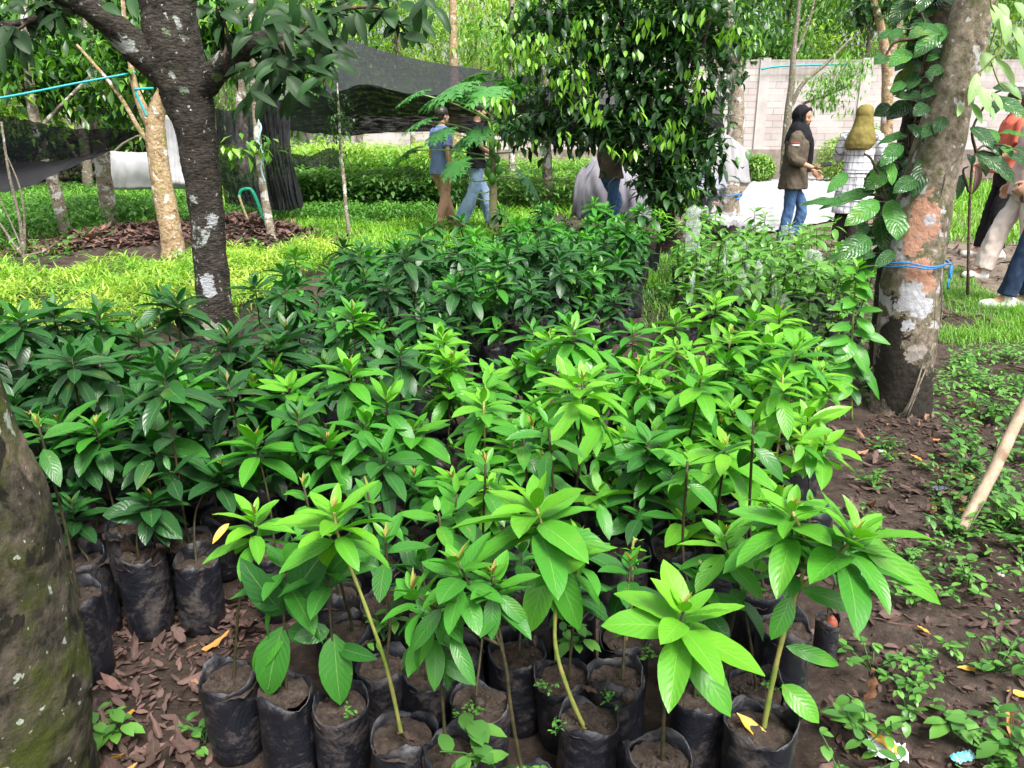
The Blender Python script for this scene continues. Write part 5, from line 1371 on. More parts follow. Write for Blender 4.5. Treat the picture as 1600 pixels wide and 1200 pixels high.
FRONT = [(at_z(x, y, .19).x, at_z(x, y, .19).y) for x, y in [(100, 850), (330, 835), (420, 900), (560, 880), (780, 930), (980, 900), (1150, 900), (1215, 860), (1275, 770), (1300, 690), (1270, 635), (1100, 630), (900, 640), (700, 650), (560, 660), (300, 660), (0, 690), (-150, 715), (-150, 800)]]
BACK = [(at_z(x, y, .19).x, at_z(x, y, .19).y) for x, y in [(-120, 635), (0, 630), (300, 600), (380, 562), (460, 518), (500, 495), (700, 430), (860, 390), (1000, 388), (1005, 430), (985, 480), (935, 535), (700, 585), (500, 640), (300, 655), (0, 680), (-150, 700)]]
def hexgrid(poly, s, jit, rng):
    P = np.array(poly); x0, y0 = P.min(0); x1, y1 = P.max(0); out = []
    j = 0; y = y0
    while y < y1:
        x = x0 + (s / 2 if j % 2 else 0)
        while x < x1:
            out.append((x + rng.normal(0, jit), y + rng.normal(0, jit))); x += s
        y += s * .866; j += 1
    q = np.array(out)
    q = q[in_poly(P, q[:, 0], q[:, 1])]
    sl = q[:, 0] / q[:, 1]
    gap = (sl > -.43) & (sl < -.335) & (q[:, 1] > 2.55) & (q[:, 1] < 4.5)       # open ground before the blotched trunk
    return q[~gap]
TR = at_z(342, 562)
nf = 0
for x, y in hexgrid(FRONT, .157, .018, rng):
    if not free(x, y, .115) or (x - TR.x) ** 2 + (y - TR.y) ** 2 < .05:
        continue
    placed.append((x, y)); nf += 1
    v = x + .35 - .10 * (y - 2) + rng.normal(0, .22)
    kd = 'dark' if v < -.35 else ('mid' if v < .05 else 'lime')
    if y > 2.7 and x < .3 and rng.uniform() < .5:
        kd = 'dark' if x < -.3 else 'mid'
    lab = {'dark': "dark-leaved sapling in the glossy block between the mossy trunk and the blotched trunk", 'mid': "mid-green sapling where the dark and the lime-leaved blocks meet", 'lime': "lime-green sapling in the bright block next to the bare trodden ground"}[kd]
    plant(kd, x, y, 0, lab, {'dark': "dark saplings of the near block", 'mid': "mid-green saplings of the near block", 'lime': "lime saplings of the near block"}[kd], rng, rng.uniform(.92, 1.08))
nb = 0
for x, y in hexgrid(BACK, .215, .02, rng):
    if not free(x, y, .15) or (x - TR.x) ** 2 + (y - TR.y) ** 2 < .06:
        continue
    placed.append((x, y)); nb += 1
    far = y > 5.2
    kd = 'dark' if rng.uniform() < (.72 if not far else .45) else 'mid'  # more mid-green plants far off: sunlit tops put into the leaf colour
    if far:
        lab, gr = "glossy sapling at the far end of the dark bed, towards the papaya", "far saplings of the dark bed"
    elif x < -1.0:
        lab, gr = "deep green sapling around the foot of the blotched dark trunk, against the yellow-green bed", "saplings round the blotched trunk"
    else:
        lab, gr = "deep green sapling of the dark bed beyond the narrow gap", "near saplings of the dark bed"
    plant(kd, x, y, 0, lab, gr, rng, rng.uniform(.92, 1.12))
print("crowd", nf, nb)
for kd in PR:       # a kind that found no place is not built
    for i, src in enumerate(PR[kd]):
        if (kd, i) not in used_p:
            for ch in list(src.children_recursive):
                bpy.data.objects.remove(ch)
            bpy.data.objects.remove(src)

# seedlings grafted under clear plastic sleeves ------------------------------
def sleeve_material():
    m, nt, b = new_mat("clear_plastic_sleeve")
    b.inputs["Base Color"].default_value = (.75, .80, .80, 1); b.inputs["Roughness"].default_value = .25
    tr = N(nt, "ShaderNodeBsdfTransparent"); ms = N(nt, "ShaderNodeMixShader")
    nz = tex_noise(nt, coord(nt, "Object", (1, 1, .3)), 50, 4)
    nt.links.new(math_n(nt, 'MULTIPLY', nz, .42), ms.inputs[0])
    nt.links.new(tr.outputs[0], ms.inputs[1]); nt.links.new(b.outputs[0], ms.inputs[2]); nt.links.new(ms.outputs[0], nt.nodes["Material Output"].inputs["Surface"])
    bump(nt, b, nz, 1.0, .01)
    return m
SLV = sleeve_material()
def graft_proto(seed, sleeve, h):
    rng = np.random.default_rng(seed)
    t = thing("grafted_seedling" if sleeve else "potted_seedling", (0, 0, 0), "", "seedling")
    add_bag(t, rng, scale=.75)
    sm = MB(); fm = MB()
    P = spline([(0, 0, .10), (.005, 0, .2), (rng.normal(0, .02), rng.normal(0, .02), h)], 12)
    tube(sm, P, list(np.linspace(.0042, .002, 12)), 5)
    for k in range(int(h * 26)):
        q = np.array(P[int(rng.integers(3, 12))]); az = rng.uniform(0, 6.28); el = rng.uniform(-.4, .6)
        leaf_batch(fm, q, dirs_from(np.array([az]), np.array([el])), dirs_from(np.array([az]), np.array([el + PI / 2])), rng.uniform(.08, .14), rng.uniform(.036, .06), rng.uniform(.3, 1), .25, rng.uniform(.2, 1), 2, 4, rng=rng)
    head_leaves(fm, P[-1], .10, 8, .85, rng, 2, 4)
    sm.build("stem", M['stem_dark'], t); fm.build("foliage", M['weed_leaf'], t)
    if sleeve:
        sb = MB(); z0 = h - .12
        tube(sb, [(P[-1][0] * .8 + .004 * math.sin(k), P[-1][1] * .8, z0 + k * .022) for k in range(9)], [.022, .026, .028, .025, .029, .027, .024, .015, .006], 10, .35, 40, cap=False, squash=.5, seed=seed)
        sb.build("plastic_sleeve", SLV, t)
    return t
gp = [graft_proto(500 + k, k % 5 == 0, .38 + .05 * (k % 5)) for k in range(10)]
rng = np.random.default_rng(15)
GB = [(at_z(x, y, .14).x, at_z(x, y, .14).y) for x, y in [(1075, 520), (1200, 540), (1340, 540), (1345, 470), (1310, 425), (1200, 405), (1060, 405), (1050, 450)]]
gi = 0
for x, y in hexgrid(GB, .22, .04, rng):
    if not free(x, y, .13):
        continue
    placed.append((x, y))
    src = gp[gi % 10]
    o = src if gi < 10 else copy_tree(src)
    o.location = (x, y, 0); o.rotation_euler = (rng.normal(0, .04), rng.normal(0, .04), rng.uniform(0, 6.28)); s = rng.uniform(.85, 1.2); o.scale = (s, s, s)
    o["label"] = "grafted seedling under a clear plastic sleeve, in the bed before the standing woman" if gi % 5 == 0 else "thin leafy seedling among the plastic-sleeved ones before the standing woman"
    o["group"] = "seedlings with plastic sleeves" if gi % 5 == 0 else "thin seedlings among the sleeved ones"
    gi += 1
p = at_z(1014, 428)
o = plant('lime', p.x, p.y, 0, "tall bright-topped sapling by itself before the bushy dark tree's trunk", None, rng, 1.35)
del o["group"]
def sleeve(label, x, y0, y1, w, Y):
    a = at_y(x, y1, Y); b_ = at_y(x, y0, Y); s = pxm(x, y0, Y)
    t = thing("grafted_seedling", (a.x, a.y, 0), label, "seedling", None)
    rng = np.random.default_rng(x)
    add_bag(t, rng, scale=.8)
    sb = MB(); n = 12
    tube(sb, [(.004 * math.sin(k * 1.3), 0, a.z + (b_.z - a.z) * k / (n - 1)) for k in range(n)], [w / 2 * s * (1 + .12 * math.sin(k * 2.1)) * (.4 if k == n - 1 else 1) for k in range(n)], 12, .3, 30, cap=False, squash=.5, seed=x)
    sb.build("plastic_sleeve", SLV, t)
    sm = MB(); fm = MB(); tube(sm, [(0, 0, .1), (0, 0, b_.z)], [.004, .003], 6)
    head_leaves(fm, (0, 0, b_.z), .08, 5, .6, rng, 2, 5)
    for k in range(8):
        az = rng.uniform(0, 6.28)
        leaf_batch(fm, np.array((0, 0, rng.uniform(.25, a.z + .05))), dirs_from(np.array([az]), np.array([0.])), (0, 0, 1), .09, .035, .7, .2, rng.uniform(.2, .8), 2, 5, rng=rng)
    sm.build("stem", M['stem_dark'], t); fm.build("foliage", M['weed_leaf'], t)
sleeve("seedling in the tallest clear plastic sleeve, close to the bushy dark tree's trunk", 1080, 322, 395, 24, 6.2)
sleeve("seedling under a long dull plastic sleeve in front of the bright new leaves", 1163, 375, 420, 14, 5.6)
sleeve("seedling with a crumpled clear bag over its top, nearest the big-leaved climber", 1268, 390, 430, 28, 5.3)
sleeve("seedling with a frosty plastic sleeve at the feet of the standing woman", 1228, 352, 385, 20, 6.6)
# the tall leafy seedling before the lichen-patched trunk
p = at_z(1331, 658); O = np.array((p.x, p.y, 0))
t = thing("tall_seedling", O, "tall thin seedling with leaves all along its green stem, before the lichen-patched trunk", "seedling")
sm = MB(); fm = MB()
P = spline([np.array(at_y(x, y, p.y)) - O for x, y in [(1331, 658), (1330, 600), (1331, 540), (1334, 480), (1337, 440), (1340, 415)]], 30)
tube(sm, P, list(np.linspace(.006, .003, 30)), 8)
rng = np.random.default_rng(66)
head_leaves(fm, P[-1], .11, 11, .8, rng, 4, 6, wr=.4)
for (x0, y0, x1, y1, w, ti) in [(130, 350, 285, 405, 40, .65), (150, 300, 220, 370, 45, .7), (150, 270, 255, 270, 30, .6), (125, 380, 65, 480, 80, .7), (125, 380, 0, 410, 45, .7), (130, 400, 190, 520, 60, .7), (130, 440, 240, 625, 40, .6), (125, 500, 10, 600, 85, .65), (130, 500, 205, 550, 40, .4),
                            (125, 560, 65, 630, 50, .75), (130, 580, 158, 645, 36, .3), (145, 260, 30, 265, 36, .55), (150, 150, 195, 190, 40, .75), (150, 120, 95, 105, 36, .75), (150, 120, 225, 135, 36, .7), (135, 470, 40, 500, 45, .6), (140, 220, 95, 262, 45, .7), (128, 330, 40, 350, 40, .6), (140, 180, 190, 230, 40, .7), (130, 420, 60, 440, 40, .5)]:
    x0, x1, y0, y1 = 1280 + x0 / 2.553, 1280 + x1 / 2.553, 380 + y0 / 2.553, 380 + y1 / 2.553
    leaf_px(fm, x0, y0, x1, y1, p.y, p.y - .07, w / 2.3, ti, .6, .22, 4, 8, O, wave=.012)
sm.build("stem", M['stem_green'], t); fm.build("foliage", M['sap_leaf'], t)
# the little bag with a sprouted seed
p = at_z(1295, 972, .11)
t = thing("potted_seedling", (p.x, p.y, 0), "thin seedling sprouting from a reddish split seed in a tiny bag, on bare soil", "seedling")
rng = np.random.default_rng(3)
bo = add_bag(t, rng, 3); bo.scale = (.52, .52, .60); bo.rotation_euler = (0, 0, 0)
sm = MB(); tube(sm, spline([(-.006, 0, .10), (-.004, 0, .16), (.004, 0, .24), (.012, .01, .36)], 16), .0028, 6); sm.build("stem", M['stem_dark'], t)
sm = MB(); tube(sm, [(.004, -.006, .094 + z) for z in (0, .006, .016, .026, .034, .038)], [.007, .012, .015, .012, .006, .002], 14, .1, 80); sm.build("seed", plain_mat('seed_coat', (.16, .035, .02), .5, (.30, .09, .05), 60), t)
fm = MB(); head_leaves(fm, (.012, .01, .36), .09, 6, .5, rng, 4, 6); fm.build("foliage", M['sap_leaf'], t)
# seed beside one stem
for (x, y, s, lab) in [(979, 1085, .016, "dark split seed lying on the soil of a nearest bag"), (748, 1098, .012, "small dark seed husk half sunk in the torn bag's soil")]:
    p = at_z(x, y, SOIL_Z + .004); mb = MB()
    tube(mb, [(0, 0, z * s) for z in (-.9, -.6, 0, .6, .95)], [s * .4, s * .85, s, s * .8, s * .25], 14, .35, 60)
    o = mb.build("seed", plain_mat('dark_seed', (.018, .012, .010), .6, (.06, .045, .035), 90, bstr=.5)); o.location = p; tag(o, lab, "seed")

# ------------------------------------------------------------------ fallen leaves
def dead_mesh(seed):
    rng = np.random.default_rng(seed); mb = MB()
    L = 1.0
    leaf_batch(mb, (-.5, 0, .04), (1, 0, rng.uniform(-.05, .35)), (0, rng.normal(0, .45), 1), L, rng.uniform(.28, .52), rng.uniform(-1.4, 1.1), rng.uniform(-.9, 1.1), rng.uniform(.0, .8), 4, 10, "oval" if seed % 3 else "lance", .05, rng)
    tube(mb, [(-.62, 0, .03), (-.5, 0, .04)], [.010, .012], 5, tint=.2)
    return mb.mesh("fallen_leaf", M['dead_leaf'])
DEAD = [dead_mesh(600 + k) for k in range(20)]
DEADY = []
for k in range(4):
    rr = np.random.default_rng(650 + k); mb = MB()
    leaf_batch(mb, (-.5, 0, .04), (1, 0, .1), (0, .2, 1), 1.0, .33, rr.uniform(-.6, .5), .4, .5, 4, 10, "oval", .02, rr)
    DEADY.append(mb.mesh("yellow_leaf", M['yellow_leaf']))
def fallen(x, y, z, s, rng, label, group, meshes=DEAD, name="fallen_leaf"):
    o = bpy.data.objects.new(name, meshes[int(rng.integers(0, len(meshes)))]); col.objects.link(o)
    o.location = (x, y, z); o.rotation_euler = (rng.normal(0, .22), rng.normal(0, .22), rng.uniform(0, 6.28)); o.scale = (s, s, s)
    return tag(o, label, "leaf", group)
rng = np.random.default_rng(88)
LL = [G(140, 940), G(400, 930), G(420, 1010), G(330, 1060), G(340, 1300), G(120, 1300)]
for a, b_ in scatter(LL, 115, rng):
    if free(a, b_, .055):
        fallen(a, b_, .004 + rng.uniform(0, .02), .032 + .085 * rng.uniform() ** 2.2, rng, "dry brown leaf on the litter between the mossy trunk and the nearest black bags", "dry leaves by the mossy trunk")
RR = [G(1280, 1300), G(1290, 1010), G(1300, 880), G(1330, 760), G(1340, 660), G(1480, 600), G(1650, 600), G(1720, 800), G(1800, 1300)]
for a, b_ in scatter(RR, 150, rng, lambda a, b: .35 + .65 * (mnoise.noise(Vector((a * 2, b * 2, 7))) > 0)):
    fallen(a, b_, .004 + rng.uniform(0, .01), rng.uniform(.04, .085) * (1.25 if rng.uniform() < .2 else 1), rng, "dry reddish leaf lying on the bare soil beside the lime-leaved saplings", "dry leaves on the bare soil")
for (x, y, s, lab) in [(1430, 718, .07, "yellow leaf on the bare soil below the lichen-patched trunk"), (1440, 990, .06, "orange-yellow leaf by the small weeds, nearest the tiny bag"), (1515, 1048, .055, "yellow leaf pair next to a weed tuft near the pole's foot side"), (1592, 1090, .06, "bright yellow leaf at the edge of the weeds"), (1175, 1145, .08, "narrow yellow leaf lying on the corner bag's soil"), (1500, 800, .05, "small yellow leaf at the foot of the pole"), (158, 868, .045, "orange leaf caught behind the wide low bag"), (175, 1195, .06, "orange leaf at the base of the mossy trunk"), (205, 1118, .045, "orange leaf beside the little weed near the mossy trunk"), (1382, 1168, .08, "tan curled leaf on the white litter")]:
    z = SOIL_Z + .01 if lab.endswith("bag's soil") else .01
    p = at_z(x, y, z); fallen(p.x, p.y, p.z, s, rng, lab, None, DEADY, "fallen_leaf")
for (x, y, s, lab) in [(636, 1160, .07, "torn pink-brown leaf on the soil of the arching sapling's bag"), (921, 1070, .05, "red-brown curled leaf standing at a bag's rim"), (836, 1002, .04, "small tan leaf on the soil of a shaded bag"), (255, 878, .11, "big brown leaf lying across the wide low bag"), (200, 872, .08, "folded brown leaf on the wide low bag")]:
    p = at_z(x, y, SOIL_Z + .012); fallen(p.x, p.y, p.z, s, rng, lab, None)
# leaf litter nobody could count: between the bags, on the far soil and on the heap
def litter(name, label, poly, n, smin, smax, seed, zf=None, tl=(0, .8)):
    rng = np.random.default_rng(seed); q = scatter(poly, n, rng); n = len(q)
    z = np.array([zf(a, b) if zf else hgt(a, b) for a, b in q]) + .006
    az = rng.uniform(0, 2 * PI, n); el = rng.normal(0, .25, n)
    mb = MB()
    L = rng.uniform(smin, smax, n)
    leaf_batch(mb, np.column_stack([q, z]), dirs_from(az, el), dirs_from(az, el + PI / 2) + rng.normal(0, .25, (n, 3)), L, L * .38, rng.uniform(-.8, .8, n), rng.uniform(-.5, .7, n), rng.uniform(*tl, n), 2, 4, "oval", .02, rng)
    return tag(kind(mb.build(name, M['dead_leaf']), "stuff"), label, "leaf litter")
litter("leaf_litter", "brown litter between the black bags", [(-2.6, 1.9), (-.6, 1.3), (.6, 1.0), (1.6, 3.2), (.9, 4.2), (1.0, 7), (-2.5, 4.2)], 900, .04, .09, 71)
litter("leaf_litter", "fine litter of leaf bits on the bare soil", RR, 2600, .010, .048, 72)
litter("leaf_litter", "fine litter of leaf bits by the mossy trunk", LL, 520, .012, .04, 73)
litter("leaf_litter", "reddish leaf litter strewn over the path and under the walkers", [G(1060, 400), G(1290, 420), G(1500, 560), G(1700, 640), (8, 5.5), (8, 17), G(1250, 270), G(1030, 345)], 3200, .05, .12, 74, tl=(.2, .85))
litter("leaf_litter", "litter between the sleeved seedlings and the bushy tree", [G(960, 520), G(1100, 560), G(1350, 640), G(1360, 420), G(1000, 390)], 700, .04, .10, 75)
HP = at_z(245, 392)
def heap(a, b):
    d = math.hypot((a - HP.x) / 1.7, (b - HP.y - .5) / 1.1); d2 = math.hypot((a - HP.x - 1.0) / .8, (b - HP.y - .8) / .8)
    return max(0, .24 * (1 - d * d)) + max(0, .16 * (1 - d2 * d2)) + .04 * mnoise.noise(Vector((a * 4, b * 4, 1)))
hx = np.linspace(HP.x - 2.2, HP.x + 2.4, 60); hy = np.linspace(HP.y - .9, HP.y + 2.0, 40)
X, Yg = np.meshgrid(hx, hy); Z = np.array([[heap(a, b) - .03 for a in hx] for b in hy])
i, j = np.meshgrid(np.arange(39), np.arange(59), indexing='ij'); a = (i * 60 + j).ravel()
mb = MB(); mb.add(np.stack([X.ravel(), Yg.ravel(), Z.ravel()], 1), np.stack([a, a + 1, a + 61, a + 60], 1))
kind(mb.build("soil_mound", M['soil']), "structure")
litter("leaf_heap", "heap of dry brown leaves around the forked orange-brown trunk", [(HP.x - 1.7, HP.y - .45), (HP.x + 2, HP.y - .1), (HP.x + 2.2, HP.y + 1.6), (HP.x - 1.6, HP.y + 1.5)], 4200, .06, .15, 76, heap, (.0, .65))

# ------------------------------------------------------------------ weeds
def weed_mesh(seed, big=False):
    rng = np.random.default_rng(seed); mb = MB()
    n = 6 if big else int(rng.integers(4, 9))
    for k in range(n):
        az = rng.uniform(0, 6.28); r = rng.uniform(.02, .12) * (1 if not big else 1.1); h = rng.uniform(.03, .10)
        e = np.array((r * math.cos(az), r * math.sin(az), h))
        tube(mb, spline([(0, 0, -.005), e * (.5, .5, .7), e], 6), .0016, 4, cap=False, tint=.2)
        m = int(rng.integers(3, 7)) if not big else 3
        for j in range(m):
            a2 = rng.uniform(0, 6.28); el = rng.uniform(-.3, .7)
            f = rng.uniform(.4, 1)
            L = rng.uniform(.018, .038) * (2.1 if big else 1)
            leaf_batch(mb, e * (f, f, f), dirs_from(np.array([a2]), np.array([el])), dirs_from(np.array([a2]), np.array([el + PI / 2])), L, L * rng.uniform(.45, .7), rng.uniform(.3, .9), .2, rng.uniform(.1, .8), 2, 4, "round" if seed % 2 else "oval", rng=rng)
    return mb.mesh("weed", M['weed_leaf'])
WEED = [weed_mesh(700 + k) for k in range(9)]; WBIG = [weed_mesh(720 + k, True) for k in range(3)]
def weed(x, y, s, rng, label, group=None, big=False):
    me = WBIG if big else WEED
    o = bpy.data.objects.new("weed", me[int(rng.integers(0, len(me)))]); col.objects.link(o)
    o.location = (x, y, hgt(x, y)); o.rotation_euler = (0, 0, rng.uniform(0, 6.28)); o.scale = (s, s, s)
    return tag(o, label, "weed", group)
rng = np.random.default_rng(91)
W1 = [G(1490, 620), G(1640, 600), G(1800, 800), G(1850, 1300), G(1560, 1300), G(1540, 1000), G(1450, 900), G(1500, 820), G(1480, 700)]
for a, b_ in scatter(W1, 46, rng, lambda a, b: .15 + .85 * (mnoise.noise(Vector((a * 2.4, b * 2.4, 17))) > -.05)):
    weed(a, b_, rng.uniform(.8, 1.7), rng, "small green weed tuft in the weedy strip round the pole", "weed tufts round the pole")
W2 = [G(1300, 1250), G(1320, 900), G(1360, 700), G(1480, 640), G(1500, 860), G(1560, 1250)]
for a, b_ in scatter(W2, 30, rng):
    weed(a, b_, rng.uniform(.5, 1.0), rng, "tiny weed sprouting from the bare soil beside the bags", "weed sprouts on the bare soil")
for (x, y, s, lab) in [(1350, 1165, .8, "leafy weed at the bottom of the bare soil next to the white litter"), (1490, 1150, .75, "broad-leaved weed sprawling near the blue wrapper"), (1580, 1175, .7, "broad-leaved weed at the corner of the weedy strip"), (185, 1148, .7, "little bright weed at the foot of the mossy trunk"), (320, 1160, .5, "sprout between the mossy trunk and the nearest bag"), (600, 1000, .5, "round-leaved weed growing between two black bags"), (775, 1200, .8, "bright three-leaved sprout in front of the nearest bags"), (905, 1010, .6, "sprout with paired leaves beside a shaded stem")]:
    p = at_z(x, y, .02 if x < 500 or x > 1300 else SOIL_Z); o = weed(p.x, p.y, s, rng, lab, None, True); o.location.z = p.z
for (x, y) in [(715, 1130), (735, 1118), (952, 1098), (848, 1080), (430, 1075), (540, 1120), (1240, 1010), (868, 1150), (1205, 1080), (1010, 1030)]:
    p = at_z(x, y, SOIL_Z); o = weed(p.x, p.y, .28, rng, "speck of green weed on the soil inside a bag", "weed specks inside the bags"); o.location.z = p.z + .002
W3 = [G(1290, 620), G(1360, 640), G(1350, 420), G(1280, 400), G(1060, 400), G(1030, 470), G(1150, 560)]
q = scatter(W3, 900, rng); mbw = MB()
def weeds_stuff(poly, n, s, seed, label, mat='weed_leaf'):
    rng = np.random.default_rng(seed); q = scatter(poly, n, rng, lambda a, b: .1 + .9 * (mnoise.noise(Vector((a * 2, b * 2, seed))) > -.1)); n = len(q); mb = MB()
    for k in range(5):
        az = rng.uniform(0, 2 * PI, n); el = rng.uniform(-.2, 1, n)
        z = rng.uniform(.01, .08, n) * s
        leaf_batch(mb, np.column_stack([q + rng.normal(0, .03 * s, (n, 2)), z]), dirs_from(az, el), dirs_from(az, el + PI / 2), .035 * s * rng.uniform(.6, 1.4, n), .018 * s * rng.uniform(.6, 1.4, n), .6, .2, rng.uniform(0, 1, n), 2, 3, rng=rng)
    return tag(kind(mb.build("ground_cover", M[mat]), "stuff"), label, "ground cover")
weeds_stuff(W3, 1100, 1.5, 5, "low green ground cover under the sleeved seedlings")
weeds_stuff(W1, 150, .6, 6, "creeping ground cover in the weedy strip round the pole")
weeds_stuff([G(1440, 640), G(1500, 560), G(1650, 540), G(1700, 640), G(1560, 640)], 300, .9, 7, "ground cover between the lichen-patched trunk and the path")
weeds_stuff(g1b, 2600, 2.6, 8, "leafy ground cover round the pale trunks")
weeds_stuff(g1, 900, 1.6, 9, "low leaves among the bright grass")
# litter made by people
def crumple(name, label, cat, x, y, w, l, h, mat, seed):
    p = at_z(x, y); rng = np.random.default_rng(seed)
    n = 22; V = []; F = []
    for i in range(n):
        for j in range(n):
            u, v = i / (n - 1) - .5, j / (n - 1) - .5
            V.append((u * w * (1 + .2 * mnoise.noise(Vector((v * 4, seed, 0)))), v * l * (1 + .2 * mnoise.noise(Vector((u * 4, seed, 5)))), .006 + h * abs(mnoise.noise(Vector((u * 5, v * 5, seed)))) + .3 * h * mnoise.noise(Vector((u * 14, v * 14, seed)))))
    F = [(i * n + j, (i + 1) * n + j, (i + 1) * n + j + 1, i * n + j + 1) for i in range(n - 1) for j in range(n - 1)]
    mb = MB(); mb.add(V, F); o = mb.build(name, mat, None, False); o.location = (p.x, p.y, .004); o.rotation_euler = (0, 0, rng.uniform(0, 6.28))
    md = o.modifiers.new("thick", 'SOLIDIFY'); md.thickness = .0012
    return tag(o, label, cat)
crumple("plastic_scrap", "crumpled white-and-pale-blue plastic scrap on the soil near the bottom edge", "litter", 1385, 1178, .075, .055, .02, plain_mat('white_plastic', (.62, .66, .70), .35, (.75, .75, .75), 30), 4)
crumple("plastic_wrapper", "small turquoise wrapper beside the broad-leaved weed", "litter", 1503, 1190, .022, .05, .012, plain_mat('turquoise_plastic', (.03, .42, .50), .3, (.35, .60, .65), 40), 5)
crumple("plastic_scrap", "grey scrap of plastic half way up the bare soil", "litter", 1468, 767, .05, .03, .008, plain_mat('grey_plastic', (.16, .17, .22), .5), 6)
rng = np.random.default_rng(17)
for (x, y, s, lab) in [(1562, 898, .012, "grey pebble among the weeds near the pole"), (298, 1165, .018, "shiny whitish pebble by the nearest bag"), (1215, 1058, .006, "pale grit on a bag's soil"), (1375, 705, .014, "small stone at the foot of the lichen-patched trunk")]:
    p = at_z(x, y, SOIL_Z if 'bag' in lab and 'grit' in lab else .006); mb = MB()
    tube(mb, [(0, 0, z * s) for z in (-.5, -.3, 0, .35, .5)], [s * .5, s * .9, s, s * .7, s * .1], 10, .3, 50, seed=x)
    o = mb.build("pebble", plain_mat('stone', (.22, .20, .18), .8, (.38, .35, .33), 60)); o.location = p; tag(o, lab, "stone")
# ------------------------------------------------------------------ people
def solid(name, mb, mat, parent, voxel=.008, smooth=6, wrinkle=0.0, wscale=9.0, seed=0):
    """closes everything in mb into one continuous surface"""
    o = mb.build(name, mat, None)
    r = o.modifiers.new("close", 'REMESH'); r.mode = 'VOXEL'; r.voxel_size = voxel; r.use_smooth_shade = True
    s = o.modifiers.new("soften", 'SMOOTH'); s.iterations = smooth; s.factor = .5
    dg = bpy.context.evaluated_depsgraph_get()
    me = bpy.data.meshes.new_from_object(o.evaluated_get(dg))
    o.modifiers.clear(); o.data = me
    if wrinkle:
        n = len(me.vertices); co = np.zeros(n * 3); me.vertices.foreach_get("co", co); co = co.reshape(-1, 3)
        no = np.zeros(n * 3); me.vertices.foreach_get("normal", no); no = no.reshape(-1, 3)
        for k in range(n):
            p = co[k]
            w = mnoise.noise(Vector((p[0] * wscale, p[1] * wscale, p[2] * wscale * .45 + seed))) + .5 * mnoise.noise(Vector((p[0] * wscale * 2.3 + p[2] * 7, p[1] * wscale * 2.3, p[2] * wscale * 1.6 + seed)))
            co[k] = p + no[k] * w * wrinkle
        me.vertices.foreach_set("co", co.ravel())
    me.materials.clear(); me.materials.append(mat)
    me.polygons.foreach_set("use_smooth", np.ones(len(me.polygons), bool)); me.update()
    o.parent = parent
    return o
def rings(mb, R, sides=24, power=1.0):
    """horizontal-ish loft: (x, y, z, rx, ry)"""
    V = []; n = len(R)
    for (x, y, z, rx, ry) in R:
        for k in range(sides):
            a = 2 * PI * k / sides
            V.append((x + rx * math.cos(a), y + ry * math.sin(a), z))
    F = [(i * sides + k, i * sides + (k + 1) % sides, (i + 1) * sides + (k + 1) % sides, (i + 1) * sides + k) for i in range(n - 1) for k in range(sides)]
    V += [(R[0][0], R[0][1], R[0][2] - .002), (R[-1][0], R[-1][1], R[-1][2] + .002)]
    T = []
    for k in range(sides):
        T.append((k, n * sides, (k + 1) % sides)[::1]); T.append(((n - 1) * sides + k, (n - 1) * sides + (k + 1) % sides, n * sides + 1))
    off = mb.n
    mb.add(V, F)
    mb.f.append(np.array([(a + off, c + off, b + off, -1) for a, b, c in [(t[0], t[1], t[2]) for t in T[0::2]]] + [(a + off, b + off, c + off, -1) for a, b, c in T[1::2]]))
def ellip(mb, c, r, rot=None, seg=20):
    c = np.array(c); V = []
    for i in range(seg + 1):
        th = PI * i / seg
        for k in range(seg):
            a = 2 * PI * k / seg
            v = np.array((r[0] * math.sin(th) * math.cos(a), r[1] * math.sin(th) * math.sin(a), r[2] * math.cos(th)))
            if rot is not None:
                v = np.array(rot @ Vector(v))
            V.append(c + v)
    F = [(i * seg + k, (i + 1) * seg + k, (i + 1) * seg + (k + 1) % seg, i * seg + (k + 1) % seg) for i in range(seg) for k in range(seg)]
    mb.add(V, F)
def limb(mb, pts, rad, n=16, sides=14, squash=1.0):
    P = spline(pts, n)
    tube(mb, P, list(np.interp(np.linspace(0, 1, n), np.linspace(0, 1, len(rad)), rad)), sides, squash=squash)
def hand(mb, w, d, palm_n, curl, side):
    """a palm and five fingers from the wrist w along d; palm_n: where the palm faces"""
    w = Vector(w); d = Vector(d).normalized(); pn = Vector(palm_n); pn = (pn - d * pn.dot(d)).normalized(); s = d.cross(pn).normalized() * side
    Rm = Matrix((s, d, pn)).transposed()
    ellip(mb, w + d * .045, (.040, .054, .016), Rm, 14)
    for k, (o, L) in enumerate(((-.030, .068), (-.010, .078), (.010, .074), (.029, .058))):
        a = w + d * .082 + s * o
        c = curl * (1 + .12 * k)
        p1 = a + (d * math.cos(c * .5) + pn * math.sin(c * .5)) * L * .42
        p2 = p1 + (d * math.cos(c * 1.2) + pn * math.sin(c * 1.2)) * L * .33
        p3 = p2 + (d * math.cos(c * 1.7) + pn * math.sin(c * 1.7)) * L * .25
        tube(mb, [w + d * .05 + s * o * .9, a, p1, p2, p3], [.010, .0095, .0088, .008, .006], 8)
    t0 = w + d * .025 - s * .028
    tube(mb, [t0, t0 - s * .022 + d * .022 + pn * .012, t0 - s * .030 + d * .050 + pn * .022, t0 - s * .026 + d * .070 + pn * .028], [.013, .011, .010, .007], 8)
SKIN = plain_mat('skin', (.42, .23, .15), .5, (.46, .26, .17), 8, .35)
HAIR = plain_mat('black_hair', (.010, .008, .007), .4, (.03, .025, .02), 40, .4, .5)
LIP = plain_mat('lips', (.40, .12, .10), .45)
DARK = plain_mat('eye_dark', (.012, .010, .010), .25)
WSHOE = plain_mat('white_shoe', (.68, .68, .66), .6, (.55, .54, .52), 30)
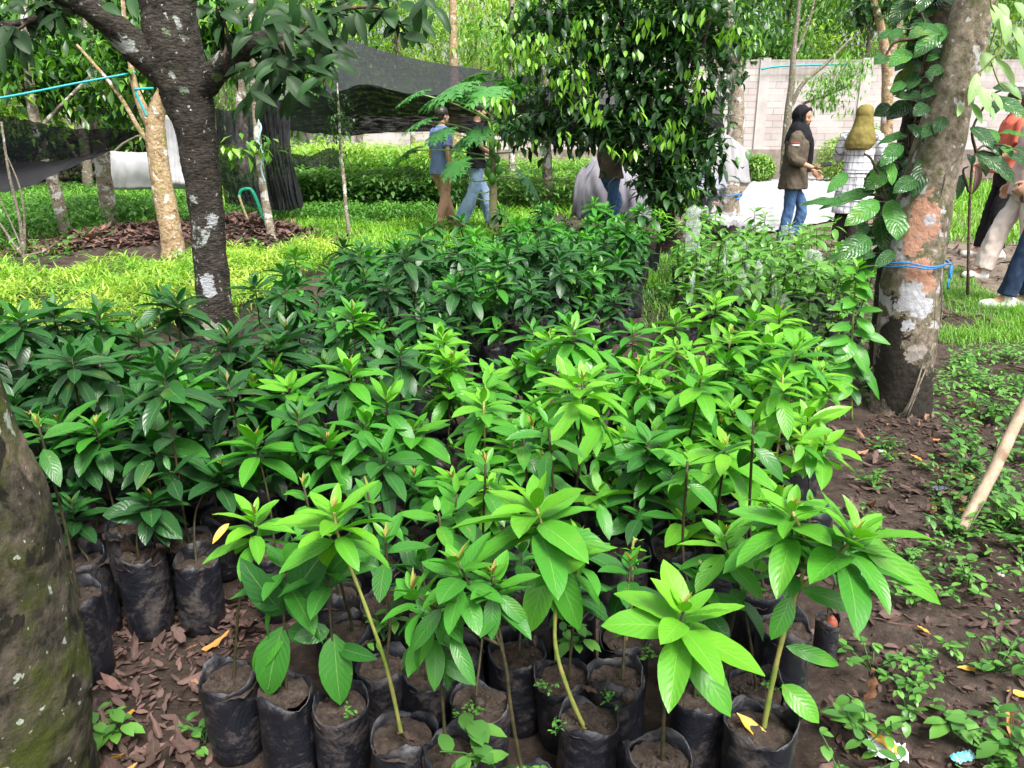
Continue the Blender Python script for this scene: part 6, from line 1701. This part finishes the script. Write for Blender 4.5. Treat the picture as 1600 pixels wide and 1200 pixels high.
BSHOE = plain_mat('tan_shoe', (.22, .13, .09), .7)
def cloth(name, c, c2=None, rough=.9, scale=9, bstr=.25):
    return plain_mat(name, c, rough, c2 or tuple(v * 1.25 for v in c), scale, .2, bstr)
def denim(name, c, c2):
    m = plain_mat(name, c, .85, c2, 5, .2, .2); return m

def person(label, foot_px, rz, H, pose, shirt, trousers, shoe, head="hair", group=None, shirt_len=.80, sleeve=.6, flare=.0, loose=0.0, face=True, belt=None, tunic=None, seed=0, wide=0.0):
    s = H / 1.70
    g = at_z(*foot_px)
    t = thing("person", (g.x, g.y, 0), label, "person", group, rz)
    t.scale = (s, s, s)
    Pz = pose
    hip = Vector(Pz.get('hip', (0, 0, .90))); chest = Vector(Pz.get('chest', (.01, 0, 1.28))); neck = Vector(Pz.get('neck', (.02, 0, 1.44))); hd = Vector(Pz.get('head', (.05, 0, 1.585)))
    yaw = Pz.get('yaw', 0.0); nod = Pz.get('nod', 0.0)
    body = MB()
    rings(body, [(hip.x, 0, .80, .07, .11), (hip.x, 0, .90, .09, .135), (hip.x, 0, 1.0, .085, .125), (chest.x * .6, 0, 1.10, .095, .135), (chest.x, 0, 1.25, .098, .140), (chest.x, 0, 1.36, .085, .145), (neck.x, 0, 1.42, .06, .09), (neck.x, 0, 1.46, .045, .05)])
    limb(body, [chest + Vector((0, 0, .12)), neck, hd - Vector((.02, 0, .06))], [.06, .052, .055])
    Rh = Matrix.Rotation(yaw, 3, 'Z') @ Matrix.Rotation(nod, 3, 'Y')
    def hp(x, y, z):
        return hd + Rh @ Vector((x, y, z))
    ellip(body, hp(-.012, 0, .015), (.093, .074, .098), Rh, 24)
    ellip(body, hp(.024, 0, -.040), (.060, .056, .070), Rh, 20)
    ellip(body, hp(.060, 0, -.088), (.022, .026, .018), Rh, 12)      # chin
    tube(body, [hp(.074, 0, .018), hp(.088, 0, -.008), hp(.098, 0, -.026), hp(.084, 0, -.034)], [.008, .010, .013, .010], 8)
    ellip(body, hp(.060, .032, -.025), (.022, .024, .024), Rh, 10); ellip(body, hp(.060, -.032, -.025), (.022, .024, .024), Rh, 10)
    for sg in (-1, 1):
        ellip(body, hp(-.008, sg * .076, -.012), (.020, .008, .030), Rh, 10)
    hands = MB()
    for sg, key in ((1, 'L'), (-1, 'R')):
        sh = chest + Vector((0, sg * .175, .085)); el, wr = Vector(Pz['elbow' + key]), Vector(Pz['wrist' + key])
        limb(body, [sh, el, wr], [.042, .042, .038, .037, .034, .026])
        ellip(body, sh, (.042, .042, .042), None, 12)
        hand(body, wr, Pz.get('hand' + key, (wr - el)), Pz.get('palm' + key, (0, -sg, 0)), Pz.get('curl' + key, .5), sg)
        k_, an = Vector(Pz['knee' + key]), Vector(Pz['ankle' + key])
        limb(body, [hip + Vector((0, sg * .082, -.02)), hip + Vector((0, sg * .085, -.14)), k_, an], [.066, .066, .058, .048, .044, .040, .032], 20)
        toe = Pz.get('toe' + key, (1, 0, -.05)); toe = Vector(toe).normalized()
        limb(body, [an, an + toe * .06 + Vector((0, 0, -.045)), an + toe * .16 + Vector((0, 0, -.055))], [.036, .036, .026])
        sm_ = MB(); hb = an + Vector((0, 0, -.060)) - toe * .055
        tube(sm_, [hb - toe * .012, hb, hb + toe * .08, hb + toe * .16, hb + toe * .215, hb + toe * .235], [.020, .040, .041, .043, .034, .012], 14)
        tube(sm_, [an + Vector((0, 0, -.045)), an + Vector((0, 0, .008))], [.042, .040], 12)
        so = solid("shoe", sm_, shoe, t, .007, 3)
        q = MB(); tube(q, [hb - toe * .020 + Vector((0, 0, -.030)), hb + toe * .02 + Vector((0, 0, -.030)), hb + toe * .12 + Vector((0, 0, -.030)), hb + toe * .232 + Vector((0, 0, -.030))], [.034, .043, .045, .020], 14, squash=.32)
        q.build("sole", plain_mat('sole', (.45, .42, .38), .8) if shoe is WSHOE else BSHOE, so)
    b = solid("body", body, SKIN, t, .0065, 3)
    # trousers
    tr = MB()
    rings(tr, [(hip.x, 0, .74, .10, .155), (hip.x, 0, .82, .112 + loose, .162 + loose), (hip.x, 0, .90, .105, .150), (hip.x, 0, .96, .095, .135)])
    for sg, key in ((1, 'L'), (-1, 'R')):
        k_, an = Vector(Pz['knee' + key]), Vector(Pz['ankle' + key])
        e = an + (k_ - an).normalized() * .01
        limb(tr, [hip + Vector((0, sg * .082, -.02)), hip + Vector((0, sg * .085, -.14)) * 1.0, k_, e], [.100 + loose, .100 + loose, .085 + loose, .072 + loose + flare * .3, .066 + loose + flare * .6, .066 + loose + flare, .070 + loose + flare], 20)
    solid("trousers", tr, trousers, t, .009, 2, .014, 12, seed)
    # shirt
    shm = MB()
    if tunic:
        rings(shm, [(hip.x, 0, tunic, .21, .25), (hip.x, 0, tunic + .25, .18, .22), (hip.x, 0, .80, .155, .195), (hip.x, 0, .98, .135, .17), (chest.x, 0, 1.12, .125, .165), (chest.x, 0, 1.28, .132, .180), (chest.x, 0, 1.37, .115, .175), (neck.x, 0, 1.43, .07, .10)])
    else:
        rings(shm, [(hip.x, 0, shirt_len, .158 + wide, .205 + wide), (hip.x, 0, .92, .140 + wide, .188 + wide), (hip.x, 0, 1.02, .125 + wide, .165 + wide), (chest.x, 0, 1.14, .128 + wide, .168 + wide), (chest.x, 0, 1.28, .136 + wide * .6, .184 + wide * .5), (chest.x, 0, 1.37, .115, .178), (neck.x, 0, 1.43, .07, .10), (neck.x, 0, 1.455, .060, .066)])
    for sg, key in ((1, 'L'), (-1, 'R')):
        sh = chest + Vector((0, sg * .165, .085)); el, wr = Vector(Pz['elbow' + key]), Vector(Pz['wrist' + key])
        ellip(shm, sh, (.068, .062, .062), None, 12)
        if sleeve <= .5:
            limb(shm, [sh, sh.lerp(el, sleeve * 2 * .95)], [.068, .070, .070], 8)
        else:
            limb(shm, [sh, el, el.lerp(wr, (sleeve - .5) * 2)], [.070 + wide * .4, .068 + wide * .5, .062 + wide * .4, .058, .054], 16)
    so = solid("shirt" if not tunic else "tunic", shm, shirt, t, .009, 2, .013, 11, seed + 3)
    cm = MB()
    if head == "hair":
        ellip(cm, hp(-.022, 0, .036), (.101, .087, .099), Rh, 22)
        ellip(cm, hp(-.050, 0, -.020), (.062, .070, .060), Rh, 16)
        solid("hair", cm, HAIR, t, .008, 1, .003, 40, seed)
    elif head is not None:
        # a headscarf: a hood round the face falling over shoulders and chest
        hm, tail = head
        hood = MB()
        P = [hp(.0, 0, 0)]
        n = 30; V = []
        # open shell: angle round the face from one cheek over the back to the other
        prof = [(.118, .020), (.108, .060), (.070, .102), (.0, .125), (-.07, .105), (-.112, .045), (-.118, -.02), (-.112, -.08), (-.12, -.14), (-.135, -.20)]
        ellip(hood, hp(-.052, 0, .024), (.108, .104, .114), Rh, 24)
        limb(hood, [hp(-.035, 0, .0), hp(-.030, 0, -.09), neck + Vector((-.01, 0, .01)), chest + Vector((.0, 0, .09)), chest + Vector((.0, 0, .0))], [.098, .100, .125, .158, .165], 16, 20)
        limb(hood, [hp(.020, .064, .045), hp(.030, .062, -.03), hp(.034, .048, -.085), hp(.040, 0, -.120)], [.026, .028, .030, .032], 10, 10)
        limb(hood, [hp(.020, -.064, .045), hp(.030, -.062, -.03), hp(.034, -.048, -.085), hp(.040, 0, -.120)], [.026, .028, .030, .032], 10, 10)
        limb(hood, [hp(.020, .064, .045), hp(.034, .040, .090), hp(.042, 0, .104), hp(.034, -.040, .090), hp(.020, -.064, .045)], [.026, .024, .022, .024, .026], 14, 10)
        ellip(hood, chest + Vector((.0, 0, .07)), (.135, .165, .085), None, 18)
        if tail == 'cape':      # falls in one sweep from the crown over the upper back
            rings(hood, [(hd.x - .05, 0, 1.19, .10, .13), (chest.x - .045, .02, 1.21, .140, .145), (chest.x - .035, .01, 1.27, .155, .175), (chest.x - .03, 0, 1.34, .152, .175), (chest.x - .03, 0, 1.40, .142, .150), (hd.x - .06, 0, 1.46, .125, .125), (hd.x - .055, 0, 1.52, .115, .112), (hd.x - .05, 0, 1.60, .10, .10)], 28)

        elif tail:
            limb(hood, [hp(.045, -.01, -.13), chest + Vector((.125, -.03, .02)), chest + Vector((.150, -.04, -.16)), chest + Vector((.150, -.045, -.34))], [.055, .06, .052, .038], 18, 14, .45)
        if tail == 'back':
            pass
        sc = solid("headscarf", hood, hm, t, .007, 3, .008, 12, seed)
    if face:
        for sg in (-1, 1):
            e = MB(); ellip(e, hp(.074, sg * .028, .006), (.007, .013, .0045), Rh, 10); e.build("eye", DARK, b)
            e = MB(); tube(e, [hp(.078, sg * .014, .026), hp(.080, sg * .028, .031), hp(.070, sg * .044, .027)], [.002, .003, .0015], 6); e.build("eyebrow", HAIR, b)
        e = MB(); ellip(e, hp(.081, 0, -.055), (.008, .020, .0065), Rh, 12); e.build("mouth", LIP, b)
    return t, b, so

relax = dict(elbowL=(-.03, .24, 1.10), wristL=(.03, .25, .86), elbowR=(-.03, -.24, 1.10), wristR=(.03, -.25, .86), kneeL=(.02, .09, .48), ankleL=(0, .09, .09), kneeR=(.02, -.09, .48), ankleR=(0, -.09, .09))
def pose(**k):
    d = dict(relax); d.update(k); return d
D2 = math.radians
OLIVE = cloth('olive_uniform', (.085, .068, .050)); 
# the walking pair by the papaya
person("person in a blue t-shirt and tan trousers walking away with both arms hanging", (692, 357), D2(38), 1.66,
       pose(kneeL=(.10, .08, .50), ankleL=(.20, .08, .14), kneeR=(.0, -.09, .48), ankleR=(-.14, -.09, .09), toeL=(1, 0, -.1), elbowL=(.0, .26, 1.10), wristL=(.08, .27, .86), elbowR=(-.06, -.27, 1.10), wristR=(-.03, -.28, .85)),
       cloth('blue_tee', (.13, .19, .34)), cloth('tan_twill', (.38, .23, .15)), BSHOE, "hair", "people walking through the nursery", shirt_len=.78, sleeve=.42, loose=.006, seed=1)
person("person in a black t-shirt and pale blue flared jeans crossing behind the papaya", (745, 358), D2(8), 1.72,
       pose(kneeL=(.12, .08, .50), ankleL=(.24, .08, .10), kneeR=(-.06, -.09, .49), ankleR=(-.24, -.09, .12), toeR=(1, 0, -.3), elbowR=(.05, -.24, 1.14), wristR=(.22, -.16, 1.02), elbowL=(-.06, .25, 1.10), wristL=(.02, .26, .86)),
       cloth('black_tee', (.012, .012, .016)), denim('pale_jeans', (.20, .32, .52), (.34, .46, .64)), BSHOE, "hair", "people walking through the nursery", shirt_len=.84, sleeve=.42, flare=.03, seed=2)
person("person in an olive shirt and blue jeans mostly hidden by the bushy dark tree", (951, 374), D2(20), 1.62,
       pose(kneeL=(.14, .08, .50), ankleL=(.06, .08, .16), kneeR=(-.02, -.09, .48), ankleR=(-.08, -.09, .09), elbowR=(.02, -.24, 1.12), wristR=(.20, -.20, .96)),
       OLIVE, denim('blue_jeans', (.035, .085, .19), (.09, .17, .32)), BSHOE, "hair", "people walking through the nursery", sleeve=.9, seed=3)
# the woman with the black headscarf
BLK = cloth('black_jersey', (.008, .008, .010), (.014, .014, .018), .85, 6)
tD, bD, sD = person("person in a black headscarf and olive-brown shirt looking down, phone in hand", (1228, 388), D2(-24), 1.57,
       pose(kneeL=(.13, .08, .50), ankleL=(.06, .08, .16), kneeR=(-.01, -.085, .48), ankleR=(-.06, -.09, .09), toeL=(1, 0, -.35), elbowR=(-.02, -.25, 1.12), wristR=(.22, -.20, 1.00), handR=(1, .05, .02), palmR=(0, .1, 1), curlR=.45,
            elbowL=(.04, .24, 1.10), wristL=(.22, .16, .95), handL=(.75, -.1, -.75), palmL=(0, -1, 0), curlL=.6, nod=.20, yaw=-.42, head=(.055, 0, 1.585)),
       OLIVE, denim('blue_jeans', (.035, .085, .19), (.09, .17, .32)), BSHOE, (BLK, True), "people walking through the nursery", shirt_len=.74, sleeve=.80, seed=4, wide=.022)
RED = plain_mat('flag_red', (.55, .02, .03), .8); WHT = plain_mat('flag_white', (.75, .75, .75), .8)
for k, mm in ((0, RED), (1, WHT)):
    q = MB(); V = []
    for i in range(7):
        a = -PI / 2 + (i - 3) * .17
        for j in (0, 1):
            r = .0925
            V.append((.006 + r * math.cos(a), -.185 + r * math.sin(a), 1.268 + (-.020 if k else 0.0) + .020 * j))
    q.add(V, [(i * 2, i * 2 + 2, i * 2 + 3, i * 2 + 1) for i in range(6)])
    o = q.build("flag_patch", mm, sD); md = o.modifiers.new("thick", 'SOLIDIFY'); md.thickness = .003
    o.location = (-.002, -.012, 0)
q = MB(); box(q, -.038, .075, -.034, .034, -.004, .004)
w = tD.matrix_basis @ Vector((.352, -.200, 1.040))
ph = q.build("phone", plain_mat('phone_black', (.010, .010, .012), .2), None, False); ph.location = w; ph.rotation_euler = (D2(32), D2(-6), tD.rotation_euler.z)
bv = ph.modifiers.new("bevel", 'BEVEL'); bv.width = .003; bv.segments = 2
q = MB(); q.add([(-.034, -.030, .0055), (.071, -.030, .0055), (.071, .030, .0055), (-.034, .030, .0055)], [(0, 1, 2, 3)]); q.build("screen", plain_mat('phone_glass', (.02, .02, .025), .08), ph)
tag(ph, "dark phone held flat in the black-headscarved person's hand", "phone")
# the woman in the plaid tunic
def plaid_mat():
    m, nt, b = new_mat('plaid_cloth')
    sx = nt.nodes.new("ShaderNodeSeparateXYZ"); nt.links.new(coord(nt, "Object"), sx.inputs[0])
    an = math_n(nt, 'ARCTAN2', sx.outputs[1], sx.outputs[0])
    def stripes(v, f, w):
        return math_n(nt, 'LESS_THAN', math_n(nt, 'FRACT', math_n(nt, 'MULTIPLY', v, f)), w)
    va = math_n(nt, 'MAXIMUM', stripes(an, 2.6, .09), stripes(math_n(nt, 'ADD', an, .07), 2.6, .04))
    hz = stripes(sx.outputs[2], 11.5, .11)
    l = math_n(nt, 'MAXIMUM', va, hz)
    c = mix(nt, math_n(nt, 'MULTIPLY', l, .88), (.62, .62, .66), (.04, .045, .07))
    nt.links.new(c, b.inputs["Base Color"]); b.inputs["Roughness"].default_value = .9
    return m
person("person in an olive-green headscarf and long checked white tunic, seen from behind", (1324, 388), D2(62), 1.58,
       pose(kneeL=(.02, .09, .48), ankleL=(.03, .09, .09), kneeR=(-.04, -.09, .48), ankleR=(-.12, -.09, .11), elbowL=(.10, .25, 1.12), wristL=(.28, .14, 1.18), elbowR=(.08, -.25, 1.12), wristR=(.26, -.12, 1.14), curlR=.9, curlL=.9, nod=.15),
       plaid_mat(), cloth('dark_trousers', (.030, .022, .020)), BSHOE, (cloth('olive_scarf', (.16, .13, .035), (.22, .18, .055)), 'cape'), "people walking through the nursery", tunic=.44, sleeve=.95, loose=.03, flare=.02, seed=5, wide=.02)
# the group beyond the lichen-patched trunk
person("person in a coral t-shirt, black trousers and white sneakers", (1549, 402), D2(172), 1.72,
       pose(kneeL=(.06, .09, .48), ankleL=(-.02, .09, .09), kneeR=(.06, -.09, .48), ankleR=(.10, -.09, .09), elbowL=(.05, .25, 1.12), wristL=(.24, .12, .99), elbowR=(.03, -.25, 1.12), wristR=(.20, -.16, .96)),
       cloth('coral_tee', (.46, .11, .07)), cloth('black_trousers', (.010, .010, .012)), WSHOE, "hair", "people walking through the nursery", shirt_len=.88, sleeve=.45, loose=-.004, seed=6)
person("person in loose cream trousers, pale shirt and white sneakers striding behind the lichen-patched trunk", (1580, 440), D2(178), 1.62,
       pose(kneeR=(.14, -.09, .49), ankleR=(.24, -.09, .10), kneeL=(-.02, .09, .48), ankleL=(-.16, .09, .10), toeR=(1, 0, .05), toeL=(1, 0, -.1), elbowR=(-.04, -.24, 1.1), wristR=(.05, -.24, .88)),
       cloth('pale_pink_shirt', (.52, .38, .36)), cloth('cream_trousers', (.50, .43, .39)), WSHOE, "hair", "people walking through the nursery", sleeve=.9, loose=.010, flare=.010, seed=7)
tH, bH, sH = person("person in a light blue sweatshirt and navy jeans holding a dark red phone", (1600, 482), D2(165), 1.72,
       pose(kneeL=(.08, .09, .49), ankleL=(.16, .09, .10), kneeR=(.0, -.09, .48), ankleR=(-.04, -.09, .09), elbowL=(.02, .26, 1.10), wristL=(.20, .27, .92), curlL=1.1, elbowR=(-.05, -.24, 1.1), wristR=(.0, -.24, .86), nod=.1),
       cloth('light_blue_sweat', (.15, .27, .40), (.20, .34, .48)), denim('navy_jeans', (.014, .028, .060), (.03, .05, .10)), WSHOE, "hair", "people walking through the nursery", sleeve=.96, seed=8)
q = MB(); box(q, -.004, .004, -.034, .034, -.07, .07)
w = tH.matrix_basis @ Vector((.245, .245, .850))
ph = q.build("phone", plain_mat('phone_case', (.10, .03, .025), .4), None, False); ph.location = w; ph.rotation_euler = (0, D2(15), tH.rotation_euler.z)
bv = ph.modifiers.new("bevel", 'BEVEL'); bv.width = .003; bv.segments = 2
q = MB(); q.add([(.0055, -.030, -.066), (.0055, .030, -.066), (.0055, .030, .066), (.0055, -.030, .066)], [(0, 1, 2, 3)]); q.build("screen", plain_mat('phone_glass', (.02, .02, .025), .08), ph)
tag(ph, "phone in a dark red case held low in the light blue sleeve's hand", "phone")
